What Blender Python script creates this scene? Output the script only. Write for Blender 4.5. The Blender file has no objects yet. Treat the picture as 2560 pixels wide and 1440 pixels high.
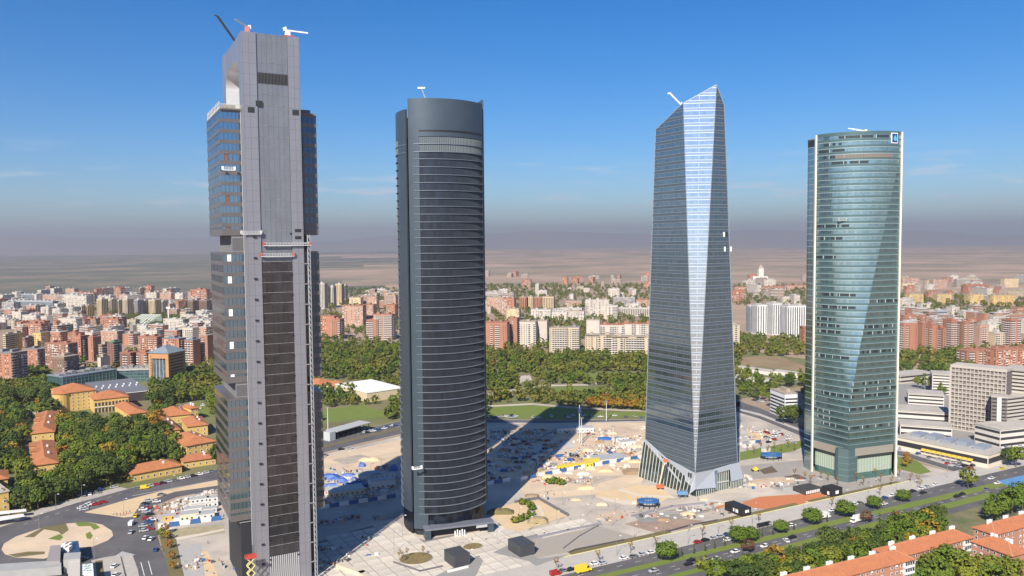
import bpy, math, random
from mathutils import Vector, Matrix

# ------------------------------------------------------------------ camera, sky, sun, exposure
SC = bpy.context.scene
COL = SC.collection
FPX, CX, CY = 2000.0, 1280.0, 720.0          # focal length and centre in pixels of the 2560x1440 photograph
PITCH, ROLL, CAMH = math.radians(3.29), 0.0087, 156.0
_f = Vector((0, math.cos(PITCH), -math.sin(PITCH)))
_u0 = Vector((0, math.sin(PITCH), math.cos(PITCH)))
_r0 = Vector((1, 0, 0))
CR = math.cos(ROLL) * _r0 - math.sin(ROLL) * _u0
CU = math.sin(ROLL) * _r0 + math.cos(ROLL) * _u0
cam = bpy.data.cameras.new('camera')
cam.sensor_width = 36.0
cam.lens = FPX / 2560.0 * 36.0
cam.clip_start = 1.0
cam.clip_end = 200000.0
camo = bpy.data.objects.new('camera', cam)
COL.objects.link(camo)
camo.matrix_world = Matrix((
    (CR.x, CU.x, -_f.x, 0), (CR.y, CU.y, -_f.y, 0), (CR.z, CU.z, -_f.z, CAMH), (0, 0, 0, 1)))
SC.camera = camo

SUN_EL = math.radians(37.5)
SUN_AZ = math.radians(198.0)                  # compass angle of the sun, 0 = straight ahead (+Y), clockwise
W = bpy.data.worlds.new('World')
SC.world = W
W.use_nodes = True
nt = W.node_tree
bg = nt.nodes['Background']
sky = nt.nodes.new('ShaderNodeTexSky')
sky.sky_type = 'NISHITA'
sky.sun_disc = False
sky.sun_elevation = SUN_EL
sky.sun_rotation = SUN_AZ
sky.altitude = 650
sky.air_density = 1.0
sky.dust_density = 0.6
sky.ozone_density = 3.0
hsv = nt.nodes.new('ShaderNodeHueSaturation')
hsv.inputs['Hue'].default_value = 0.497
hsv.inputs['Saturation'].default_value = 1.46
hsv.inputs['Value'].default_value = 1.0
nt.links.new(sky.outputs['Color'], hsv.inputs['Color'])
tint = nt.nodes.new('ShaderNodeMix')
tint.data_type = 'RGBA'
tint.blend_type = 'MULTIPLY'
tint.inputs['Factor'].default_value = 1.0
tint.inputs['B'].default_value = (.74, .88, 1.08, 1)
nt.links.new(hsv.outputs['Color'], tint.inputs['A'])
# faint low clouds in a belt just above the smog
tcw = nt.nodes.new('ShaderNodeTexCoord')
mpw = nt.nodes.new('ShaderNodeMapping')
mpw.inputs['Scale'].default_value = (5.0, 5.0, 34.0)
nzw = nt.nodes.new('ShaderNodeTexNoise')
nzw.inputs['Scale'].default_value = 2.2
nzw.inputs['Detail'].default_value = 8.0
nzw.inputs['Roughness'].default_value = 0.6
mrw = nt.nodes.new('ShaderNodeMapRange')
mrw.inputs['From Min'].default_value = 0.53
mrw.inputs['From Max'].default_value = 0.72
sxw = nt.nodes.new('ShaderNodeSeparateXYZ')
rpw = nt.nodes.new('ShaderNodeValToRGB')
rpw.color_ramp.elements[0].position = 0.02
rpw.color_ramp.elements[0].color = (0, 0, 0, 1)
rpw.color_ramp.elements[1].position = 0.055
rpw.color_ramp.elements[1].color = (.75, .75, .75, 1)
for pos, val in ((0.085, .35), (0.12, .0), (0.35, .0)):
    e = rpw.color_ramp.elements.new(pos)
    e.color = (val, val, val, 1)
mlw = nt.nodes.new('ShaderNodeMath')
mlw.operation = 'MULTIPLY'
clw = nt.nodes.new('ShaderNodeMix')
clw.data_type = 'RGBA'
clw.inputs['B'].default_value = (7.2, 7.4, 8.4, 1)
nt.links.new(tcw.outputs['Generated'], mpw.inputs['Vector'])
nt.links.new(mpw.outputs['Vector'], nzw.inputs['Vector'])
nt.links.new(nzw.outputs['Fac'], mrw.inputs['Value'])
nt.links.new(tcw.outputs['Generated'], sxw.inputs['Vector'])
nt.links.new(sxw.outputs['Z'], rpw.inputs['Fac'])
nt.links.new(rpw.outputs['Color'], mlw.inputs[0])
nt.links.new(mrw.outputs['Result'], mlw.inputs[1])
nt.links.new(mlw.outputs[0], clw.inputs['Factor'])
nt.links.new(tint.outputs['Result'], clw.inputs['A'])
nt.links.new(clw.outputs['Result'], bg.inputs['Color'])
bg.inputs['Strength'].default_value = 0.070

sd = bpy.data.lights.new('sun', 'SUN')
sd.energy = 4.8
sd.angle = math.radians(0.53)
sd.color = (1.0, 0.93, 0.82)
so = bpy.data.objects.new('sun', sd)
COL.objects.link(so)
SUNV = Vector((math.sin(SUN_AZ) * math.cos(SUN_EL), math.cos(SUN_AZ) * math.cos(SUN_EL), math.sin(SUN_EL)))
so.rotation_euler = SUNV.to_track_quat('Z', 'Y').to_euler()
so.location = (-60, -60, 400)

SC.view_settings.view_transform = 'Standard'
SC.view_settings.look = 'None'
SC.view_settings.gamma = 1.0
SC.view_settings.exposure = 0.76
SC.view_settings.use_curve_mapping = False
SC.render.engine = 'CYCLES'
SC.cycles.use_denoising = True
SC.cycles.max_bounces = 5
SC.cycles.diffuse_bounces = 2
SC.cycles.glossy_bounces = 3
SC.cycles.transmission_bounces = 2
SC.cycles.volume_bounces = 0
SC.cycles.transparent_max_bounces = 4

# ------------------------------------------------------------------ helpers
RND = random.Random(7)


def at(x, y, z=0.0):
    """the point of height z seen at pixel (x, y) of the 2560x1440 photograph"""
    d = _f + CR * ((x - CX) / FPX) - CU * ((y - CY) / FPX)
    t = (z - CAMH) / d.z
    return Vector((0, 0, CAMH)) + d * t


def pix(p):
    q = Vector(p) - Vector((0, 0, CAMH))
    w = q.dot(_f)
    return CX + FPX * q.dot(CR) / w, CY - FPX * q.dot(CU) / w


def g2(x, y, z=0.0):
    p = at(x, y, z)
    return (p.x, p.y)


class MB:
    """collects faces; build() links them as one mesh object"""

    def __init__(self):
        self.v, self.f, self.m = [], [], []

    def face(self, pts, mi=0):
        n = len(self.v)
        self.v += [tuple(p) for p in pts]
        self.f.append(tuple(range(n, n + len(pts))))
        self.m.append(mi)
        return self

    def box(self, x0, x1, y0, y1, z0, z1, mi=0, bottom=True, top_mi=None):
        return self.prism([(x0, y0), (x1, y0), (x1, y1), (x0, y1)], z0, z1, mi, bottom, top_mi)

    def prism(self, poly, z0, z1, mi=0, bottom=True, top_mi=None, top=True):
        n, k = len(poly), len(self.v)
        self.v += [(p[0], p[1], z0) for p in poly] + [(p[0], p[1], z1) for p in poly]
        for i in range(n):
            j = (i + 1) % n
            self.f.append((k + i, k + j, k + n + j, k + n + i))
            self.m.append(mi)
        if top:
            self.f.append(tuple(k + n + i for i in range(n)))
            self.m.append(mi if top_mi is None else top_mi)
        if bottom:
            self.f.append(tuple(k + i for i in reversed(range(n))))
            self.m.append(mi)
        return self

    def obox(self, c, ax, lx, ly, z0, z1, mi=0, top_mi=None):
        """box centred on c (x, y), its long axis turned by ax radians"""
        ca, sa = math.cos(ax), math.sin(ax)
        P = [(c[0] + ca * a - sa * b, c[1] + sa * a + ca * b)
             for a, b in ((-lx / 2, -ly / 2), (lx / 2, -ly / 2), (lx / 2, ly / 2), (-lx / 2, ly / 2))]
        return self.prism(P, z0, z1, mi, True, top_mi)

    def bar(self, a, b, w, h=None, mi=0, sides=4, w2=None):
        """straight bar from a to b, square or round section"""
        a, b = Vector(a), Vector(b)
        d = (b - a).normalized()
        s = d.cross(Vector((0, 0, 1)))
        if s.length < 1e-3:
            s = Vector((1, 0, 0))
        s.normalize()
        t = s.cross(d)
        h = w if h is None else h
        w2 = w if w2 is None else w2
        k = len(self.v)
        for p, q in ((a, 1.0), (b, w2 / w)):
            for i in range(sides):
                an = 2 * math.pi * (i + .5) / sides
                r = math.sqrt(2) if sides == 4 else 1.0
                self.v.append(tuple(p + s * (math.cos(an) * w * .5 * r * q) + t * (math.sin(an) * h * .5 * r * q)))
        for i in range(sides):
            j = (i + 1) % sides
            self.f.append((k + i, k + j, k + sides + j, k + sides + i))
            self.m.append(mi)
        self.f.append(tuple(k + i for i in reversed(range(sides))))
        self.m.append(mi)
        self.f.append(tuple(k + sides + i for i in range(sides)))
        self.m.append(mi)
        return self

    def wallstrip(self, path, z0, z1, mi=0, closed=False, off=0.0):
        """vertical faces along a path of (x, y)"""
        n = len(path)
        for i in range(n if closed else n - 1):
            a, b = path[i], path[(i + 1) % n]
            self.face([(a[0], a[1], z0), (b[0], b[1], z0), (b[0], b[1], z1), (a[0], a[1], z1)], mi)
        return self

    def mesh(self, name, mats, smooth=False):
        me = bpy.data.meshes.new(name)
        me.from_pydata(self.v, [], self.f)
        for m in (mats if isinstance(mats, (list, tuple)) else [mats]):
            me.materials.append(m)
        if any(self.m):
            me.polygons.foreach_set('material_index', self.m)
        if smooth:
            me.polygons.foreach_set('use_smooth', [True] * len(self.f))
        me.update()
        return me

    def build(self, name, mats, parent=None, smooth=False, kind=None, label=None):
        o = bpy.data.objects.new(name, self.mesh(name, mats, smooth))
        COL.objects.link(o)
        if parent is not None:
            o.parent = parent
        if kind:
            o['kind'] = kind
        if label:
            o['label'] = label
        return o


def tag(o, label, cat, group=None):
    o['label'] = label
    o['category'] = cat
    if group:
        o['group'] = group
    return o


def thing(name, label, cat, loc=(0, 0, 0), rz=0.0, group=None):
    o = bpy.data.objects.new(name, None)
    COL.objects.link(o)
    o.empty_display_size = 1.0
    o.location = loc
    o.rotation_euler = (0, 0, rz)
    return tag(o, label, cat, group)


def inst(name, mesh, parent=None, loc=(0, 0, 0), rz=0.0, scale=None):
    o = bpy.data.objects.new(name, mesh)
    COL.objects.link(o)
    if parent is not None:
        o.parent = parent
    o.location = loc
    o.rotation_euler = (0, 0, rz)
    if scale is not None:
        o.scale = scale
    return o


def copy_tree(o, parent=None):
    c = o.copy()
    COL.objects.link(c)
    c.parent = parent
    for ch in o.children:
        copy_tree(ch, c)
    return c


ORD = ['first', 'second', 'third', 'fourth', 'fifth', 'sixth', 'seventh', 'eighth', 'ninth', 'tenth', 'eleventh',
       'twelfth', 'thirteenth', 'fourteenth', 'fifteenth', 'sixteenth', 'seventeenth', 'eighteenth', 'nineteenth',
       'twentieth', 'twenty-first', 'twenty-second', 'twenty-third', 'twenty-fourth', 'twenty-fifth', 'twenty-sixth',
       'twenty-seventh', 'twenty-eighth', 'twenty-ninth', 'thirtieth']


_T = ['twenty', 'thirty', 'forty', 'fifty', 'sixty', 'seventy', 'eighty', 'ninety']
_TT = ['twentieth', 'thirtieth', 'fortieth', 'fiftieth', 'sixtieth', 'seventieth', 'eightieth', 'ninetieth']


def nth(i):
    """1 -> first, 42 -> forty-second"""
    if i <= 19:
        return ORD[i - 1]
    if i >= 100:
        return 'hundred-and-' + nth(i - 100) if i > 100 else 'hundredth'
    return _TT[i // 10 - 2] if i % 10 == 0 else _T[i // 10 - 2] + '-' + ORD[i % 10 - 1]


def count_off(things, marks, fmt):
    """labels that count alike things from the left, around the nearest of some landmarks (px, py, phrase)"""
    lots = {}
    for o, base in things:
        x, y = pix(o.location)
        m = min(marks, key=lambda q: math.hypot(q[0] - x, (q[1] - y) * 1.6))[2]
        lots.setdefault((base, m), []).append((x, o))
    for (base, m), L in lots.items():
        L.sort(key=lambda q: q[0])
        for i, (x, o) in enumerate(L):
            o['label'] = (fmt if len(L) > 1 else fmt.replace('{n} ', '').replace(' from left', '')).format(n=nth(i + 1), base=base, m=m)


def circle(cx, cy, r, n=24, ry=None, rot=0.0):
    ry = r if ry is None else ry
    ca, sa = math.cos(rot), math.sin(rot)
    P = []
    for i in range(n):
        a = 2 * math.pi * i / n
        x, y = r * math.cos(a), ry * math.sin(a)
        P.append((cx + ca * x - sa * y, cy + sa * x + ca * y))
    return P


def arc(a, b, sag, n=24):
    """points of an arc from a to b bulging by sag to the right of a->b"""
    a, b = Vector(a), Vector(b)
    L = (b - a).length
    d = (b - a) / L
    nrm = Vector((d.y, -d.x))
    R = (L * L / 4 + sag * sag) / (2 * sag)
    c = (a + b) / 2 + nrm * (sag - R)
    a0 = math.atan2(a.y - c.y, a.x - c.x)
    a1 = math.atan2(b.y - c.y, b.x - c.x)
    if a1 < a0:
        a1 += 2 * math.pi
    return [(c.x + R * math.cos(a0 + (a1 - a0) * i / n), c.y + R * math.sin(a0 + (a1 - a0) * i / n)) for i in range(n + 1)]


def offset_path(path, d, closed=False):
    """path moved by d to the right of its direction"""
    n = len(path)
    out = []
    for i in range(n):
        if closed:
            a, b = path[i - 1], path[(i + 1) % n]
        else:
            a, b = path[max(i - 1, 0)], path[min(i + 1, n - 1)]
        t = Vector((b[0] - a[0], b[1] - a[1])).normalized()
        out.append((path[i][0] + t.y * d, path[i][1] - t.x * d))
    return out


# ------------------------------------------------------------------ materials
MATS = {}


def mat(name, col, rough=0.8, metal=0.0, noise=0.0, nscale=1.0, col2=None, spec=None, bump=0.0, bscale=None, objrand=0.0,
        detail=5.0, stretch=None, contrast=(0.3, 0.7)):
    """principled material; optional noise mix towards col2 (or a darker col) in object space"""
    if name in MATS:
        return MATS[name]
    m = bpy.data.materials.new(name)
    m.use_nodes = True
    n = m.node_tree
    p = n.nodes['Principled BSDF']
    p.inputs['Roughness'].default_value = rough
    p.inputs['Metallic'].default_value = metal
    if spec is not None:
        p.inputs['Specular IOR Level'].default_value = spec
    col = tuple(col) + (1,)
    p.inputs['Base Color'].default_value = col
    src = None
    if noise or bump:
        tc = n.nodes.new('ShaderNodeTexCoord')
        vec = tc.outputs['Object']
        if stretch:
            mp = n.nodes.new('ShaderNodeMapping')
            mp.inputs['Scale'].default_value = stretch
            n.links.new(vec, mp.inputs['Vector'])
            vec = mp.outputs['Vector']
        nz = n.nodes.new('ShaderNodeTexNoise')
        nz.inputs['Scale'].default_value = nscale
        nz.inputs['Detail'].default_value = detail
        nz.inputs['Roughness'].default_value = 0.62
        n.links.new(vec, nz.inputs['Vector'])
    if noise:
        mr = n.nodes.new('ShaderNodeMapRange')
        mr.inputs['From Min'].default_value = contrast[0]
        mr.inputs['From Max'].default_value = contrast[1]
        mr.inputs['To Max'].default_value = noise
        n.links.new(nz.outputs['Fac'], mr.inputs['Value'])
        mx = n.nodes.new('ShaderNodeMix')
        mx.data_type = 'RGBA'
        mx.inputs['A'].default_value = col
        c2 = tuple(c * 0.45 for c in col[:3]) if col2 is None else tuple(col2)
        mx.inputs['B'].default_value = c2 + (1,)
        n.links.new(mr.outputs['Result'], mx.inputs['Factor'])
        src = mx.outputs['Result']
    if objrand:
        oi = n.nodes.new('ShaderNodeObjectInfo')
        mr2 = n.nodes.new('ShaderNodeMapRange')
        mr2.inputs['To Min'].default_value = 1 - objrand
        mr2.inputs['To Max'].default_value = 1 + objrand
        n.links.new(oi.outputs['Random'], mr2.inputs['Value'])
        vm = n.nodes.new('ShaderNodeVectorMath')
        vm.operation = 'SCALE'
        if src is None:
            vm.inputs[0].default_value = col[:3]
        else:
            n.links.new(src, vm.inputs[0])
        n.links.new(mr2.outputs['Result'], vm.inputs['Scale'])
        src = vm.outputs['Vector']
    if src is not None:
        n.links.new(src, p.inputs['Base Color'])
    if bump:
        bp = n.nodes.new('ShaderNodeBump')
        bp.inputs['Strength'].default_value = bump
        bp.inputs['Distance'].default_value = 0.3
        n.links.new(nz.outputs['Fac'], bp.inputs['Height'])
        n.links.new(bp.outputs['Normal'], p.inputs['Normal'])
    MATS[name] = m
    return m


def glass(name, refl, dark, rough=0.06, mixf=0.45, cell=None, var=0.35, wob=0.0):
    """coated facade glass: mirror-like tinted reflection over a dark room behind it; panes differ a little"""
    m = bpy.data.materials.new(name)
    m.use_nodes = True
    n = m.node_tree
    out = n.nodes['Material Output']
    p = n.nodes['Principled BSDF']
    p.inputs['Base Color'].default_value = tuple(dark) + (1,)
    p.inputs['Roughness'].default_value = 0.5
    p.inputs['Specular IOR Level'].default_value = 0.2
    gl = n.nodes.new('ShaderNodeBsdfGlossy')
    gl.inputs['Roughness'].default_value = rough
    gl.inputs['Color'].default_value = tuple(refl) + (1,)
    lw = n.nodes.new('ShaderNodeLayerWeight')
    lw.inputs['Blend'].default_value = 0.25
    mr = n.nodes.new('ShaderNodeMapRange')
    mr.inputs['To Min'].default_value = mixf
    mr.inputs['To Max'].default_value = 1.0
    n.links.new(lw.outputs['Fresnel'], mr.inputs['Value'])
    mx = n.nodes.new('ShaderNodeMixShader')
    n.links.new(mr.outputs['Result'], mx.inputs['Fac'])
    n.links.new(p.outputs['BSDF'], mx.inputs[1])
    n.links.new(gl.outputs['BSDF'], mx.inputs[2])
    n.links.new(mx.outputs['Shader'], out.inputs['Surface'])
    if cell:
        tc = n.nodes.new('ShaderNodeTexCoord')
        mp = n.nodes.new('ShaderNodeMapping')
        mp.inputs['Scale'].default_value = (1 / cell[0], 1 / cell[1], 1 / cell[2])
        n.links.new(tc.outputs['Object'], mp.inputs['Vector'])
        fl = n.nodes.new('ShaderNodeVectorMath')
        fl.operation = 'FLOOR'
        n.links.new(mp.outputs['Vector'], fl.inputs[0])
        wn = n.nodes.new('ShaderNodeTexWhiteNoise')
        n.links.new(fl.outputs['Vector'], wn.inputs['Vector'])
        m2 = n.nodes.new('ShaderNodeMapRange')
        m2.inputs['To Min'].default_value = 1 - var
        m2.inputs['To Max'].default_value = 1 + var
        n.links.new(wn.outputs['Value'], m2.inputs['Value'])
        vm = n.nodes.new('ShaderNodeVectorMath')
        vm.operation = 'SCALE'
        vm.inputs[0].default_value = dark
        n.links.new(m2.outputs['Result'], vm.inputs['Scale'])
        n.links.new(vm.outputs['Vector'], p.inputs['Base Color'])
        m3 = n.nodes.new('ShaderNodeMapRange')
        m3.inputs['To Min'].default_value = 1 - var * .5
        m3.inputs['To Max'].default_value = 1.0
        n.links.new(wn.outputs['Value'], m3.inputs['Value'])
        vm2 = n.nodes.new('ShaderNodeVectorMath')
        vm2.operation = 'SCALE'
        vm2.inputs[0].default_value = refl
        n.links.new(m3.outputs['Result'], vm2.inputs['Scale'])
        n.links.new(vm2.outputs['Vector'], gl.inputs['Color'])
    MATS[name] = m
    return m

# ------------------------------------------------------------------ ground, roads, plaza
A_ROAD = math.radians(30.6)
UX, VX = Vector((math.cos(A_ROAD), math.sin(A_ROAD))), Vector((-math.sin(A_ROAD), math.cos(A_ROAD)))

ground_m = mat('dry_ground', (.42, .285, .20), .95, noise=1, nscale=.0016, col2=(.20, .165, .105), detail=9, contrast=(.38, .62))
sand_m = mat('sand', (.64, .49, .335), .95, noise=.8, nscale=.05, col2=(.46, .36, .255), detail=8, bump=.15)
sand2_m = mat('sand_orange', (.62, .46, .27), .95, noise=.6, nscale=.1, col2=(.5, .37, .235), bump=.15)
site_m = mat('site_dust', (.56, .48, .39), .95, noise=1, nscale=.04, col2=(.30, .27, .24), detail=9, bump=.15)
asph_m = mat('asphalt', (.075, .071, .078), .9, noise=.9, nscale=.05, col2=(.135, .125, .122), detail=7, stretch=(1, 1, 1))
pave_m = mat('pavement', (.45, .405, .355), .9, noise=.5, nscale=.3, col2=(.26, .245, .225), detail=7)
slab_m = mat('concrete_slab', (.62, .555, .47), .85, noise=.8, nscale=.12, col2=(.46, .415, .355), objrand=.1, detail=7)
joint_m = mat('slab_joint', (.22, .20, .18), .9)
grass_m = mat('grass', (.115, .18, .022), .95, noise=.8, nscale=.12, col2=(.18, .185, .035), detail=8, bump=.3)
grassdry_m = mat('dry_grass', (.13, .115, .04), .95, noise=.9, nscale=.15, col2=(.17, .13, .065), detail=8, bump=.3)
parkg_m = mat('park_floor', (.10, .14, .03), .95, noise=1, nscale=.015, col2=(.22, .17, .09), detail=9)
kerb_m = mat('kerb_stone', (.42, .40, .37), .9)
mark_m = mat('road_paint', (.62, .62, .60), .8)
clay_m = mat('orange_clay', (.50, .16, .055), .9, noise=.6, nscale=.2, col2=(.42, .17, .08))


def zone(name, px, m, z, label=None, kind='structure', thick=None):
    P = [g2(x, y) for x, y in px]
    mb = MB()
    if thick:
        mb.prism(P, 0.0, z)
    else:
        mb.face([(p[0], p[1], z) for p in P])
    o = mb.build(name, m, kind=kind)
    if label:
        o['label'] = label
    return o


# ground sheet: fine near the towers, rolling up into plains and hills far off
def hill(x, y):
    d = math.hypot(x, y)
    if d < 5200:
        return 0.0
    k = min((d - 5200) / 9000.0, 1.0)
    a = math.atan2(x, y)
    n = math.sin(a * 9 + 1) * .5 + math.sin(a * 23 + d * .0006) * .3 + math.sin(x * .00055 + 2) * math.cos(y * .0005) * .6
    right = max(0.0, min(1.0, (a + .62) / .9))
    z = k * k * (8 + 14 * right + 12 * n)
    if d > 15000:
        q = min((d - 15000) / 13000.0, 1.0)
        z += q * q * (400 + 90 * math.sin(a * 7 + .6) + 40 * math.sin(a * 31) + 70 * math.sin(a * 15 + 2.2) + 25 * math.sin(a * 67))
    return z


mb = MB()
NA, rings = 240, [0, 120, 600, 2500, 3000, 3600, 4300, 5200, 5900, 6700, 7600, 8600, 9800, 11200, 12800, 14500, 16500, 18500, 20500, 22500, 24500, 27000, 30000]
mb.v.append((0, 0, 0))
for r in rings[1:]:
    for i in range(NA):
        a = 2 * math.pi * i / NA if False else -math.pi + 2 * math.pi * i / NA
        x, y = r * math.sin(a), r * math.cos(a)
        mb.v.append((x, y, hill(x, y)))
for i in range(NA):
    mb.f.append((0, 1 + (i + 1) % NA, 1 + i))
for k in range(len(rings) - 2):
    b0, b1 = 1 + k * NA, 1 + (k + 1) * NA
    for i in range(NA):
        j = (i + 1) % NA
        mb.f.append((b0 + i, b0 + j, b1 + j, b1 + i))
cut = NA * (1 + [i for i, r in enumerate(rings) if r >= 14500][0] - 1)
mb.m = [0] * len(mb.f)
far = MB()
far.v, far.f, far.m = list(mb.v), mb.f[cut:], [0] * (len(mb.f) - cut)
mb.f, mb.m = mb.f[:cut], mb.m[:cut]
for i, f in enumerate(mb.f):
    cx, cy = sum(mb.v[k][0] for k in f) / len(f), sum(mb.v[k][1] for k in f) / len(f)
    if math.hypot(cx, cy) > 2500 and math.atan2(cx, cy) < -.17 + .07 * math.sin(cy * .0011) and cy > 0:
        mb.m[i] = 1
mb.build('ground', [ground_m, mat('heath', (.11, .11, .075), .95, noise=1, nscale=.0016, col2=(.28, .205, .135), detail=9, contrast=(.45, .7))], kind='structure', smooth=True)
far.build('mountains', mat('scrub', (.20, .185, .16), .95, noise=1, nscale=.0009, col2=(.28, .235, .19), detail=9), kind='structure', smooth=True)

# parkland and woods floors
zone('park_ground', [(520, 915), (780, 850), (1000, 862), (1210, 880), (1640, 890), (1860, 875), (2030, 900), (2030, 960), (1840, 1000), (1760, 1030), (1620, 1048), (1400, 1051), (1210, 1050), (1000, 1054), (795, 1100), (540, 1172)], parkg_m, .03)
zone('wood_ground', [(-300, 935), (150, 925), (520, 915), (545, 1172), (320, 1221), (190, 1256), (112, 1281), (0, 1316), (-300, 1400)], parkg_m, .035)
zone('park_lawn', [(1300, 1010), (1420, 1018), (1500, 1030), (1610, 1030), (1615, 1042), (1400, 1046), (1215, 1044), (1215, 1015)], grass_m, .05)
zone('park_lawn', [(1370, 970), (1440, 966), (1520, 974), (1500, 982), (1400, 982)], grass_m, .05)
zone('sports_pitch', [(796, 1026), (905, 1012), (965, 1030), (955, 1044), (880, 1048), (796, 1060)], grass_m, .055)
zone('dry_lawn', [(796, 1062), (890, 1052), (885, 1064), (796, 1090)], grassdry_m, .05)
zone('sand_field', [(1832, 898), (1905, 889), (1950, 892), (2030, 922), (2030, 932), (1900, 915), (1838, 925)], mat('brown_field', (.30, .21, .11), .95, noise=.5, nscale=.03), .06)
zone('running_path', [(1835, 925), (1900, 920), (2030, 945), (2030, 955), (1890, 935), (1835, 935)], site_m, .065)
zone('wood_lawn', [(330, 1045), (430, 1015), (520, 1005), (530, 1040), (440, 1040)], grass_m, .05)

# paths winding through the park
for pts in ([(1215, 985), (1290, 972), (1370, 962), (1470, 960), (1560, 948), (1625, 946), (1625, 949), (1560, 952), (1470, 964), (1370, 966), (1290, 977), (1215, 990)], [(1300, 940), (1325, 938), (1330, 950), (1300, 958)],
            [(1375, 984), (1440, 986), (1530, 979), (1532, 982), (1440, 990), (1375, 988)], [(1215, 1014), (1330, 1008), (1420, 1016), (1560, 1024), (1620, 1026), (1620, 1029), (1560, 1028), (1420, 1020), (1330, 1012), (1215, 1018)],
            [(797, 900), (900, 888), (990, 893), (990, 897), (900, 892), (797, 906)], [(797, 930), (880, 925), (985, 935), (985, 939), (880, 930), (797, 936)]):
    zone('park_path', pts, site_m, .06)
zone('park_lawn', [(1440, 938), (1540, 930), (1610, 938), (1560, 946), (1470, 952)], grass_m, .05)

# the building site around the towers
zone('building_site', [(390, 1290), (440, 1246), (545, 1222), (795, 1140), (1000, 1090), (1210, 1058), (1620, 1052), (1760, 1043), (1850, 1020), (2020, 1100), (2260, 1150), (2440, 1195),
                       (2157, 1231), (1322, 1416), (1000, 1500), (470, 1500), (420, 1420), (398, 1340)], site_m, .04)
zone('sand_flat', [(797, 1145), (1000, 1098), (1003, 1140), (985, 1165), (930, 1172), (797, 1180)], sand_m, .06)
zone('sand_flat', [(1300, 1195), (1430, 1170), (1612, 1145), (1612, 1190), (1600, 1215), (1500, 1235), (1380, 1245), (1300, 1232)], sand_m, .06)
zone('sand_flat', [(1485, 1232), (1560, 1212), (1640, 1215), (1680, 1240), (1640, 1262), (1540, 1258), (1490, 1244)], sand2_m, .075)
zone('sand_flat', [(1215, 1062), (1620, 1056), (1612, 1140), (1450, 1165), (1300, 1195), (1215, 1200)], sand_m, .055)
zone('earth_patch', [(1560, 1120), (1612, 1108), (1612, 1130), (1570, 1134)], site_m, .07)
zone('earth_patch', [(1870, 1085), (1905, 1078), (1935, 1090), (1890, 1105)], sand2_m, .07)
zone('garden_lawn', [(1850, 1130), (2000, 1102), (2018, 1112), (1985, 1128), (1850, 1152)], grass_m, .07)
zone('grey_yard', [(1290, 1352), (1460, 1310), (1500, 1316), (1600, 1345), (1420, 1380), (1330, 1395)], mat('grey_dust', (.31, .29, .265), .95, noise=.6, nscale=.12, col2=(.36, .28, .2), bump=.1), .06)
zone('red_earth', [(1560, 1310), (1640, 1290), (1760, 1302), (1720, 1322), (1640, 1332)], mat('red_earth', (.36, .255, .19), .95, noise=.6, nscale=.15), .065)
zone('sunken_ramp', [(1585, 1290), (1750, 1262), (1800, 1272), (1670, 1304), (1600, 1306)], mat('ramp_grey', (.27, .26, .25), .9, noise=.4, nscale=.2), .08)
zone('orange_ground', [(1835, 1262), (1900, 1242), (2058, 1232), (2066, 1243), (1952, 1275), (1900, 1272)], clay_m, .08)
zone('orange_ground', [(1782, 1264), (1815, 1256), (1822, 1264), (1795, 1272)], clay_m, .08)

for k, pts in enumerate(([(1225, 1090), (1330, 1075), (1400, 1078), (1380, 1100), (1260, 1118)], [(1330, 1120), (1430, 1100), (1440, 1118), (1350, 1145)], [(1480, 1075), (1560, 1066), (1600, 1078), (1520, 1092)], [(1400, 1205), (1480, 1190), (1560, 1190), (1480, 1214)],
                         [(1700, 1262), (1790, 1248), (1830, 1256), (1760, 1275)], [(1480, 1290), (1540, 1276), (1570, 1290), (1520, 1306)], [(830, 1150), (900, 1136), (940, 1146), (860, 1162)], [(440, 1282), (500, 1262), (540, 1258), (480, 1280)], [(1870, 1200), (1960, 1192), (1990, 1206), (1900, 1216)])):
    zone('graded_patch', pts, [mat('patch_dark', (.30, .25, .205), .95, noise=1, nscale=.12, col2=(.48, .40, .32), bump=.2), mat('patch_grey', (.40, .385, .365), .95, noise=1, nscale=.1, col2=(.55, .49, .42), bump=.2), mat('patch_rust', (.42, .30, .20), .95, noise=1, nscale=.12, col2=(.56, .44, .33), bump=.2)][k % 3], .0813 + .0007 * k)
# wheel tracks across the dust
for k, pts in enumerate(([(1300, 1240), (1420, 1222), (1540, 1222), (1640, 1200)], [(1480, 1300), (1600, 1282), (1740, 1240), (1850, 1222)], [(1215, 1140), (1320, 1110), (1440, 1098), (1600, 1072)], [(1300, 1252), (1480, 1258), (1560, 1280), (1700, 1282)], [(800, 1170), (900, 1150), (1000, 1130)], [(1380, 1090), (1480, 1120), (1600, 1098)])):
    P = [Vector(g2(*p)) for p in pts]
    tr = MB()
    for a, b in zip(P[:-1], P[1:]):
        d = (b - a).normalized()
        nn = Vector((-d.y, d.x))
        for off in (-1.3, 1.3):
            c = (a + b) / 2 + nn * off
            tr.obox(c, math.atan2(d.y, d.x), (b - a).length, .9, .03, .105)
    tr.build('wheel_track', mat('rut', (.36, .30, .24), .95, noise=1, nscale=.5, col2=(.5, .42, .33)), kind='structure')

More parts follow.
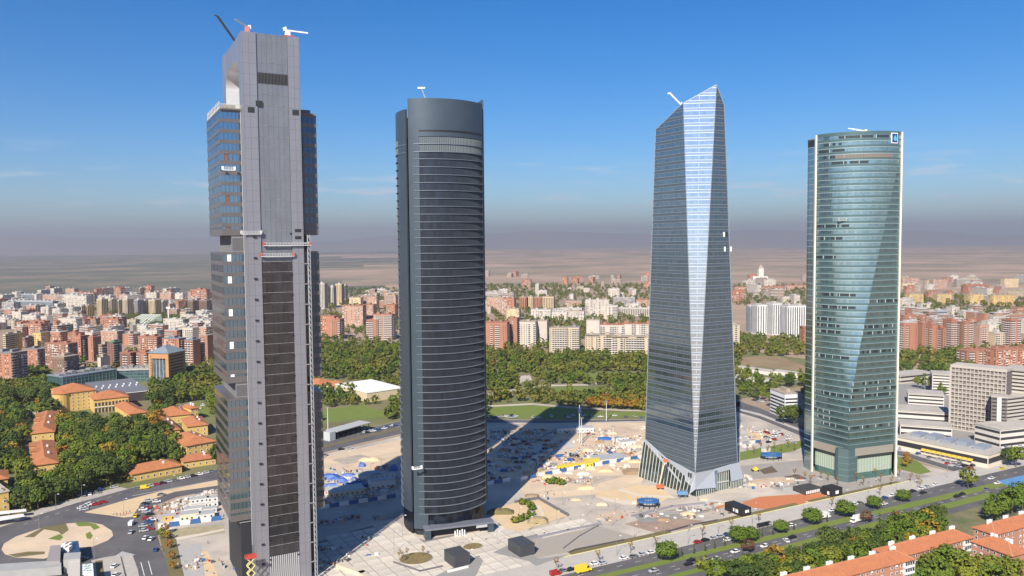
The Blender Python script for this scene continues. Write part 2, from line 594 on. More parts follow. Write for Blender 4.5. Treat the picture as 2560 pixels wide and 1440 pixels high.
# pavement round the green glass tower and the hospital
zone('tower_forecourt', [(1850, 1165), (2010, 1150), (2240, 1178), (2330, 1190), (2420, 1200), (2250, 1222), (2080, 1240), (1960, 1228), (1860, 1205)], mat('forecourt', (.33, .295, .265), .9, noise=.7, nscale=.18, col2=(.25, .225, .205)), .07)
zone('garden_lawn', [(2245, 1142), (2290, 1150), (2328, 1180), (2300, 1186), (2243, 1172)], grass_m, .09)
zone('planting_bed', [(1898, 1175), (1930, 1165), (1945, 1180), (1910, 1186)], mat('bed_soil', (.12, .085, .055), .95), .085)
zone('planting_bed', [(1958, 1192), (1995, 1186), (2015, 1196), (1985, 1200)], MATS['bed_soil'], .085)
zone('hospital_yard', [(2030, 960), (2260, 930), (2700, 930), (2700, 1180), (2450, 1185), (2260, 1135), (2030, 1080)], mat('yard_grey', (.25, .24, .235), .9, noise=.6, nscale=.04, col2=(.33, .30, .26)), .05)


# roads as sheets between traced edges, each with its kerbs
def sheet(name, top, bottom, m, z, kerbs=True):
    o = zone(name, top + bottom[::-1], m, z)
    if kerbs:
        for edge in (top, bottom):
            P = [g2(*p) for p in edge]
            k = MB()
            for a, b in zip(P[:-1], P[1:]):
                a, b = Vector(a), Vector(b)
                c = (a + b) / 2
                k.obox(c, math.atan2(b.y - a.y, b.x - a.x), (b - a).length, .35, 0, z + .12)
            k.build('kerb', kerb_m, o)
    return o


rear_top = [(320, 1222), (545, 1172), (700, 1128), (795, 1104), (900, 1075), (1000, 1053), (1210, 1049), (1400, 1051), (1620, 1048), (1760, 1030), (1850, 1003)]
rear_bot = [(330, 1240), (545, 1200), (700, 1165), (795, 1136), (900, 1109), (1000, 1086), (1210, 1057), (1400, 1058), (1620, 1053), (1760, 1042), (1850, 1018)]
rear = sheet('rear_road', rear_top, rear_bot, asph_m, .09)
zone('road_verge', [(797, 1118), (900, 1092), (1000, 1069), (1000, 1074), (900, 1097), (797, 1123)], grassdry_m, .12)
sheet('hospital_road', [(1840, 1000), (1900, 1020), (2015, 1068), (2260, 1118), (2380, 1150), (2475, 1178)], [(1840, 1030), (1900, 1048), (2015, 1096), (2260, 1142), (2360, 1172), (2440, 1196)], asph_m, .09)
zone('tram_bed', [(1850, 1022), (1900, 1034), (2015, 1078), (2260, 1124), (2390, 1163), (2380, 1167), (2260, 1130), (2015, 1084), (1900, 1040), (1850, 1027)], mat('tram_pale', (.42, .39, .36), .9), .12)
left_road = zone('junction_road', [(-300, 1440), (-60, 1338), (0, 1319), (112, 1283), (192, 1258), (320, 1223), (332, 1240), (545, 1201), (545, 1222), (440, 1243), (392, 1262), (380, 1285), (388, 1320), (402, 1370), (430, 1440), (480, 1560), (-300, 1560)], asph_m, .085)
# pavement that follows the junction
zone('wood_pavement', [(-60, 1322), (0, 1303), (112, 1268), (192, 1244), (300, 1218), (320, 1223), (192, 1258), (112, 1283), (0, 1319), (-60, 1338)], pave_m, .2, thick=.2)
zone('traffic_island', [(212, 1281), (300, 1255), (400, 1229), (545, 1201), (545, 1214), (440, 1229), (372, 1252), (345, 1272), (330, 1292), (310, 1294), (270, 1288)], sand2_m, .22, thick=.22)
isl = zone('roundabout_island', [(4, 1374), (10, 1360), (40, 1342), (100, 1322), (165, 1310), (215, 1305), (255, 1312), (280, 1328), (283, 1340), (270, 1352), (235, 1366), (190, 1375), (110, 1397), (40, 1394), (12, 1386)], sand_m, .22, thick=.22)
zone('roundabout_grass', [(60, 1344), (110, 1318), (165, 1310), (172, 1326), (155, 1338), (145, 1330), (110, 1324), (85, 1344)], grassdry_m, .26)
zone('roundabout_grass', [(120, 1348), (150, 1336), (158, 1344), (150, 1352)], grass_m, .26)
zone('roundabout_grass', [(188, 1308), (215, 1305), (240, 1311), (250, 1320), (235, 1326), (226, 1316), (196, 1317)], grass_m, .26)
zone('roundabout_grass', [(214, 1336), (225, 1330), (232, 1340), (226, 1349), (217, 1347)], grass_m, .26)
zone('roundabout_grass', [(20, 1388), (70, 1380), (112, 1380), (112, 1386), (40, 1394)], grassdry_m, .26)
zone('bottom_pavement', [(228, 1402), (262, 1394), (300, 1388), (312, 1440), (330, 1520), (250, 1520)], pave_m, .2, thick=.2)
zone('grass_strip', [(238, 1404), (256, 1401), (262, 1445), (270, 1500), (250, 1500)], grassdry_m, .24)
zone('centre_island', [(304, 1390), (330, 1385), (345, 1425), (352, 1470), (325, 1470)], pave_m, .2, thick=.2)
zone('left_verge', [(398, 1340), (412, 1330), (440, 1348), (460, 1440), (470, 1500), (440, 1500)], grassdry_m, .12)
zone('gravel_patch', [(432, 1370), (500, 1358), (520, 1440), (520, 1500), (450, 1500)], mat('gravel_grey', (.33, .33, .33), .95, noise=.9, nscale=.3, col2=(.42, .38, .33)), .075)
zone('sand_path', [(505, 1378), (520, 1378), (545, 1440), (560, 1500), (520, 1500)], sand2_m, .08)
zone('site_garden', [(410, 1328), (470, 1318), (560, 1312), (562, 1332), (500, 1342), (440, 1345)], mat('garden_earth', (.27, .24, .14), .95, noise=.9, nscale=.25, col2=(.42, .34, .22)), .08)
# lane marks on the junction
for i, (x, y) in enumerate([(352, 1406), (371, 1403), (338, 1410)]):
    mb = MB()
    p, q = at(x, y), at(x + 9, y + 34)
    mb.bar((p.x, p.y, .1), (q.x, q.y, .1), .35, .03)
    mb.build('lane_line', mark_m, left_road)

for i in range(14):
    x = 560 + i * 33
    f = i / 13
    p, q = at(x, 1186 - f * 117), at(x + 12, 1186 - f * 117 - 3.2)
    mb = MB()
    mb.bar((p.x, p.y, .1), (q.x, q.y, .1), .3, .03)
    mb.build('lane_line', mark_m, rear)
for i in range(8):
    p = at(300 + i * 4, 1384 + i * 1.0)
    MB().obox((p.x, p.y), 1.45, 5.0, .6, .09, .105).build('crossing_bar', mark_m, left_road)
for i in range(10):
    p, q = at(60 + i * 26, 1311 - i * 8.3), at(70 + i * 26, 1311 - i * 8.3 - 3.4)
    mb = MB()
    mb.bar((p.x, p.y, .1), (q.x, q.y, .1), .25, .03)
    mb.build('lane_line', mark_m, left_road)

# the avenue: strips between lines, in avenue coordinates
A2 = math.radians(27.4)
U2, V2 = Vector((math.cos(A2), math.sin(A2))), Vector((-math.sin(A2), math.cos(A2)))


def line_t(a, b):
    """the line through two pixels as t = t0 + k*s"""
    pa, pb = Vector(g2(*a)), Vector(g2(*b))
    sa, ta, sb, tb = pa.dot(U2), pa.dot(V2), pb.dot(U2), pb.dot(V2)
    k = (tb - ta) / (sb - sa)
    return lambda s: ta + k * (s - sa)


def av(s, t):
    p = U2 * s + V2 * t
    return (p.x, p.y)


LN = [line_t((1322, 1413), (2157, 1229)), line_t((1693, 1370), (2400, 1202)), line_t((1640, 1405), (2000, 1321)),
      line_t((1640, 1416), (2000, 1333)), line_t((1665, 1440), (2000, 1353)), line_t((1710, 1440), (1879, 1397)), line_t((1800, 1440), (1985, 1390))]
S0, S1 = 60, 1100


def strip(name, la, lb, m, z, s0=S0, s1=S1, thick=True, n=10):
    P = [av(s0 + (s1 - s0) * i / n, la(s0 + (s1 - s0) * i / n)) for i in range(n + 1)]
    Q = [av(s0 + (s1 - s0) * i / n, lb(s0 + (s1 - s0) * i / n)) for i in range(n + 1)]
    mb = MB()
    if thick:
        mb.prism(Q + P[::-1], 0, z)
    else:
        mb.face([(p[0], p[1], z) for p in Q + P[::-1]])
    return mb.build(name, m, kind='structure')


strip('avenue_pavement', LN[0], LN[1], mat('avenue_paving', (.46, .42, .375), .9, noise=.55, nscale=.2, col2=(.34, .315, .285), detail=8), .20)
avr = strip('avenue_road', LN[1], lambda s: LN[6](s) - 1, asph_m, .10, thick=False)
strip('avenue_median', LN[2], LN[3], grass_m, .24, 60, 520)
strip('paved_median', LN[2], LN[3], pave_m, .24, 521, 640)
strip('avenue_median', lambda s: LN[4](s) - .4, LN[5], grass_m, .24, 60, 480)
strip('bank', lambda s: LN[6](s) - .6, lambda s: LN[6](s) - 46, mat('bank_earth', (.21, .17, .10), .95, noise=1, nscale=.1, col2=(.085, .11, .03)), .22)
for la, lb in ((LN[1], -.25), (LN[2], .3), (LN[3], -.3), (LN[4], .2)):
    pass
dash = MB()
dm = MB().box(-1.6, 1.6, -.10, .10, 0, .012).mesh('lane_mark', mark_m)
k = 0
for s in range(130, 640, 11):
    for la, lb, f in ((LN[1], LN[2], .5), (LN[3], LN[4], .36), (LN[3], LN[4], .68)):
        t_ = la(s) + (lb(s) - la(s)) * f
        p = av(s, t_)
        x, y = pix((p[0], p[1], 0))
        if -20 < x < 2600 and y < 1460:
            inst('lane_mark', dm, avr, (p[0], p[1], .104), A2)
# yellow kerb line and the lawn along it
yk = MB()
ps = [av(s, LN[0](s) + .2) for s in range(200, 480, 20)]
for a, b in zip(ps[:-1], ps[1:]):
    a, b = Vector(a), Vector(b)
    yk.obox((a + b) / 2, math.atan2(b.y - a.y, b.x - a.x), (b - a).length + .02, .5, 0, .34)
yk.build('yellow_edging', mat('edging_yellow', (.66, .6, .25), .8), kind='structure')
strip('plaza_lawn', lambda s: LN[0](s) + 5.0, lambda s: LN[0](s) + .46, grassdry_m, .26, 205, 268)
strip('plaza_lawn', lambda s: LN[0](s) + 4.4, lambda s: LN[0](s) + .46, grassdry_m, .26, 290, 362)
strip('plaza_lawn', lambda s: LN[0](s) + 4.0, lambda s: LN[0](s) + .46, grassdry_m, .26, 372, 452)
strip('blue_lane', lambda s: LN[2](s) + 1, lambda s: LN[3](s) - 4.5, mat('blue_paint', (.10, .25, .45), .7), .27, 505, 545, thick=False)

# paved plaza: every slab its own piece, with sunk joints
PZ = [(770, 1520), (780, 1360), (870, 1330), (985, 1300), (1020, 1340), (1060, 1350), (1240, 1318), (1262, 1285), (1330, 1330), (1440, 1300), (1500, 1316), (1290, 1352), (1262, 1372), (1330, 1398), (1330, 1414), (1180, 1450), (1000, 1520)]


def inside(x, y, P):
    c = False
    j = len(P) - 1
    for i in range(len(P)):
        if (P[i][1] > y) != (P[j][1] > y) and x < (P[j][0] - P[i][0]) * (y - P[i][1]) / (P[j][1] - P[i][1]) + P[i][0]:
            c = not c
        j = i
    return c


plaza = zone('plaza', PZ, joint_m, .07)
sm = [MB().box(-3.28, 3.28, -3.28, 3.28, -.02, .1).mesh('paving_slab', slab_m)]
cnt = 0
for i in range(0, 40):
    for j in range(0, 26):
        s, t_ = 52 + i * 7.0, 288 + j * 7.0
        p = UX * s + VX * t_
        x, y = pix((p.x, p.y, 0))
        if inside(x, y, PZ) and x > 760 and y < 1475 and cnt < 300:
            inst('paving_slab', sm[0], plaza, (p.x, p.y, .09), A_ROAD)
            cnt += 1

# ------------------------------------------------------------------ tower with twin cores and three glass blocks
A_ROAD = math.radians(30.6)
concrete_lt = mat('pale_metal_cladding', (.31, .31, .34), .36, .45, noise=.25, nscale=.12, stretch=(1, 1, .25))
clad_mid = mat('blue_grey_panel', (.23, .245, .27), .38, .4, noise=.35, nscale=.15, stretch=(1, 1, .5))
clad_dark = glass('dark_gloss_panel', (.20, .19, .20), (.030, .028, .030), .14, .42, (2.4, 2, 4.6), .3)
spandrel_m = mat('brown_grey_spandrel', (.17, .155, .155), .35, .35, noise=.3, nscale=.2)
pane_m = glass('blue_pane', (.52, .68, .84), (.04, .085, .12), .05, .6, (1.75, 2, 4.6), .35)
pane_side = glass('grey_pane', (.60, .64, .70), (.08, .085, .09), .07, .6, (2, 2.6, 4.6), .3)
pane_shade = glass('blue_pane_shaded', (.30, .40, .55), (.006, .010, .020), .05, .3, (1.75, 2, 4.6), .3)  # darker copy of the blue pane: the core's shade put into the colour
dark_m = mat('dark_recess', (.018, .02, .024), .6)
white_m = mat('white_sheet', (.78, .77, .74), .6)
brown_open = mat('open_pane_brown', (.16, .08, .05), .7)
silver_m = mat('brushed_metal', (.80, .80, .81), .42, .45, noise=.2, nscale=.3, stretch=(1, .1, 1))
steel_m = mat('site_steel', (.30, .30, .31), .5, .4)
red_m = mat('site_red', (.45, .06, .04), .5)
blackst = mat('black_steel', (.015, .015, .018), .5)
yellow_m = mat('site_yellow', (.72, .52, .05), .5)


def foster():
    rz = math.radians(28.0)
    c = at(602, 77, 248)
    uu = Vector((math.cos(rz), math.sin(rz)))
    ox, oy = c.x + uu.x * 12.45, c.y + uu.y * 12.45
    t = thing('twin_core_tower', 'tallest grey tower with arched portal top and three stacked glass blocks', 'tower', (ox, oy, 0), rz)
    # cores
    for (y0, y1) in ((0, 8.0), (46.0, 54.0)):
        co = MB()
        co.box(-12.45, -6.3, y0, y1, 0, 248)
        co.box(7.3, 12.45, y0, y1, 0, 248)
        co.box(-6.3, 7.3, y0 + 1.2 if y0 == 0 else y0, y1 if y0 == 0 else y1 - 1.2, 0, 247.6)
        core = co.build('core', concrete_lt, t)
        if y0 == 0:
            near = core
    # vertical joints on the piers
    jb = MB()
    for x in (-9.4, 9.9, -12.0, 12.05):
        jb.box(x - .09, x + .09, -.05, .02, 0, 247)
    for k in range(1, 54):
        z = k * 4.6
        jb.box(-12.40, -6.5, -.03, .02, z - .06, z + .06)
        jb.box(7.5, 12.40, -.03, .02, z - .06, z + .06)
    jb.build('joints', mat('joint_grey', (.16, .16, .17), .7), near, kind='stuff')
    # centre panels, one for each storey
    z = 14.9
    k = 0
    while z < 247:
        h = 4.6
        z1 = min(z + h - .16, 247.8)
        if 228.6 < z + h / 2 < 233.2:
            lv = MB()
            lv.box(-6.2, 7.2, .55, .9, z, z1, 1)
            n = 22
            for i in range(n):
                x = -6.0 + 13.0 * i / (n - 1)
                lv.box(x - .12, x + .12, .18, .55, z, z1, 0)
            lv.build('louvre', [mat('louvre_dark', (.07, .07, .075), .5), dark_m], near)
        else:
            m = clad_mid if z > 146 else clad_dark
            p = MB()
            dd = .55 + .02 * (k % 3)
            for i in range(6):
                x0 = -6.2 + 13.4 * i / 6
                p.box(x0 + .03, x0 + 13.4 / 6 - .03, dd, 1.0, z, z1)
            p.build('cladding_panel', m, near)
            if k % 1 == 0 and z > 0:
                q = MB()
                q.box(-6.2, 7.2, .48, .9, z1 - .02, z1 + .13)
                q.build('sill_strip', mat('pale_strip', (.34, .34, .35), .6, noise=.9, nscale=.9, col2=(.12, .12, .12)), near)
        z += h
        k += 1
    lv = MB()
    lv.box(-6.2, 7.2, .7, 1.1, 0, 14.7, 1)
    for i in range(15):
        x = -5.8 + 12.6 * i / 14
        lv.box(x - .24, x + .24, .2, .7, .3, 14.6, 0)
    lv.build('entrance_grille', [mat('grille_grey', (.42, .42, .43), .5), dark_m], near)
    # brackets that carry the facade rails
    bm = MB().box(-.7, .7, -.6, 0, -.35, .35).mesh('bracket', blackst)
    for i in range(17):
        zz = 12 + i * 9.2
        inst('bracket', bm, near, (-9.0, 0, zz))
        inst('bracket', bm, near, (-5.9, .5, zz + 1.5), scale=(.7, 1, .8))
        inst('bracket', bm, near, (6.9, .5, zz + 1.5), scale=(.6, 1, .8))
    hm = MB().box(-1.6, 1.6, -.08, .1, -1.0, 1.0).mesh('hatch', dark_m)
    for x, zz in ((-9.0, 214.5), (10.2, 214.6), (10.0, 162), (10.0, 158.8), (-5.6, 217.5)):
        inst('hatch', hm, near, (x, 0, zz), scale=(.9, 1, .7 if zz < 200 else 1.2))
    # portal above the roof: a beam with rounded inner corners joining the two cores
    o_y0, o_y1, o_z0, o_z1, r = 8.4, 45.4, 214.0, 238.5, 8.0
    prof = [(8.02, 214), (8.02, 247.7), (46, 247.7), (46, 214), (o_y1, 214)]
    for i in range(11):
        a = math.pi / 2 * i / 10
        prof.append((o_y1 - r + r * math.cos(a), o_z1 - r + r * math.sin(a)))
    for i in range(11):
        a = math.pi / 2 + math.pi / 2 * i / 10
        prof.append((o_y0 + r + r * math.cos(a), o_z1 - r + r * math.sin(a)))
    prof.append((o_y0, 214))
    pb = MB()
    n = len(prof)
    for s, x in ((0, -12.3), (1, 12.3)):
        pb.v += [(x, p[0], p[1]) for p in prof]
    pb.f.append(tuple(range(n)))
    pb.f.append(tuple(range(2 * n - 1, n - 1, -1)))
    pb.m += [0, 0]
    for i in range(n):
        j = (i + 1) % n
        pb.f.append((i, n + i, n + j, j))
        pb.m.append(1 if i >= 4 else 0)
    po = pb.build('portal', [concrete_lt, silver_m], t)
    MB().box(-12.2, 12.2, 45.1, 45.35, 214, 230.4).build('inner_face', silver_m, po)
    # three glass blocks
    W2, Y0, Y1 = 21.4, 7.8, 48.0
    pane_mesh = MB().box(-.82, .82, -.1, .1, 0, 1).mesh('pane', pane_m)
    pane_shade_mesh = MB().box(-.82, .82, -.1, .1, 0, 1).mesh('pane', pane_shade)
    pane_wh = MB().box(-.82, .82, -.14, .1, 0, 1).mesh('pane', white_m)
    pane_br = MB().box(-.82, .82, -.06, .1, 0, 1).mesh('pane', brown_open)
    for bi, (z0, z1, rows) in enumerate(((31, 87, 12), (94, 152.5, 12), (160, 215, 12))):
        blk = MB()
        blk.box(-W2 + .5, W2 - .5, Y0 + .5, Y1 - .5, z0 + .2, z1 - .2)
        blk = blk.build('glass_block', dark_m, t)
        fh = (z1 - z0) / rows
        for i in range(rows + 1):
            zb = z0 + i * fh - (.85 if 0 < i else 0)
            zt = z0 + i * fh + (.85 if i < rows else 0)
            if i == 0:
                zt += 2.0
            sp = MB()
            sp.box(-W2, W2, Y0, Y1, zb, zt)
            sp.build('spandrel', spandrel_m, blk)
            if i == rows:
                break
            g0 = zt
            g1 = z0 + (i + 1) * fh - .85
            h = g1 - g0
            for c in range(5):
                x = -W2 + .95 + c * 1.74
                me = pane_mesh
                if c == 1 and bi == 1 and i in (11, 9, 6, 3, 0):
                    me = pane_wh
                if c == 1 and bi == 2 and i in (7, 3, 0):
                    me = pane_br
                o = inst('pane', me, blk, (x, Y0 + .25, g0), scale=(1, 1, h))
            for c in range(4):
                inst('pane', pane_shade_mesh, blk, (W2 - 1.05 - c * 2.05, Y0 + .25, g0), scale=(1.18, 1, h))
            sb = MB()
            for c in range(16):
                y = Y0 + .2 + c * (Y1 - Y0 - .4) / 16
                sb.box(-W2 + .12, -W2 + .3, y + .06, y + (Y1 - Y0 - .4) / 16 - .06, g0, g1)
                sb.box(W2 - .3, W2 - .12, y + .06, y + (Y1 - Y0 - .4) / 16 - .06, g0, g1)
            sb.build('side_glazing', pane_side, blk, kind='stuff')
    for z0, z1 in ((0, 31), (87, 94), (152.5, 160)):
        gp = MB()
        gp.box(-17, 17, 8.5, 45, z0, z1)
        gp = gp.build('recessed_storey', dark_m, t)
        rl = MB()
        for i in range(14):
            if z0 == 0:
                continue
            rl.box(-17.4 + i * .36, -17.25 + i * .36, 8.0, 8.3, z0, z1)
            rl.box(-17.5, -17.2, 8.6 + i * 2.6, 8.8 + i * 2.6, z0, z1)
        rl.box(-17.5, -12.6, 7.95, 8.35, z1 - 1.2, z1 - .8)
        rl.box(-17.5, -12.6, 7.95, 8.35, z0 + .3, z0 + .6)
        rl.build('railing', steel_m, gp)
    # roof plant and parapet rails
    pl = MB()
    pl.box(-21, 21, 7, 47, 215, 215.8)
    pl.box(-19, -13.5, 12, 44, 215.8, 218)
    pl.box(13.5, 19, 9, 44, 215.8, 217.6)
    pl = pl.build('roof_plant', mat('roof_plant_grey', (.2, .19, .18), .8, noise=.5, nscale=.4), t)
    rl = MB()
    for i in range(18):
        y = 7.5 + i * 2.3
        rl.bar((-21, y, 215.5), (-21.3 + .8 * (i % 2), y + .6, 218.6), .22)
        rl.bar((-20.5 + i * .5, 6.6, 215.5), (-20.5 + i * .5, 6.6, 217.4), .14)
    rl.bar((-21, 7, 217.8), (-21, 47, 217.8), .16)
    rl.bar((-21, 6.6, 217.4), (-12.5, 6.6, 217.4), .16)
    rl.build('guard_rail', mat('rail_pale', (.5, .47, .4), .7), pl)
    # vertical rail beside the left pier
    vr = MB()
    vr.box(-12.85, -12.6, 5.0, 5.5, 20, 214)
    vr.build('facade_rail', mat('rail_white', (.36, .36, .37), .5), t)
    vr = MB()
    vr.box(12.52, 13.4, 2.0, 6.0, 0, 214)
    vr.build('dark_joint', dark_m, t)  # dark strip beside the right pier

    def L(x, y, z):
        p = Matrix.Rotation(rz, 3, 'Z') @ Vector((x, y, 0))
        return Vector((ox + p.x, oy + p.y, z))
    return L, rz


FL, F_RZ = foster()


def lattice(mb, a, b, w, n, r=.16, mi=0):
    """a square lattice boom from a to b"""
    a, b = Vector(a), Vector(b)
    d = (b - a).normalized()
    s = d.cross(Vector((0, 0, 1)))
    s = Vector((1, 0, 0)) if s.length < .01 else s.normalized()
    t = s.cross(d)
    cs = [s * w / 2 + t * w / 2, -s * w / 2 + t * w / 2, -s * w / 2 - t * w / 2, s * w / 2 - t * w / 2]
    for c in cs:
        mb.bar(a + c, b + c, r, mi=mi)
    for i in range(n):
        p, q = a + (b - a) * (i / n), a + (b - a) * ((i + 1) / n)
        for k in range(4):
            mb.bar(p + cs[k], q + cs[(k + 1) % 4], r * .8, mi=mi)


# hoist mast on the right edge of the tower
t = thing('hoist_mast', 'tall thin lattice hoist mast up the right edge of the twin-core tower', 'hoist', FL(14.6, -.2, 0), F_RZ)
mb = MB()
lattice(mb, (0, 0, 0), (0, 0, 160), 1.0, 64, .2)
mast = mb.build('mast', mat('mast_grey', (.36, .36, .37), .5), t)
tie = MB().box(-2.2, .4, -.3, .3, -.2, .2).mesh('wall_tie', steel_m)
for i in range(17):
    inst('wall_tie', tie, mast, (0, 0, 9 + i * 9.2))
# suspended work platforms


def cradle(name, p, w, label, mi_col=(.55, .55, .55), rz=F_RZ):
    t = thing(name, label, 'work platform', p, rz, 'suspended work platforms')
    m = mat('cradle_%.2f' % mi_col[0], mi_col, .6)
    MB().box(-w / 2, w / 2, -.9, .1, -.2, .1).build('deck', m, t)
    r = MB()
    for i in range(int(w / 1.2) + 1):
        x = -w / 2 + i * w / int(w / 1.2)
        r.bar((x, -.85, .1), (x, -.85, 1.2), .1)
    r.bar((-w / 2, -.85, 1.2), (w / 2, -.85, 1.2), .12)
    r.bar((-w / 2, -.85, .65), (w / 2, -.85, .65), .1)
    r.build('guard_rail', m, t)
    b = MB().box(-w / 2 - .3, -w / 2 + .5, -.9, .2, .1, 1.5)
    b.box(w / 2 - .5, w / 2 + .3, -.9, .2, .1, 1.5)
    b.build('hoist_motor', red_m if w > 10 else m, t)


cradle('work_platform', FL(-10.5, -.3, 160.5), 8.5, 'pale work platform on left pier of the twin-core tower at the upper recess')
cradle('work_platform', FL(5.0, -.3, 155.4), 21, 'long upper work platform across the dark panel of the twin-core tower')
cradle('work_platform', FL(.6, -.3, 150.6), 14.5, 'shorter lower work platform hung under the long one on the twin-core tower')
cradle('work_platform', FL(-18.3, 5.7, 188.6), 5.2, 'small white cradle hung on the upper left glass block', (.78, .78, .76))

# machines on the portal
t = thing('crane_jib', 'slanting black crane jib on top of the twin-core tower', 'crane', FL(-9.5, 30, 247.8), F_RZ)
mb = MB()
mb.box(-1.2, 1.2, -1.2, 1.2, 0, 2.2)
mb.build('base', red_m, t)
mb = MB()
a, b = Vector((0, 0, 2)), Vector((-8.0, .5, 13.5))
mb.bar(a, b, .9, .9)
mb.bar(b, b + Vector((-1.2, 0, .1)), .5)
mb.build('boom', blackst, t)
t = thing('roof_crane', 'small red and white crane on left corner of the twin-core tower roof', 'crane', FL(-9.5, 2, 248), F_RZ)
mb = MB()
mb.box(-.9, .9, -.9, .9, 0, 2.6)
mb.build('base', mat('site_pink', (.5, .2, .18), .6), t)
mb = MB()
lattice(mb, (0, 0, 2.5), (-5.0, 0, 5.2), .6, 6, .14)
mb.build('boom', steel_m, t)
MB().box(.5, 1.6, -.6, .6, 1.6, 3.2).build('counterweight', white_m, t)
t = thing('window_cleaning_crane', 'white building maintenance crane with level arm on right corner of the twin-core tower', 'crane', FL(8.6, 3, 248), F_RZ)
mb = MB()
mb.box(-2.2, 2.2, -1.4, 1.4, 0, .8)
mb.build('base', red_m, t)
mb = MB()
mb.box(-1.5, .6, -.9, .9, .8, 3.0)
mb.build('cabin', white_m, t)
mb = MB()
mb.bar((-2.2, 0, 3.2), (8.6, 0, 3.0), .8, .6)
mb.bar((-2.4, 0, 3.6), (-1, 0, 4.4), .9, .9)
mb.build('arm', white_m, t)

# ------------------------------------------------------------------ dark tower of three curved lobes
lobe_pan = mat('slate_panel', (.066, .092, .118), .42, .35, noise=.25, nscale=.1)
lobe_gl = glass('black_glass', (.15, .185, .26), (.005, .007, .013), .08, .18, (1.5, 1.5, 4.07), .9)
ledge_m = mat('slate_ledge', (.165, .195, .23), .5, .3)
louv_m = mat('louvre_green', (.095, .12, .13), .6)


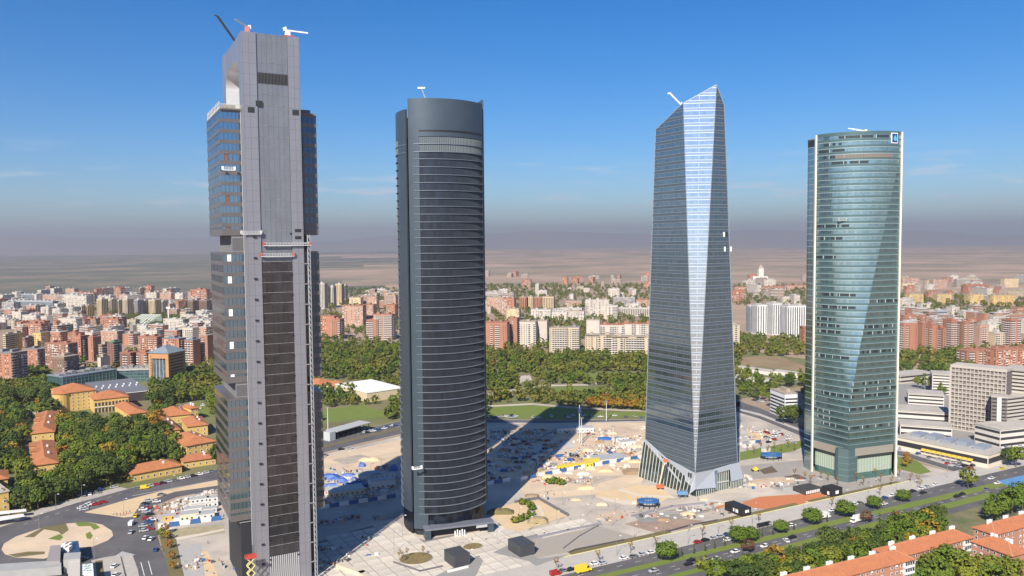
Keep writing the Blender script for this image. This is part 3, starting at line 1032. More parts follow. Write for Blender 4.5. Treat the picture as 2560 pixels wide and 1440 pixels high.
def lobes():
    A = Vector((-53.2, 418.5))
    B = A + 42.5 * Vector((math.cos(math.radians(27)), math.sin(math.radians(27))))
    A2 = A + Vector((-1.6, 2.6))
    C = Vector((-53.0, 470.0))
    C2 = C + Vector((2.5, 1.5))
    B2 = B + Vector((.6, 3.0))
    cen = Vector((-38, 440))
    t = thing('three_lobed_tower', 'dark slate tower with curved facade ringed by pale floor ledges', 'tower', (cen.x, cen.y, 0))

    def loc(P):
        return [(p[0] - cen.x, p[1] - cen.y) for p in P]
    main = loc(arc(A, B, 8.5, 48))
    left = loc(arc(C, A2, 9.0, 40))
    back = loc(arc(B2, C2, 9.0, 24))
    MB().prism(offset_path(main, -1.9)[1:-1] + offset_path(back, -1.9)[1:-1] + offset_path(left, -1.9)[1:-1], 0, 221).build('core', dark_m, t)
    zt = 211.0
    fh = 4.07
    for nm, path, top, gl0, gl1, desc in (('facade', main, 230.5, .125, .985, 'curved front facade'), ('side_facade', left, 225.5, .05, .80, 'curved side facade'), ('rear_facade', back, 233.5, .1, .9, None)):
        n = len(path) - 1
        i0, i1 = int(round(gl0 * n)), int(round(gl1 * n))
        fac = MB()
        # solid panels beside the glass, with the wall returning inwards at the slots
        for seg in (path[:i0 + 1], path[i1:]):
            if len(seg) > 1:
                inn = offset_path(seg, -.8)
                poly = seg + inn[::-1]
                fac.prism(poly, 12, zt)
        fo = fac.build(nm, lobe_pan, t)
        cr = MB()
        inn = offset_path(path, -1.0)
        cr.prism(path + inn[::-1], zt, top)
        cr.build('crown', [lobe_pan], fo, smooth=False)
        if nm == 'rear_facade':
            continue
        gp = offset_path(path, -.35)[i0:i1 + 1]
        lp = offset_path(path, .35)[i0:i1 + 1]
        k = 0
        z = 12.0
        while z + fh <= zt - 7.5:
            g = MB()
            g.wallstrip(gp, z + .3, z + fh)
            g.build('glass_band', lobe_gl, fo)
            ld = MB()
            q = offset_path(path, .30)
            ld.prism(q[max(i0 - (3 if nm == 'facade' else 0), 0):i1 + 1] + offset_path(path, -.6)[max(i0 - (3 if nm == 'facade' else 0), 0):i1 + 1][::-1], z, z + .28)
            ld.build('floor_ledge', ledge_m, fo)
            z += fh
            k += 1
        mu = MB()
        sub = 2
        for i in range(i0, i1):
            for s in range(sub):
                f = (s + .5) / sub
                a, b = gp[i - i0], gp[i - i0 + 1]
                x, y = a[0] + (b[0] - a[0]) * f, a[1] + (b[1] - a[1]) * f
                mu.box(x - .06, x + .06, y - .14, y + .06, 12, zt - 8)
        mu.build('mullions', mat('mullion_dark', (.06, .072, .09), .4, .5), fo, kind='stuff')
        # two louvre storeys under the crown
        for j in range(2):
            lv = MB()
            z0 = zt - 8.0 + j * 4.05
            lv.wallstrip(gp, z0 + .4, z0 + 3.9, 1)
            for i in range(i0, i1):
                a, b = gp[i - i0], gp[i - i0 + 1]
                x, y = (a[0] + b[0]) / 2, (a[1] + b[1]) / 2
                lv.box(x - .32, x + .32, y - .25, y + .1, z0 + .4, z0 + 3.6, 0)
            lv.build('louvre_band', [louv_m, lobe_pan], fo)
            ld = MB()
            q0 = max(i0 - 3, 0)
            ld.prism(offset_path(path, .25)[q0:] + offset_path(path, -.6)[q0:][::-1], z0 - .05, z0 + .35)
            ld.build('floor_ledge', ledge_m, fo)
        if nm == 'facade':
            vh = MB()
            vp = offset_path(path, .04)
            for i in range(i0, i1):
                for f in (.25, .75):
                    a, b = vp[i], vp[i + 1]
                    x, y = a[0] + (b[0] - a[0]) * f, a[1] + (b[1] - a[1]) * f
                    vh.obox((x, y), math.atan2(b[1] - a[1], b[0] - a[0]), .42, .2, 213.4, 214.3)
            vh.build('vent_holes', blackst, fo, kind='stuff')
            sj = MB()
            for k in range(46):
                zz = 12 + k * fh
                sj.wallstrip(offset_path(path, .03)[0:i0 + 1], zz, zz + .1)
            for i in (2, 4):
                x, y = offset_path(path, .03)[i]
                sj.box(x - .05, x + .05, y - .05, y + .05, 12, zt)
            sj.build('panel_joints', mat('joint_slate', (.06, .075, .09), .6), fo, kind='stuff')
    # ground storey
    n = len(main) - 1
    gs = MB()
    gs.wallstrip(offset_path(main, -1.4)[6:], 0, 12)
    gs.build('lobby_glazing', lobe_gl, t)
    gb = MB()
    pp = offset_path(main, .15)
    gb.prism(pp[0:9] + offset_path(main, -1.2)[0:9][::-1], 4.0, 12.2)
    gb.build('lobby_panel', lobe_pan, t)
    gb = MB()
    gb.wallstrip(offset_path(left, -.9), 0, 12)
    gb.build('side_lobby_wall', lobe_gl, t)
    rf = MB()
    rf.prism(offset_path(main, -1.6)[2:-2] + offset_path(back, -1.6)[2:-2] + offset_path(left, -1.6)[2:-2], 221.05, 221.4)
    rf.build('roof', mat('roof_grey', (.2, .2, .2), .9), t)
    return t, cen


LT, LCEN = lobes()
# entrance canopy in front of the three-lobed tower
pa, pb2 = at(1066, 1352), at(1234, 1331)
dv = (pb2 - pa)
az = math.atan2(dv.y, dv.x)
ln = dv.length
t = thing('entrance_canopy', 'long slate entrance canopy along the foot of the three-lobed tower', 'canopy', (pa.x, pa.y, 0), az)
MB().box(-.5, ln + .5, 0, 6.5, 5.0, 6.0).build('roof_slab', mat('canopy_slate', (.17, .18, .22), .5, .2), t)
MB().box(-.3, 2.6, .4, 6.0, 0, 4.98).build('end_pier', lobe_pan, t)
MB().box(ln - 2.8, ln + .2, .4, 6.0, 0, 4.98).build('end_pier', lobe_pan, t)
MB().box(2.7, ln - 2.9, 5.0, 6.0, 0, 4.9).build('back_wall', dark_m, t)
MB().box(ln - 9.5, ln - 3.4, .2, .5, 3.4, 4.8).build('sign_panel', mat('sign_grey', (.4, .4, .42), .5), t)
w3 = MB()
for i in range(5):
    w3.box(ln * .42 + i * 1.3, ln * .42 + i * 1.3 + .6, .9, 1.2, 0, 3.0 + .5 * (i % 2))
w3.build('door_frames', white_m, t)
# small cradle and roof davit
p = at(1042, 1170, 38)
cradle('work_platform', (p.x + .2, p.y - 1.2, 38), 5.0, 'white cradle low on the left edge of the three-lobed tower', (.78, .78, .8), 0.4)
t = thing('davit_crane', 'thin davit crane leaning above the roof of the three-lobed tower', 'crane', (LCEN.x - 4, LCEN.y - 6, 221.4))
MB().box(-.8, .8, -.8, .8, 0, 3).build('base', steel_m, t)
MB().bar((0, 0, 2.5), (-5.5, 0, 17), .5, mi=0).build('boom', mat('davit_grey', (.25, .28, .3), .5), t)
MB().box(-7.6, -3.6, -.5, .5, 17, 17.8).build('head', white_m, t)

# ------------------------------------------------------------------ faceted crystal tower
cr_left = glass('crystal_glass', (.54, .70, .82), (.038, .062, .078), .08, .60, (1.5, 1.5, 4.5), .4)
cr_front = glass('crystal_glass_lit', (.86, .91, .94), (.24, .28, .31), .14, .72, (1.5, 1.5, 4.5), .2)  # corner facet: bright sky reflection put into a paler glass colour
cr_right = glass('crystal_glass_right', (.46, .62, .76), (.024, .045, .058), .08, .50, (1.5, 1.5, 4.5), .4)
cr_sp = mat('crystal_spandrel', (.105, .14, .175), .35, .4, noise=.25, nscale=.1)
cr_line = mat('crystal_transom', (.27, .31, .345), .4, .3)
cr_line_b = mat('crystal_transom_lit', (.60, .67, .74), .35, .2)  # facet transoms: paler copy, the facet's brightness put into the colour
cr_sp_f = glass('crystal_spandrel_lit', (.74, .79, .84), (.24, .27, .31), .2, .6)  # facet spandrels, likewise a copy with the reflected light painted in


def crystal():
    o = at(1738, 1238)
    t = thing('crystal_tower', 'faceted glass tower with bright triangular corner facet and sloping pointed top', 'tower', (o.x, o.y, 0), A_ROAD)
    ZB = 14.0

    def K(z):
        return (z - ZB) / 231.0

    def corners(z):
        k = K(z)
        return [(0, 47.5 - 11.3 * k), (0, 12.0 * k), (15.5 * k, 0), (36 - 14 * k, 0), (36, 14 * k), (36, 47.5 - 11 * k), (36 - 11 * k, 47.5), (11 * k, 47.5)]
    tops = [226.5, 239.5, 250.0, 238.0, 232, 222, 220, 222]
    fh = 4.5
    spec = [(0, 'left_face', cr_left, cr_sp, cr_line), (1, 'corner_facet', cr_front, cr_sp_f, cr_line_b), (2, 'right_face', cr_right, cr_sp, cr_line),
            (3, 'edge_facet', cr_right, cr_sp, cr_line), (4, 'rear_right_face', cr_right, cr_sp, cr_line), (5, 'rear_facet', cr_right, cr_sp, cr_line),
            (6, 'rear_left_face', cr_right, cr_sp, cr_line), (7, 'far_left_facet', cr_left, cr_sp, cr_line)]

    def strip(mb, i, z0, z1, off, mi):
        """facet i between z0 and z1, clipped by its sloping top"""
        j = (i + 1) % 8
        a0, b0 = Vector(corners(z0)[i]), Vector(corners(z0)[j])
        a1, b1 = Vector(corners(z1)[i]), Vector(corners(z1)[j])
        d = Vector(corners(ZB + 100)[j]) - Vector(corners(ZB + 100)[i])
        d.normalize()
        nr = Vector((d.y, -d.x)) * off
        za, zb = tops[i], tops[j]
        pts = [(a0, z0, 0), (b0, z0, 1), (b1, z1, 1), (a1, z1, 0)]

        def lim(s):
            return za + (zb - za) * s
        if z0 > max(za, zb):
            return
        if z1 <= min(za, zb):
            mb.face([(p.x + nr.x, p.y + nr.y, z) for p, z, s in pts], mi)
            return
        # subdivide along s and clip each corner
        N = 12
        for q in range(N):
            s0, s1 = q / N, (q + 1) / N
            P = []
            for s, lo in ((s0, 1), (s1, 1), (s1, 0), (s0, 0)):
                z = z0 if lo else min(z1, lim(s))
                if z < z0:
                    z = z0
                f = (z - z0) / (z1 - z0)
                p = (a0.lerp(b0, s)).lerp(a1.lerp(b1, s), f)
                P.append((p.x + nr.x, p.y + nr.y, z))
            if P[2][2] - P[1][2] > .01 or P[3][2] - P[0][2] > .01:
                mb.face(P, mi)
    for i, nm, gm, sm, lm in spec:
        if i > 2:
            body = MB()
            for q in range(53):
                strip(body, i, ZB + q * fh, ZB + (q + 1) * fh, 0, 0)
            body.build(nm, gm, t)
            continue
        back = MB()
        for q in range(53):
            strip(back, i, ZB + q * fh, ZB + (q + 1) * fh, -.6, 0)
        fo = back.build(nm, dark_m, t)
        for q in range(53):
            z = ZB + q * fh
            g = MB()
            strip(g, i, z + 1.95, z + fh, 0, 0)
            if g.f:
                g.build('glass_band', gm, fo)
            s = MB()
            if q < 5 and i != 1:
                strip(s, i, z + 1.9, z + fh - .05, .04, 0)
            strip(s, i, z + .3, z + 1.8, .05, 0)
            strip(s, i, z, z + (.34 if i == 1 else .24), .14, 1)
            strip(s, i, z + 1.69, z + 1.95, .14, 1)
            if s.f:
                s.build('floor_band', [sm, lm], fo)
        mu = MB()
        ax = 24 if i == 0 else (10 if i == 1 else 18)
        for c in range(ax + 1):
            if i == 1 and c % 5:
                continue
            s = c / ax
            for q in range(0, 53, 1):
                z0, z1 = ZB + q * fh + 1.95, ZB + (q + 1) * fh
                j = i + 1
                if z1 > tops[i] + (tops[j] - tops[i]) * s:
                    continue
                p0 = Vector(corners(z0)[i]).lerp(Vector(corners(z0)[j]), s)
                p1 = Vector(corners(z1)[i]).lerp(Vector(corners(z1)[j]), s)
                d = (Vector(corners(ZB + 100)[j]) - Vector(corners(ZB + 100)[i])).normalized()
                nr = Vector((d.y, -d.x)) * .05
                hw = .07 if c % 4 else .16
                mu.face([(p0.x + nr.x - d.x * hw, p0.y + nr.y - d.y * hw, z0), (p0.x + nr.x + d.x * hw, p0.y + nr.y + d.y * hw, z0),
                         (p1.x + nr.x + d.x * hw, p1.y + nr.y + d.y * hw, z1), (p1.x + nr.x - d.x * hw, p1.y + nr.y - d.y * hw, z1)])
        mu.build('mullions', cr_line_b if i == 1 else mat('crystal_mullion', (.14, .17, .19), .4, .4), fo, kind='stuff')
        # narrow rib on the edge
    rf = MB()
    P = [(c[0], c[1], min(z, 999)) for c, z in zip([corners(tp)[i] for i, tp in enumerate(tops)], tops)]
    ctr = (18, 26, 222)
    for i in range(8):
        j = (i + 1) % 8
        a, b = Vector(P[i]), Vector(P[j])
        c = Vector(ctr)
        rf.face([tuple(a * .985 + c * .015), tuple(b * .985 + c * .015), ctr])
    rf.build('roof', mat('crystal_roof', (.30, .36, .38), .3, .3), t)
    eg = MB()
    cs0, cs1 = corners(ZB), corners(200)
    for i in (0, 1, 2, 3):
        a, b = corners(ZB)[i], corners(tops[i])[i]
        eg.bar((a[0] - .05, a[1] - .05, ZB), (b[0] - .05, b[1] - .05, tops[i]), .35)
    for i in (0, 1, 2):
        a, b = corners(tops[i])[i], corners(tops[i + 1])[i + 1]
        eg.bar((a[0], a[1], tops[i]), (b[0], b[1], tops[i + 1]), .5)
    eg.build('edge_ribs', mat('edge_rib', (.38, .43, .46), .4, .4), t)
    # odd open panes on the right face
    for (x, zz, m) in ((22.2, 158, white_m), (24.5, 158, dark_m), (23.0, 149, white_m), (28.2, 149, white_m)):
        MB().box(x, x + 1.2, -.3, .1, zz, zz + 3).build('open_pane', m, t)
    lv = MB()
    for i in range(9):
        lv.box(8.6 + i * .75, 9.1 + i * .75, -.35 - .0 * i, .4, 198.5, 201)
    # podium: glazed lobby that splays out, with slanting pale fascias
    lob = glass('lobby_glass', (.42, .5, .5), (.04, .055, .05), .08, .35, (1.6, 1.6, 9), .4)
    fasc = mat('lobby_fascia', (.42, .45, .49), .45, .3)
    pd = MB()
    pd.box(1.2, 34.8, 1.2, 46, 0, ZB + .3)
    pod = pd.build('podium', dark_m, t)
    lg = MB()
    lg.face([(-4.5, 48.5, 0), (-2.8, 2, 0), (-1.2, 2, 8.0), (-.6, 47.5, 24)])
    lg.build('lobby_glazing', lob, pod)
    lg = MB()
    for i in range(17):
        f = i / 16
        y0 = 48.5 - 46.5 * f
        lg.bar((-4.6 + 1.7 * f, y0, 0), (-.75 - .55 * f, y0 - f, 23.8 - 15.9 * f), .3)
    lg.build('lobby_mullions', mat('lobby_mullion', (.55, .55, .5), .5), pod)
    lg = MB()
    lg.face([(-.8, 47.5, 23.5), (-2.4, 2.0, .8), (-.9, -1.0, 4.0), (-.4, -.5, 14), (-.35, 26, 17.5), (-.5, 47.0, 25.5)])
    lg.build('slanting_fascia', fasc, pod)
    lg = MB()
    lg.face([(-.9, -1.0, 4.0), (14, -3.2, 3.2), (15.5, -.5, 13.9), (-.4, -.45, 14)])
    lg.face([(27, -3.2, 5.0), (38.5, -3.0, 5.0), (37.0, -.4, 15), (28.5, -.4, 15)])
    lg.face([(15.5, -1.0, 11.3), (28.5, -1.0, 11.6), (28.5, -.4, 15), (15.5, -.4, 14)])
    lg.build('front_fascia', fasc, pod)
    lg = MB()
    lg.face([(-2.4, 1.5, 0), (-1.6, -2.2, 0), (14, -2.4, 0), (14, -2.2, 3.4), (-.8, -.9, 4)])
    lg.face([(17.5, -1.4, 0), (27, -1.4, 0), (27, -1.0, 11.3), (17.5, -1.0, 11.3)])
    lg.face([(27, -2.4, 0), (38.5, -2.4, 0), (38.5, -2.6, 5), (27, -2.6, 5)])
    lg.face([(37.2, -2.4, 0), (37.2, 46, 0), (36.4, 46, 14), (36.4, -.4, 14.5)])
    lg.build('front_glazing', lob, pod)
    lg = MB()
    lg.face([(14.2, -2.6, 1.0), (17.4, -1.6, 1.0), (17.6, -1.2, 13.0), (15.0, -1.2, 13.2)])
    lg.build('blue_glass_fin', glass('fin_glass', (.6, .75, .85), (.12, .22, .3), .1, .5), pod)
    lg = MB()
    for i in range(7):
        lg.bar((17.6 + i * 1.55, -1.5, 0), (17.6 + i * 1.55, -1.1, 11.2), .22)
    for i in range(9):
        lg.bar((27.2 + i * 1.4, -2.5, 0), (27.2 + i * 1.4, -2.7, 5), .2)
        lg.bar((-1.2 + i * 1.8, -2.35, 0), (-1.0 + i * 1.8, -2.2, 3.4), .2)
    lg.bar((17.5, -1.6, 5.5), (27, -1.6, 5.0), .5)
    lg.build('front_mullions', mat('lobby_mullion', (.55, .55, .5), .5), pod)
    for dx in (0, 1.9):
        MB().box(-1.05, -.75, 2.2 + dx, 3.4 + dx, 7.6, 13).build('open_panel', blackst, pod)
    return t, o


CT, CO = crystal()
t = thing('jib_crane', 'white crane jib leaning left off the roof of the crystal tower', 'crane', at(1712, 272, 238), 0)
t.location = tuple(at(1712, 272, 238) + Vector((1.2, 4.5, -4)))
MB().box(-1.5, 1.5, -1.5, 1.5, 0, 5.0).build('base', white_m, t)
MB().bar((0, 0, 4.5), (-9.8, 0, 14.6), .9, mi=0).bar((-.6, 0, 4.8), (-2.5, 0, 9), .5).build('boom', mat('boom_white', (.78, .74, .72), .5), t)
MB().box(-11.0, -9.4, -.4, .4, 13.9, 14.8).build('head', white_m, t)

# ------------------------------------------------------------------ green glass tower, curved above and square below
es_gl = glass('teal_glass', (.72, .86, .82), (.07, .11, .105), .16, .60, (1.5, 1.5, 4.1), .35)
es_glr = glass('teal_glass_dim', (.46, .59, .60), (.042, .072, .072), .12, .50, (1.5, 1.5, 4.1), .35)  # dimmer copy of the curved glass: the flat face's weaker reflection painted in
es_sp = mat('teal_spandrel', (.10, .165, .165), .3, .35, noise=.2, nscale=.1)
es_line = mat('teal_transom', (.28, .37, .38), .45, .25)
es_open = mat('opening_dark', (.015, .025, .028), .6)
cream_m = mat('cream_fin', (.66, .63, .53), .55)


def espacio():
    Lf, Rf, Fr = Vector((201.2, 531.2)), Vector((250.6, 518.5)), Vector((214.6, 505.5))
    cen = (Lf + Rf) / 2
    t = thing('green_glass_tower', 'teal glass tower with curved front, square foot and two cream fins', 'tower', (cen.x, cen.y, 0))
    Lf, Rf, Fr = Lf - cen, Rf - cen, Fr - cen
    N1, N2 = 30, 14

    def sect(z):
        k = min(max((z - 45) / 165.0, 0), 1)
        tau = k ** 1.15
        Cn = Fr.lerp(Rf, tau)
        sag = 10.5 * min(max((z - 20) / 190.0, 0), 1) ** 1.1
        L = arc(Lf, Cn, max(sag, .05), N1)
        R = [tuple(Cn.lerp(Rf, i / N2)) for i in range(1, N2 + 1)]
        return L, [L[-1]] + R
    zb, fh, nf = 24.0, 4.05, 49
    zt = zb + fh * nf
    core = MB()
    for q in range(0, 49, 2):
        L, R = sect(zb + q * fh)
        P = L + R[1:]
        P = offset_path(P, -1.5)
        core.prism(P + [(Rf.x + 3, Rf.y + 9), (Fr.x * -1, Fr.y * -1 + 6), (Lf.x - 2, Lf.y + 8)], zb + q * fh, min(zb + (q + 2) * fh, zt))
    core.build('core', dark_m, t)
    rr = random.Random(5)
    colm = mat('inner_column', (.30, .37, .36), .7)
    for q in range(nf):
        z0, z1 = zb + q * fh, zb + (q + 1) * fh
        La, Ra = sect(z0)
        Lb, Rb = sect(z1)
        g, s = MB(), MB()

        def lerpP(A, B, f):
            return [(a[0] + (b[0] - a[0]) * f, a[1] + (b[1] - a[1]) * f) for a, b in zip(A, B)]

        def ribbon(mb, f0, f1, off, A, B, mi):
            p0, p1 = offset_path(lerpP(A, B, f0), off), offset_path(lerpP(A, B, f1), off)
            for i in range(len(p0) - 1):
                mb.face([(*p0[i], z0 + (z1 - z0) * f0), (*p0[i + 1], z0 + (z1 - z0) * f0), (*p1[i + 1], z0 + (z1 - z0) * f1), (*p1[i], z0 + (z1 - z0) * f1)], mi)
        ribbon(g, .42, 1, 0, La, Lb, 0)
        flat_ok = (Vector(Ra[0]) - Vector(Ra[-1])).length > .4
        if flat_ok:
            ribbon(g, .42, 1, 0, Ra, Rb, 1)
        # storeys whose panes are not in yet: dark openings with columns behind
        if (q < 22 and rr.random() < .5) or rr.random() < .10 or q in (46, 47, 48, 44):
            a0 = rr.randint(0, 8)
            a1 = min(N1, a0 + rr.randint(6, 20))
            p0 = offset_path(lerpP(La, Lb, .5), .05)
            for i in range(a0, a1):
                if rr.random() < .85:
                    g.face([(*p0[i], z0 + fh * .5), (*p0[i + 1], z0 + fh * .5), (*p0[i + 1], z1 - .3), (*p0[i], z1 - .3)], 2)
                if i % 5 == 0:
                    x, y = offset_path(p0, .06)[i]
                    g.obox((x, y), 0, .5, .12, z0 + fh * .45, z1 - .2, 3)
        if q < 24 and rr.random() < .4 and flat_ok:
            p0 = offset_path(lerpP(Ra, Rb, .5), .05)
            for i in range(len(p0) - 1):
                if rr.random() < .5:
                    g.face([(*p0[i], z0 + fh * .5), (*p0[i + 1], z0 + fh * .5), (*p0[i + 1], z1 - .3), (*p0[i], z1 - .3)], 2)
                if i % 4 == 0:
                    x, y = offset_path(p0, .06)[i]
                    g.obox((x, y), 0, .5, .12, z0 + fh * .45, z1 - .2, 3)
        g.build('glass_band', [es_gl, es_glr, es_open, colm], t)
        ribbon(s, .06, .44, .06, La, Lb, 0)
        ribbon(s, 0, .10, .16, La, Lb, 1)
        if flat_ok:
            ribbon(s, .06, .44, .06, Ra, Rb, 0)
            ribbon(s, 0, .08, .14, Ra, Rb, 1)
        s.build('floor_band', [es_sp, es_line], t)
    # mullions over the curved glass
    mu = MB()
    for q in range(nf):
        z0, z1 = zb + q * fh + fh * .44, zb + (q + 1) * fh
        L, R = sect(z0)
        L2, R2 = sect(z1)
        for P, P2 in ((L, L2), (R, R2)):
            P, P2 = offset_path(P, .05), offset_path(P2, .05)
            for i in range(0, len(P) - 1):
                d = Vector((P[i + 1][0] - P[i][0], P[i + 1][1] - P[i][1]))
                if d.length < .2:
                    continue
                d = d.normalized() * .06
                mu.face([(P[i][0] - d.x, P[i][1] - d.y, z0), (P[i][0] + d.x, P[i][1] + d.y, z0), (P2[i][0] + d.x, P2[i][1] + d.y, z1), (P2[i][0] - d.x, P2[i][1] - d.y, z1)])
    mu.build('mullions', mat('teal_mullion', (.11, .16, .16), .4, .3), t, kind='stuff')
    # crown storey with parapet
    L, R = sect(zt)
    MB().prism(offset_path(L, .1) + offset_path(L, -1.0)[::-1], zt, zt + 2.2).build('parapet', es_sp, t)
    MB().prism(offset_path(L, -1.1) + [(Rf.x + 3, Rf.y + 9), (-Fr.x, -Fr.y + 6), (Lf.x - 2, Lf.y + 8)], zt - .5, zt + .2).build('roof', mat('roof_grey', (.2, .2, .2), .9), t)
    # brown unglazed strip below the crown
    p0 = offset_path(sect(zb + 46 * fh)[0], .12)
    br = MB()
    br.wallstrip(p0[7:27], zb + 45 * fh + 1.6, zb + 46 * fh - .1)
    for i in range(7, 27):
        br.box(p0[i][0] - .12, p0[i][0] + .12, p0[i][1] - .25, p0[i][1], zb + 45 * fh + 1.6, zb + 46 * fh - .1)
    br.build('brown_screen', mat('brown_screen', (.17, .145, .125), .7), t)
    # end walls outside the fins
    for sgn, P, Q in ((-1, Lf, Lf + Vector((-2.2, 9.0))), (1, Rf, Rf + Vector((5.2, 9.0)))):
        ew = MB()
        for q in range(52):
            z = 4 + q * 4.1
            ew.face([(P.x, P.y, z), (Q.x, Q.y, z), (Q.x, Q.y, z + 4.1 - .5), (P.x, P.y, z + 4.1 - .5)], 0)
            ew.face([(P.x, P.y, z + 3.6), (Q.x, Q.y, z + 3.6), (Q.x, Q.y, z + 4.1), (P.x, P.y, z + 4.1)], 1)
        ew.face([(P.x, P.y, 0), (Q.x, Q.y, 0), (Q.x, Q.y, 4), (P.x, P.y, 4)], 0)
        ew.build('end_wall', [es_glr, es_line], t)
        f = MB()
        f.box(P.x - .48 + sgn * .4, P.x + .48 + sgn * .4, P.y - 1.3, P.y + .6, 0, zt + 1.8)
        f.build('fin', cream_m, t)
    # rear
    rw = MB()
    rw.wallstrip([(Rf.x + 5.2, Rf.y + 9), (-Fr.x, -Fr.y + 6), (Lf.x - 2.2, Lf.y + 9)], 0, zt)
    rw.build('rear_wall', es_glr, t)
    # foot: beige band, tapering soffit and corner column
    L, R = sect(10)
    V = [tuple(Lf), tuple(Fr), tuple(Rf)]

    def sub(P, a, b):
        return [tuple(Vector(P[0]).lerp(Vector(P[1]), a)), tuple(Vector(P[0]).lerp(Vector(P[1]), b))]
    MB().wallstrip(offset_path(V, -.3), 21.5, 24.1).build('base_band', es_sp, t)
    bb = MB()
    bb.wallstrip(sub([Lf, Fr], .03, .86), 16.5, 21.6)
    bb.wallstrip(sub([Fr, Rf], .14, .97), 16.5, 21.6)
    bb.build('beige_band', mat('beige_panel', (.27, .245, .2), .6), t)
    cb = MB()
    for A, B, s in ((Lf, Fr, 1), (Fr, Rf, -1)):
        d = (B - A).normalized()
        nr = Vector((-d.y, d.x)) * 3.0
        a, b = (A.lerp(B, .03), A.lerp(B, .86)) if s == 1 else (A.lerp(B, .14), A.lerp(B, .97))
        cb.face([(a.x, a.y, 16.6), (b.x, b.y, 16.6), (b.x + nr.x, b.y + nr.y, 13), (a.x + nr.x, a.y + nr.y, 13)])
    cb.build('soffit', mat('soffit_dark', (.06, .075, .075), .6), t)
    lw = MB()
    fins = MB()
    for A, B, s in ((Lf, Fr, 1), (Fr, Rf, -1)):
        d = (B - A).normalized()
        nr = Vector((-d.y, d.x)) * 2.6
        a, b = A + nr, B + nr
        lw.face([(a.x, a.y, 4.5), (b.x, b.y, 4.5), (b.x, b.y, 14), (a.x, a.y, 14)], 0)
        lw.face([(a.x, a.y, 0), (b.x, b.y, 0), (b.x, b.y, 4.5), (a.x, a.y, 4.5)], 1)
        for i in range(1, 16):
            p = a.lerp(b, i / 16)
            fins.obox((p.x - nr.x * .05, p.y - nr.y * .05), math.atan2(d.y, d.x), .18, .3, 4.5, 13.8)
    lw.build('lobby_glazing', [mat('lobby_pale', (.30, .36, .29), .35, .0), glass('lobby_teal', (.4, .6, .58), (.04, .12, .11), .1, .4)], t)
    fins.build('lobby_fins', mat('lobby_fin', (.45, .5, .42), .5), t)
    cm = MB()
    q = Fr + Vector((.1, .0))
    cm.prism([(q.x - 6.0, q.y + 6.0), (q.x - 5.4, q.y + 3.2), (q.x, q.y - .3), (q.x + 7.0, q.y + 2.8), (q.x + 6.0, q.y + 6.5)], 0, 21.4)
    cm.build('corner_column', [mat('column_teal', (.10, .155, .16), .35, .3)], t)
    cj = MB()
    for zz in (4, 8, 12, 16):
        cj.wallstrip([(q.x - 5.5, q.y + 3.2), (q.x, q.y - .38), (q.x + 7.0, q.y + 2.7)], zz, zz + .15)
    cj.build('column_joints', es_line, t)
    # square sign at the top right: blue field, pale drop, white border
    s = MB()
    p = offset_path(sect(zt - 4)[0], .25)
    d = Vector((p[N1][0] - p[N1 - 4][0], p[N1][1] - p[N1 - 4][1])).normalized()
    e = Vector(p[N1 - 2]) - d * 2.6
    nr = Vector((d.y, -d.x))

    def S(a, z, o=0.0):
        return (e.x + d.x * a + nr.x * (.35 + o), e.y + d.y * a + nr.y * (.35 + o), z)
    zs = zt - 5.6

    def board(mb, a0, a1, z0, z1, o, mi):
        q = [(a0, z0), (a1, z0), (a1, z1), (a0, z1)]
        for i in range(4):
            j = (i + 1) % 4
            mb.face([S(*q[i], -.6), S(*q[j], -.6), S(*q[j], o), S(*q[i], o)], mi)
        mb.face([S(*k, o) for k in q], mi)
    board(s, -2.7, 2.7, zs, zs + 6.6, 0, 0)
    sg = s.build('sign', mat('sign_white', (.75, .8, .85), .5), t)
    s = MB()
    board(s, -2.2, 2.2, zs + .55, zs + 6.05, .12, 0)
    s.build('sign_field', mat('sign_blue', (.012, .06, .19), .4), sg)
    s = MB()
    drop = [(-.3, 1.2), (.9, .9), (1.7, 1.7), (1.6, 2.9), (.9, 3.7), (.5, 4.9), (-.2, 4.0), (-1.2, 2.9), (-1.1, 1.8)]
    s.face([S(a, zs + .5 + b, .2) for a, b in drop])
    s.build('sign_emblem', mat('sign_cyan', (.10, .42, .66), .4), sg)
    # a hung cradle and roof crane
    return t, cen, zt, sect, zb, fh


ET, ECEN, EZT, ESECT, EZB, EFH = espacio()
pL = offset_path(ESECT(168)[0], 1.0)[12]
cradle('work_platform', (ECEN.x + pL[0], ECEN.y + pL[1], 168), 5.2, 'grey cradle hung high on the curved face of the green glass tower', (.42, .41, .4), 0.0)
t = thing('roof_crane', 'white folded maintenance crane on the roof of the green glass tower', 'crane', (ECEN.x + 2, ECEN.y - 2, EZT + .2))
MB().box(-2, 2, -1.5, 1.5, 0, 2.5).build('base', white_m, t)
MB().bar((1.5, 0, 3), (-6.5, 0, 4.4), .8).bar((-6.5, 0, 4.4), (-9.5, 0, 4.9), .5).build('arm', white_m, t)
MB().box(1.2, 2.6, -.7, .7, 2.4, 4).build('cabin', white_m, t)

# ------------------------------------------------------------------ background city
RC = random.Random(21)
WALL = {
    'brick': (.42, .19, .115), 'brick2': (.37, .185, .12), 'dbrick': (.25, .115, .08), 'pink': (.47, .29, .21), 'beige': (.56, .45, .32), 'white': (.57, .51, .44),
    'cream': (.62, .48, .29), 'yellow': (.62, .42, .16), 'grey': (.33, .31, .30), 'brown': (.25, .16, .11), 'pale': (.54, .48, .41), 'greyblue': (.30, .34, .38), 'bright': (.72, .72, .70)}
ROOF = {'red': (.38, .17, .105), 'grey': (.26, .25, .24), 'white': (.50, .465, .425), 'tan': (.40, .33, .25), 'green': (.10, .22, .13), 'slate': (.2, .24, .28)}


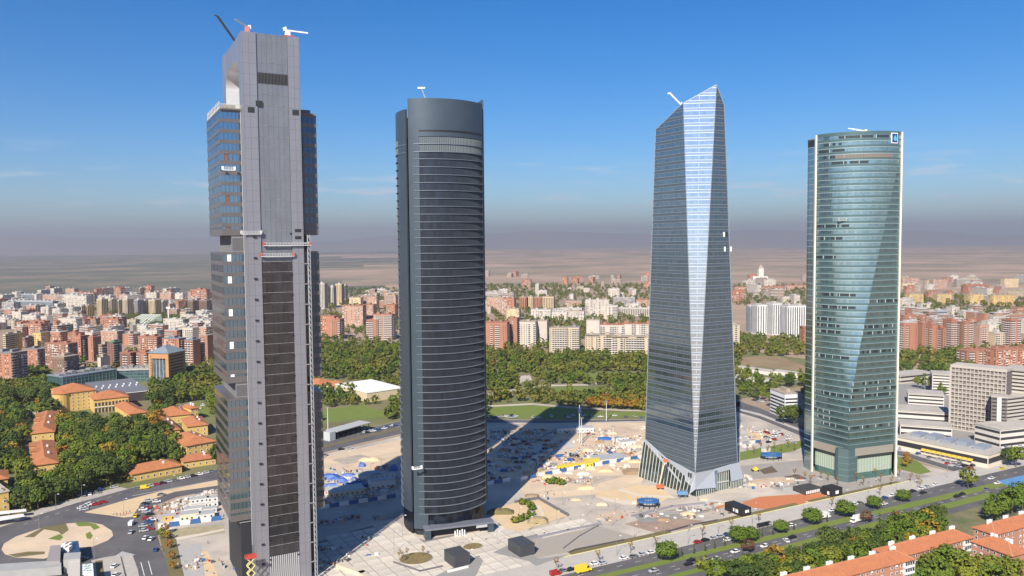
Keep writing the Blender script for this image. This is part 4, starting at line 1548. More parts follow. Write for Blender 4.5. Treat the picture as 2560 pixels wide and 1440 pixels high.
def wmat(k):
    return mat('wall_' + k, WALL[k], .9, noise=.35, nscale=.08, detail=6)


def rmat(k):
    return mat('roofing_' + k, ROOF[k], .9, noise=.5, nscale=.12, detail=6)


win_m = mat('far_window', (.035, .035, .04), .3)
winlt_m = mat('far_blind', (.50, .47, .43), .7)
slabw_m = mat('balcony_white', (.62, .58, .52), .8)


def facade(wb, w, dep, h, style, fl=3.0, rnd=RC):
    """window geometry on the four sides of a box centred on x, from y=0 (front) to y=dep"""
    nf = max(int((h - 1.0) / fl), 1)
    for side in range(4):
        L = w if side % 2 == 0 else dep

        def P(a, z, o):
            if side == 0:
                return (-w / 2 + a, -o, z)
            if side == 1:
                return (w / 2 + o, a, z)
            if side == 2:
                return (w / 2 - a, dep + o, z)
            return (-w / 2 - o, dep - a, z)
        if side == 2:
            continue

        def rect(a0, a1, z0, z1, mi, o=.12):
            wb.face([P(a0, z0, o), P(a1, z0, o), P(a1, z1, o), P(a0, z1, o)], mi)

        def slab(a0, a1, z0, z1, o, mi):
            q = [P(a0, z0, 0), P(a1, z0, 0), P(a1, z0, o), P(a0, z0, o)]
            k = [P(a0, z1, 0), P(a1, z1, 0), P(a1, z1, o), P(a0, z1, o)]
            wb.face([q[3], q[2], k[2], k[3]], mi)
            wb.face([k[3], k[2], k[1], k[0]], mi)
            wb.face([q[0], q[3], k[3], k[0]], mi)
            wb.face([q[2], q[1], k[1], k[2]], mi)
        if style == 'vert':
            n = max(int(L / 3.6), 2)
            for i in range(n):
                a = L * (i + .5) / n
                rect(a - .8, a + .8, 1.5, h - 2, 0)
            continue
        if style == 'blank' or (style == 'balc' and side % 2 == 1 and rnd.random() < .4):
            continue
        n = max(int(L / 3.4), 1)
        cols = [rnd.random() for _ in range(n)]
        for f in range(nf):
            z = .9 + f * fl
            if style == 'band':
                rect(.4, L - .4, z + .5, z + 1.9, 0)
            elif style == 'balc':
                for i in range(n):
                    a = L * (i + .5) / n
                    if cols[i] < .62:
                        rect(a - 1.35, a + 1.35, z + .9, z + 2.3, 0)
                        slab(a - 1.6, a + 1.6, z - .2, z + .75, .8, 2)
                    elif cols[i] < .85:
                        rect(a - .6, a + .6, z + .7, z + 2.0, 0)
            else:
                for i in range(n):
                    a = L * (i + .5) / n
                    if cols[i] < .14:
                        continue
                    r = rnd.random()
                    hw = .7 if cols[i] < .7 else 1.15
                    rect(a - hw, a + hw, z + .6, z + 2.0, 1 if r < .3 else 0)
                    if cols[i] > .8:
                        slab(a - 1.4, a + 1.4, z - .2, z + .6, .7, 2)


def block(x0, x1, yb, yt, wall, roof, style, label, group, rot=-18, dep=14, cat='apartment building', name='apartment_block', fl=3.0, hip=False, sub=0):
    c = at((x0 + x1) / 2, yb)
    d = math.hypot(c.x, c.y)
    # turn relative to the line of sight so that what is seen matches the traced width
    a = math.radians(rot)
    view = math.atan2(c.x, c.y)
    W = (x1 - x0) * c.y / FPX
    rel = a + view
    w = max((W - dep * abs(math.sin(rel))) / max(math.cos(rel), .4), 5.0)
    h = (yb - yt) * c.y / FPX
    t = thing(name, label, cat, (c.x, c.y, 0), a, group)
    ww = MB()
    if sub:
        # a block broken into bays that step forwards and back
        nb = max(int(w / sub), 2)
        for i in range(nb):
            xa, xb = -w / 2 + w * i / nb, -w / 2 + w * (i + 1) / nb
            ww.box(xa, xb, (0 if i % 2 == 0 else 1.6), dep, -.5, h - (0 if i % 3 else 1.4), bottom=False)
    else:
        ww.box(-w / 2, w / 2, 0, dep, -.5, h, bottom=False)
    ww.build('wall', wmat(wall), t)
    rb = MB()
    if hip:
        e = .8
        X, Y0, Y1, rh = w / 2 + e, -e, dep + e, min(w, dep) * .24
        ri = min(w, dep) / 2
        if w >= dep:
            p1, p2 = (-w / 2 + ri, dep / 2, h + rh), (w / 2 - ri, dep / 2, h + rh)
            b = [(-X, Y0, h + .02), (X, Y0, h + .02), (X, Y1, h + .02), (-X, Y1, h + .02)]
            rb.face([b[0], b[1], p2, p1]).face([b[1], b[2], p2]).face([b[2], b[3], p1, p2]).face([b[3], b[0], p1])
        else:
            p1, p2 = (0, ri, h + rh), (0, dep - ri, h + rh)
            b = [(-X, Y0, h + .02), (X, Y0, h + .02), (X, Y1, h + .02), (-X, Y1, h + .02)]
            rb.face([b[0], b[1], p1]).face([b[1], b[2], p2, p1]).face([b[2], b[3], p2]).face([b[3], b[0], p1, p2])
        rb.face(b[::-1])
    else:
        rb.box(-w / 2 - .3, w / 2 + .3, -.3, dep + .3, h + .01, h + .7)
        for k in range(max(1, int(w / 14))):
            x = -w / 2 + w * (k + .5) / max(1, int(w / 14)) + RC.uniform(-2, 2)
            s = RC.uniform(1.5, 2.8)
            rb.box(x - s, x + s, dep * .3, dep * .75, h + .7, h + RC.uniform(2.2, 4.2))
    rb.build('roof', rmat(roof), t)
    if style != 'none':
        wb = MB()
        facade(wb, w, dep, h, style, fl)
        if wb.f:
            wb.build('windows', [win_m, winlt_m, slabw_m], t, kind='stuff')
    return t


def row(items, what, group, **kw):
    """items: (x0, x1, yb, yt, wall, roof, style[, extra]); labels count them from the left"""
    names = {'brick': 'red brick', 'brick2': 'red brick', 'dbrick': 'dark brick', 'pink': 'pinkish', 'beige': 'beige', 'white': 'white', 'cream': 'cream', 'yellow': 'yellow',
             'grey': 'grey', 'brown': 'brown', 'pale': 'pale', 'greyblue': 'blue-grey', 'bright': 'bright white'}
    its = sorted(items, key=lambda q: q[0])
    tot = {}
    for q in its:
        tot[names[q[4]]] = tot.get(names[q[4]], 0) + 1
    seen = {}
    for q in its:
        k = names[q[4]]
        seen[k] = seen.get(k, 0) + 1
        pos = '' if tot[k] == 1 else '%s ' % ORD[min(seen[k] - 1, len(ORD) - 1)]
        ex = dict(kw)
        if len(q) > 7:
            ex.update(q[7])
        pos = pos if tot[k] == 1 else pos
        label = '%s%s block %s%s' % (pos, k, 'from left, ' if pos else '', what)
        block(q[0], q[1], q[2], q[3], q[4], q[5], q[6], label, group, **ex)


# left: brick towers behind the wood
row([(-30, 45, 966, 882, 'brick', 'grey', 'grid', dict(dep=20)), (46, 106, 925, 873, 'brick', 'grey', 'grid', dict(dep=18)), (118, 178, 966, 892, 'brown', 'tan', 'grid', dict(dep=20)),
     (176, 212, 903, 840, 'brick', 'red', 'grid'), (213, 243, 903, 843, 'brick', 'red', 'grid'), (242, 262, 918, 862, 'brick', 'tan', 'balc'), (262, 294, 924, 856, 'dbrick', 'green', 'balc'),
     (292, 336, 930, 882, 'dbrick', 'red', 'balc'), (334, 376, 930, 882, 'brick2', 'red', 'balc'), (236, 262, 936, 894, 'pale', 'tan', 'blank'), (455, 492, 912, 850, 'brick', 'slate', 'balc'),
     (492, 528, 906, 838, 'brick2', 'tan', 'balc'), (400, 456, 905, 846, 'brick', 'slate', 'grid'), (340, 400, 895, 842, 'brick2', 'red', 'grid'), (108, 180, 935, 858, 'brick2', 'red', 'grid')],
    'among the brick towers behind the wood', 'brick towers behind the wood')
row([(0, 24, 880, 836, 'cream', 'tan', 'band'), (24, 48, 876, 834, 'yellow', 'tan', 'grid'), (50, 70, 878, 845, 'dbrick', 'grey', 'grid'), (74, 112, 872, 832, 'yellow', 'tan', 'grid'),
     (120, 160, 870, 830, 'brick', 'white', 'grid'), (160, 200, 868, 832, 'brick2', 'red', 'grid'), (205, 240, 862, 832, 'white', 'white', 'balc'), (245, 300, 860, 828, 'pink', 'white', 'grid'),
     (300, 340, 862, 836, 'brick', 'tan', 'balc'), (345, 400, 858, 826, 'pale', 'white', 'grid'), (405, 450, 858, 826, 'brick', 'white', 'balc'), (450, 490, 858, 820, 'white', 'white', 'balc'), (490, 524, 856, 818, 'pink', 'white', 'balc')],
    'in the crowded row behind the brick towers', 'crowded row behind the brick towers', dep=16)
# pale towers beyond
row([(188, 212, 796, 765, 'cream', 'white', 'vert'), (210, 226, 796, 764, 'yellow', 'tan', 'vert'), (236, 262, 795, 748, 'cream', 'white', 'vert'), (272, 284, 785, 748, 'cream', 'white', 'vert'), (290, 303, 792, 750, 'cream', 'white', 'vert'),
     (300, 326, 794, 748, 'beige', 'white', 'vert'), (330, 352, 786, 750, 'grey', 'white', 'vert'), (352, 364, 784, 752, 'cream', 'white', 'vert'), (366, 395, 792, 750, 'cream', 'white', 'vert'),
     (398, 414, 786, 752, 'beige', 'white', 'vert'), (414, 432, 792, 760, 'pink', 'white', 'grid'), (464, 490, 796, 752, 'brown', 'grey', 'vert'), (490, 524, 795, 751, 'brown', 'grey', 'vert')],
    'in the far line of slim tower blocks on the left', 'far slim tower blocks', dep=16, rot=-26)
row([(24, 60, 806, 780, 'white', 'white', 'grid'), (96, 130, 800, 768, 'white', 'white', 'balc'), (124, 158, 800, 772, 'pale', 'white', 'grid'), (156, 190, 798, 768, 'white', 'white', 'balc'), (60, 96, 790, 764, 'pink', 'white', 'grid'),
     (0, 40, 775, 756, 'grey', 'white', 'grid'), (20, 130, 764, 752, 'greyblue', 'white', 'band'), (104, 160, 752, 738, 'pink', 'white', 'grid'), (160, 200, 750, 740, 'pink', 'white', 'grid'), (50, 105, 746, 736, 'greyblue', 'white', 'band'),
     (110, 130, 735, 716, 'pink', 'tan', 'vert'), (160, 190, 738, 722, 'pink', 'tan', 'grid'), (236, 280, 752, 740, 'pale', 'white', 'grid'), (292, 320, 750, 737, 'pink', 'white', 'grid'), (345, 354, 738, 720, 'cream', 'white', 'vert'),
     (360, 395, 745, 732, 'pale', 'white', 'grid'), (395, 432, 748, 733, 'pink', 'white', 'grid'), (466, 524, 745, 730, 'pink', 'tan', 'grid')],
    'in the hazy far quarter on the left', 'hazy far quarter on the left', dep=18, rot=-20)
# between the first and second tower
row([(790, 816, 772, 708, 'white', 'white', 'vert'), (818, 838, 770, 716, 'pale', 'white', 'vert'), (836, 858, 762, 710, 'cream', 'white', 'vert'), (856, 866, 748, 714, 'white', 'white', 'vert')],
    'among the pale towers right of the tallest tower', 'pale towers right of the tallest tower', dep=15)
row([(797, 842, 848, 790, 'brick', 'red', 'grid'), (824, 856, 849, 798, 'brick2', 'red', 'balc'), (852, 912, 818, 764, 'pink', 'red', 'grid'), (912, 950, 850, 800, 'brick2', 'red', 'balc'), (930, 985, 850, 786, 'pink', 'red', 'balc'),
     (904, 938, 812, 762, 'pink', 'red', 'grid'), (962, 992, 800, 762, 'brick', 'red', 'grid'), (915, 945, 775, 742, 'pink', 'tan', 'grid'), (870, 905, 765, 744, 'cream', 'tan', 'grid'), (958, 992, 772, 738, 'pink', 'tan', 'balc'), (940, 965, 735, 722, 'pale', 'white', 'band')],
    'between the two leftmost towers', 'brick quarter between the leftmost towers', dep=16, rot=-14)
# between the second and third tower
row([(1204, 1272, 874, 806, 'brick', 'red', 'balc', dict(dep=22)), (1268, 1296, 868, 796, 'brick2', 'red', 'grid', dict(dep=20)), (1292, 1342, 866, 804, 'white', 'tan', 'balc', dict(dep=24)), (1340, 1370, 862, 802, 'pale', 'tan', 'blank'),
     (1372, 1420, 882, 820, 'beige', 'tan', 'balc'), (1416, 1450, 882, 818, 'beige', 'grey', 'balc'), (1462, 1535, 892, 838, 'beige', 'tan', 'balc', dict(sub=9)), (1530, 1632, 898, 842, 'beige', 'tan', 'balc', dict(sub=10)),
     (1465, 1500, 845, 800, 'white', 'tan', 'blank'), (1500, 1560, 862, 812, 'white', 'red', 'balc'), (1555, 1632, 862, 810, 'white', 'red', 'balc')],
    'behind the park between crystal tower and the dark tower', 'beige apartment blocks behind the park', dep=18, rot=-10)
row([(1296, 1318, 774, 743, 'brick', 'tan', 'vert'), (1316, 1334, 773, 742, 'cream', 'tan', 'vert'), (1332, 1356, 774, 743, 'brick', 'tan', 'vert'), (1354, 1386, 774, 742, 'cream', 'tan', 'vert'), (1462, 1524, 796, 750, 'pale', 'white', 'grid'),
     (1512, 1545, 798, 764, 'white', 'white', 'balc'), (1545, 1630, 790, 770, 'pale', 'white', 'vert'), (1214, 1262, 782, 744, 'pink', 'tan', 'grid'), (1258, 1288, 785, 746, 'brick', 'red', 'grid'), (1264, 1300, 800, 772, 'cream', 'tan', 'grid'),
     (1325, 1380, 800, 774, 'white', 'white', 'grid'), (1366, 1420, 800, 780, 'white', 'white', 'grid'), (1412, 1462, 800, 778, 'pale', 'tan', 'grid'), (1412, 1456, 768, 752, 'pink', 'grey', 'grid'), (1532, 1588, 765, 744, 'grey', 'white', 'grid'),
     (1590, 1640, 768, 750, 'pink', 'red', 'grid'), (1214, 1265, 745, 732, 'white', 'white', 'band')],
    'in the middle distance left of the crystal tower', 'middle-distance blocks', dep=16, rot=-14)
# between the third and fourth tower
row([(1886, 1925, 836, 762, 'bright', 'white', 'vert', dict(dep=22)), (1924, 1962, 838, 758, 'bright', 'white', 'vert', dict(dep=22)), (1960, 2026, 846, 764, 'bright', 'white', 'vert', dict(dep=24)), (1870, 1890, 830, 766, 'greyblue', 'white', 'vert'),
     (1826, 1854, 872, 812, 'beige', 'tan', 'balc'), (1944, 2012, 1046, 984, 'bright', 'tan', 'band', dict(dep=26)), (2005, 2026, 868, 820, 'brick', 'red', 'grid')],
    'between crystal tower and the green glass tower', 'blocks between the two right towers', dep=14, rot=10, cat='building', name='office_block')
row([(1868, 1902, 704, 699, 'white', 'white', 'none'), (1914, 1936, 703, 697, 'white', 'white', 'none'), (1870, 1930, 740, 736, 'white', 'white', 'band'), (1835, 1880, 728, 718, 'pink', 'red', 'grid'), (1880, 1960, 728, 716, 'brick2', 'red', 'grid'), (1960, 2020, 724, 714, 'pink', 'red', 'grid')],
    'low in the haze between the two right towers', 'hazy low blocks right of the crystal tower', dep=20, rot=4)
# right
row([(2250, 2300, 886, 806, 'brick', 'white', 'balc'), (2296, 2322, 884, 808, 'brick2', 'red', 'balc'), (2320, 2352, 886, 812, 'brick', 'red', 'balc'), (2350, 2372, 886, 820, 'brick2', 'red', 'balc'), (2368, 2400, 884, 800, 'brick', 'red', 'balc'),
     (2400, 2440, 880, 806, 'brick2', 'red', 'balc'), (2440, 2480, 872, 812, 'pink', 'tan', 'balc'), (2480, 2520, 872, 832, 'beige', 'white', 'balc'), (2518, 2560, 872, 800, 'brick', 'red', 'balc'), (2410, 2490, 916, 876, 'brick2', 'red', 'balc'), (2485, 2590, 918, 872, 'brick', 'red', 'grid'),
     (2452, 2476, 826, 784, 'brick', 'tan', 'balc'), (2476, 2520, 826, 790, 'pale', 'tan', 'balc'), (2520, 2590, 820, 786, 'brick', 'tan', 'balc')],
    'in the brick quarter right of the green glass tower', 'brick quarter on the right', dep=16, rot=14)
row([(2254, 2320, 796, 770, 'white', 'white', 'band'), (2318, 2372, 800, 778, 'pink', 'white', 'band'), (2336, 2372, 800, 776, 'greyblue', 'white', 'band'), (2374, 2404, 790, 768, 'white', 'white', 'grid'), (2404, 2450, 800, 778, 'pale', 'white', 'grid'),
     (2270, 2312, 762, 735, 'yellow', 'tan', 'grid'), (2340, 2382, 758, 736, 'yellow', 'tan', 'grid'), (2420, 2462, 760, 736, 'yellow', 'tan', 'grid'), (2480, 2540, 762, 738, 'yellow', 'tan', 'grid'), (2412, 2474, 732, 712, 'brick', 'red', 'vert'),
     (2510, 2548, 718, 697, 'cream', 'tan', 'grid'), (2390, 2424, 718, 698, 'pale', 'white', 'band'), (2330, 2370, 722, 700, 'pink', 'tan', 'grid'), (2254, 2300, 714, 696, 'pink', 'tan', 'grid'), (2254, 2290, 722, 708, 'cream', 'tan', 'grid'), (2540, 2600, 790, 770, 'pink', 'red', 'grid'), (2300, 2340, 770, 760, 'white', 'white', 'none')],
    'in the distance right of the green glass tower', 'distant blocks on the right', dep=16, rot=12)

# filler blocks of the dense low quarters: small, alike, many
fill_meshes = []
for k, (wc, rc, st) in enumerate((('white', 'white', 'grid'), ('brick', 'red', 'grid'), ('pink', 'white', 'balc'), ('pale', 'white', 'grid'), ('beige', 'tan', 'balc'), ('brick2', 'white', 'balc'))):
    w, dep, h = 22 + 3 * k % 11, 13, 15 + (k * 5) % 9
    a = MB().box(-w / 2, w / 2, 0, dep, -.5, h, bottom=False).mesh('wall', wmat(wc))
    b = MB().box(-w / 2 - .3, w / 2 + .3, -.3, dep + .3, h + .01, h + .7).box(-3, 2, 4, 9, h + .7, h + 3)
    b = b.box(w * .25, w * .25 + 3, 4, 8, h + .7, h + 2.6).mesh('roof', rmat(rc))
    wb = MB()
    facade(wb, w, dep, h, st)
    fill_meshes.append((a, b, wb.mesh('windows', [win_m, winlt_m, slabw_m])))


def fill(x0, x1, y0, y1, n, label, group, rot, sc=(.8, 1.3), kinds=None, avoid=()):
    made = []
    for i in range(n):
        # even on the ground, not in the picture
        for _ in range(30):
            x = RC.uniform(x0, x1)
            y = 605 + 1 / RC.uniform(1 / (y1 - 605), 1 / (y0 - 605))
            if not any(a[0] < x < a[1] and a[2] < y < a[3] for a in avoid):
                break
        p = at(x, y)
        k = RC.choice(kinds) if kinds else RC.randrange(6)
        t = thing('city_block', label, 'building', (p.x, p.y, 0), math.radians(rot + RC.uniform(-10, 10) + (90 if RC.random() < .35 else 0)), group)
        made.append((t, ('pale', 'red brick', 'pinkish', 'off-white', 'beige', 'brick')[k]))
        s = RC.uniform(*sc)
        t.scale = (s * RC.uniform(.8, 1.7), s, s * RC.uniform(.75, 1.25))
        a, b, c = fill_meshes[k]
        inst('wall', a, t)
        inst('roof', b, t)
        o = inst('windows', c, t)
        o['kind'] = 'stuff'
    count_off(made, [(0, 0, label)], '{n} {base} block from left in {m}')


fill(-20, 525, 795, 850, 95, 'the crowded low quarter on the left', 'crowded low quarter on the left', -24, (.7, 1.05), [0, 3, 1, 2, 5, 4], [(300, 430, 780, 818)])
fill(-20, 525, 735, 775, 45, 'the farthest hazy quarter on the left', 'farthest quarter on the left', -24, (.9, 1.3), [2, 0, 1, 3])
fill(870, 990, 735, 770, 10, 'the haze behind the brick quarter between leftmost towers', 'hazy blocks behind the leftmost towers', -20, (.8, 1.2), [2, 4, 5])
fill(1205, 1640, 725, 800, 26, 'the hazy quarter behind the beige apartments', 'hazy blocks behind the beige apartments', -15, (.7, 1.1), [0, 2, 3, 4])
fill(1205, 1640, 690, 722, 18, 'the faint edge of the plain behind beige apartments', 'faint blocks at the edge of the plain', -15, (.8, 1.4), [2, 1])
fill(1830, 2030, 700, 760, 16, 'the hazy plain between the two right towers', 'hazy blocks between the two right towers', 10, (.8, 1.2), [1, 2, 3])
fill(2250, 2580, 795, 850, 40, 'the crowded low quarter on the right', 'low quarter on the right', 14, (.7, 1.05), [0, 1, 2, 5])
fill(2250, 2580, 702, 770, 34, 'the far hazy quarter on the right', 'far quarter on the right', 14, (.8, 1.2), [0, 1, 2, 3, 4])

# teal glass offices at the edge of the wood
office_gl = glass('office_teal', (.38, .5, .52), (.07, .13, .14), .12, .35, (3, 3, 3.4), .3)
for k, (x0, x1, yb, yt, lab) in enumerate(((158, 292, 975, 932, 'long teal glass office wing with ribbed front at the wood edge'), (288, 410, 958, 926, 'pale teal glass office wing right of the ribbed one'))):
    a, b = at(x0, yb + (8 if k == 0 else -2)), at(x1, yb - (14 if k == 0 else 6))
    dv = b - a
    t = thing('glass_office', lab, 'office building', (a.x, a.y, 0), math.atan2(dv.y, dv.x))
    L, h = dv.length, (yb - yt) * a.y / FPX * .92
    MB().box(0, L, 0, 30, 0, h).build('glazing', office_gl, t)
    MB().box(-.5, L + .5, -.6, 30.5, h + .01, h + .9).build('roof', rmat('white' if k else 'slate'), t)
    m = MB()
    for i in range(int(L / 4) + 1):
        m.box(i * 4 - .15, i * 4 + .15, -.35, -.01, 0, h)
    for z in range(1, int(h / 3.6) + 1):
        m.box(0, L, -.3, -.01, z * 3.6 - .35, z * 3.6 + .1)
    m.build('mullions', mat('office_frame', (.40, .46, .46) if k else (.13, .2, .22), .5), t)
    q = MB()
    for i in range(9):
        x = L * (i + .5) / 9
        q.box(x - 2.5, x + 2.5, 8, 16, h + .9, h + 2.5 + (i % 3))
    q.build('roof_plant', rmat('grey'), t)
# orange framed building with grey hipped roof
c = at(398, 958)
t = thing('portal_building', 'orange framed building with blue glass front and grey hipped roof', 'building', (c.x, c.y, 0), math.radians(-14))
w, h, dep = 26, 34, 30
orange_m = mat('orange_stone', (.50, .25, .10), .85, noise=.3, nscale=.1)
m = MB()
m.box(-13, -9, 0, dep, 0, h).box(9, 13, 0, dep, 0, h).box(-9, 9, 0, dep, h - 6, h).box(-9, 9, 6, dep, 0, h - 6)
m.build('wall', orange_m, t)
MB().box(-8.8, 8.8, 2.2, 3, 0, h - 6).build('glass_front', glass('portal_glass', (.4, .5, .6), (.12, .16, .2), .1, .4, (2.2, 2, 3), .4), t)
m = MB()
for i in range(5):
    m.box(-8.8 + i * 4.4 - .2, -8.8 + i * 4.4 + .2, 1.6, 2.2, 0, h - 6)
m.build('mullions', slabw_m, t)
m = MB()
b = [(-14, -1, h + .02), (14, -1, h + .02), (14, dep + 1, h + .02), (-14, dep + 1, h + .02)]
p1, p2 = (0, 12, h + 8), (0, 18, h + 8)
m.face([b[0], b[1], p1]).face([b[1], b[2], p2, p1]).face([b[2], b[3], p2]).face([b[3], b[0], p1, p2]).face(b[::-1])
m.build('roof', rmat('slate'), t)
m = MB()
for f in range(9):
    m.face([(13.1, 3, 2 + f * 3.4), (13.1, 26, 2 + f * 3.4), (13.1, 26, 3.7 + f * 3.4), (13.1, 3, 3.7 + f * 3.4)], 0)
    m.face([(-10.4, -.1, 2 + f * 3.4), (-9.6, -.1, 2 + f * 3.4), (-9.6, -.1, 3.7 + f * 3.4), (-10.4, -.1, 3.7 + f * 3.4)], 0)
m.build('windows', [win_m], t, kind='stuff')
# sloping pale stand, mast, church tower
p = at(338, 815)
t = thing('sports_stand', 'pale stand with sloping green roof beyond the crowded low quarter', 'grandstand', (p.x, p.y, 0), math.radians(-8))
m = MB()
m.face([(-28, 0, 2), (26, 0, 2), (36, 30, 20), (-6, 30, 20)])
m.face([(26, 0, 0), (40, 30, 0), (36, 30, 20), (26, 0, 2)])
m.face([(-28, 0, 0), (26, 0, 0), (26, 0, 2), (-28, 0, 2)])
m.build('roof', mat('stand_green', (.42, .48, .38), .8), t)
m = MB()
for i in range(7):
    m.bar((-24 + i * 8, -6, 0), (-4 + i * 6, 27, 19.5), 1.3)
m.build('ribs', slabw_m, t)
p = at(422, 815)
t = thing('floodlight_mast', 'white mast standing beyond the crowded quarter on the left', 'mast', (p.x, p.y, 0))
MB().bar((0, 0, 0), (0, 0, 34), 2.4, sides=8, w2=1.6).build('pole', white_m, t)
MB().box(-4, 4, -1, 1, 34, 37).build('head', white_m, t)
p = at(1903, 706)
t = thing('white_church', 'tiny white church with square tower on the hazy plain', 'church', (p.x, p.y, 0))
MB().box(-9, 9, 0, 18, 0, 52).build('tower', slabw_m, t)
MB().box(-28, 26, 4, 26, 0, 22).build('nave', slabw_m, t)
m = MB()
m.face([(-10, -1, 52.1), (10, -1, 52.1), (0, 9, 66)]).face([(10, -1, 52.1), (10, 19, 52.1), (0, 9, 66)]).face([(10, 19, 52.1), (-10, 19, 52.1), (0, 9, 66)]).face([(-10, 19, 52.1), (-10, -1, 52.1), (0, 9, 66)])
m.build('spire', rmat('tan'), t)

# ------------------------------------------------------------------ trees
RT = random.Random(99)


def leafmat(name, ca, cb, objrand=True, nscale=.03):
    m = bpy.data.materials.new(name)
    m.use_nodes = True
    n = m.node_tree
    p = n.nodes['Principled BSDF']
    p.inputs['Roughness'].default_value = .75
    p.inputs['Specular IOR Level'].default_value = .15
    mx = n.nodes.new('ShaderNodeMix')
    mx.data_type = 'RGBA'
    mx.inputs['A'].default_value = tuple(ca) + (1,)
    mx.inputs['B'].default_value = tuple(cb) + (1,)
    tc = n.nodes.new('ShaderNodeTexCoord')
    nz = n.nodes.new('ShaderNodeTexNoise')
    nz.inputs['Scale'].default_value = nscale
    nz.inputs['Detail'].default_value = 4
    n.links.new(tc.outputs['Object'], nz.inputs['Vector'])
    if objrand:
        oi = n.nodes.new('ShaderNodeObjectInfo')
        ma = n.nodes.new('ShaderNodeMath')
        ma.operation = 'MULTIPLY_ADD'
        n.links.new(nz.outputs['Fac'], ma.inputs[0])
        ma.inputs[1].default_value = .5
        mb2 = n.nodes.new('ShaderNodeMath')
        mb2.operation = 'MULTIPLY_ADD'
        mb2.inputs[1].default_value = 1.1
        mb2.inputs[2].default_value = -.3
        n.links.new(oi.outputs['Random'], mb2.inputs[0])
        n.links.new(mb2.outputs[0], ma.inputs[2])
        ma.use_clamp = True
        n.links.new(ma.outputs[0], mx.inputs['Factor'])
    else:
        mr = n.nodes.new('ShaderNodeMapRange')
        mr.inputs['From Min'].default_value = .35
        mr.inputs['From Max'].default_value = .65
        n.links.new(nz.outputs['Fac'], mr.inputs['Value'])
        n.links.new(mr.outputs['Result'], mx.inputs['Factor'])
    n.links.new(mx.outputs['Result'], p.inputs['Base Color'])
    MATS[name] = m
    return m


leaf_g = leafmat('leaf_green', (.078, .13, .016), (.16, .175, .022), nscale=.5)
leaf_d = leafmat('leaf_dark', (.042, .072, .016), (.085, .11, .022), nscale=.5)
leaf_a = leafmat('leaf_autumn', (.29, .20, .022), (.28, .13, .022), nscale=.5)
leaf_b = leafmat('leaf_ball', (.075, .125, .012), (.10, .15, .018), nscale=.5)
leaf_p = leafmat('leaf_purple', (.10, .05, .045), (.14, .065, .04), nscale=.5)
leaf_mass = leafmat('leaf_mass', (.07, .11, .016), (.155, .145, .026), False, .02)
bark = mat('bark', (.10, .075, .055), .9)


def leaf_cloud(mb, rx, rz, cz, nclump, nleaf, size, rnd, shape='round', mi=0):
    """leaf-sized faces gathered in clumps over an uneven crown"""
    for c in range(nclump):
        while True:
            v = Vector((rnd.gauss(0, 1), rnd.gauss(0, 1), rnd.gauss(0, 1)))
            if v.length > .1:
                break
        v.normalize()
        r = rnd.uniform(.55, 1.0) ** .6
        if shape == 'cone':
            h = rnd.random()
            an = rnd.uniform(0, 6.283)
            rr = rx * (1 - h) * rnd.uniform(.6, 1)
            ctr = Vector((rr * math.cos(an), rr * math.sin(an), cz - rz + 2 * rz * h))
        elif shape == 'umbrella':
            if v.z < -.25:
                v.z = -.25
            ctr = Vector((v.x * rx * r, v.y * rx * r, cz + v.z * rz * r))
        else:
            ctr = Vector((v.x * rx * r, v.y * rx * r, cz + v.z * rz * r * (1.0 if v.z > 0 else .8)))
        cs = rx * rnd.uniform(.16, .30)
        for l in range(nleaf):
            o = Vector((rnd.gauss(0, .5), rnd.gauss(0, .5), rnd.gauss(0, .42))) * cs
            p = ctr + o
            nrm = (o.normalized() * .7 + v * .6 + Vector((rnd.uniform(-1, 1), rnd.uniform(-1, 1), rnd.uniform(0, 1))) * .6).normalized()
            a = nrm.cross(Vector((rnd.uniform(-1, 1), rnd.uniform(-1, 1), rnd.uniform(-1, 1))))
            if a.length < .05:
                continue
            a.normalize()
            b = nrm.cross(a)
            s = size * rnd.uniform(.6, 1.25)
            mb.face([p - a * s - b * s * .6, p + a * s - b * s * .6, p + a * s * .5 + b * s * .8, p - a * s * .5 + b * s * .8], mi)


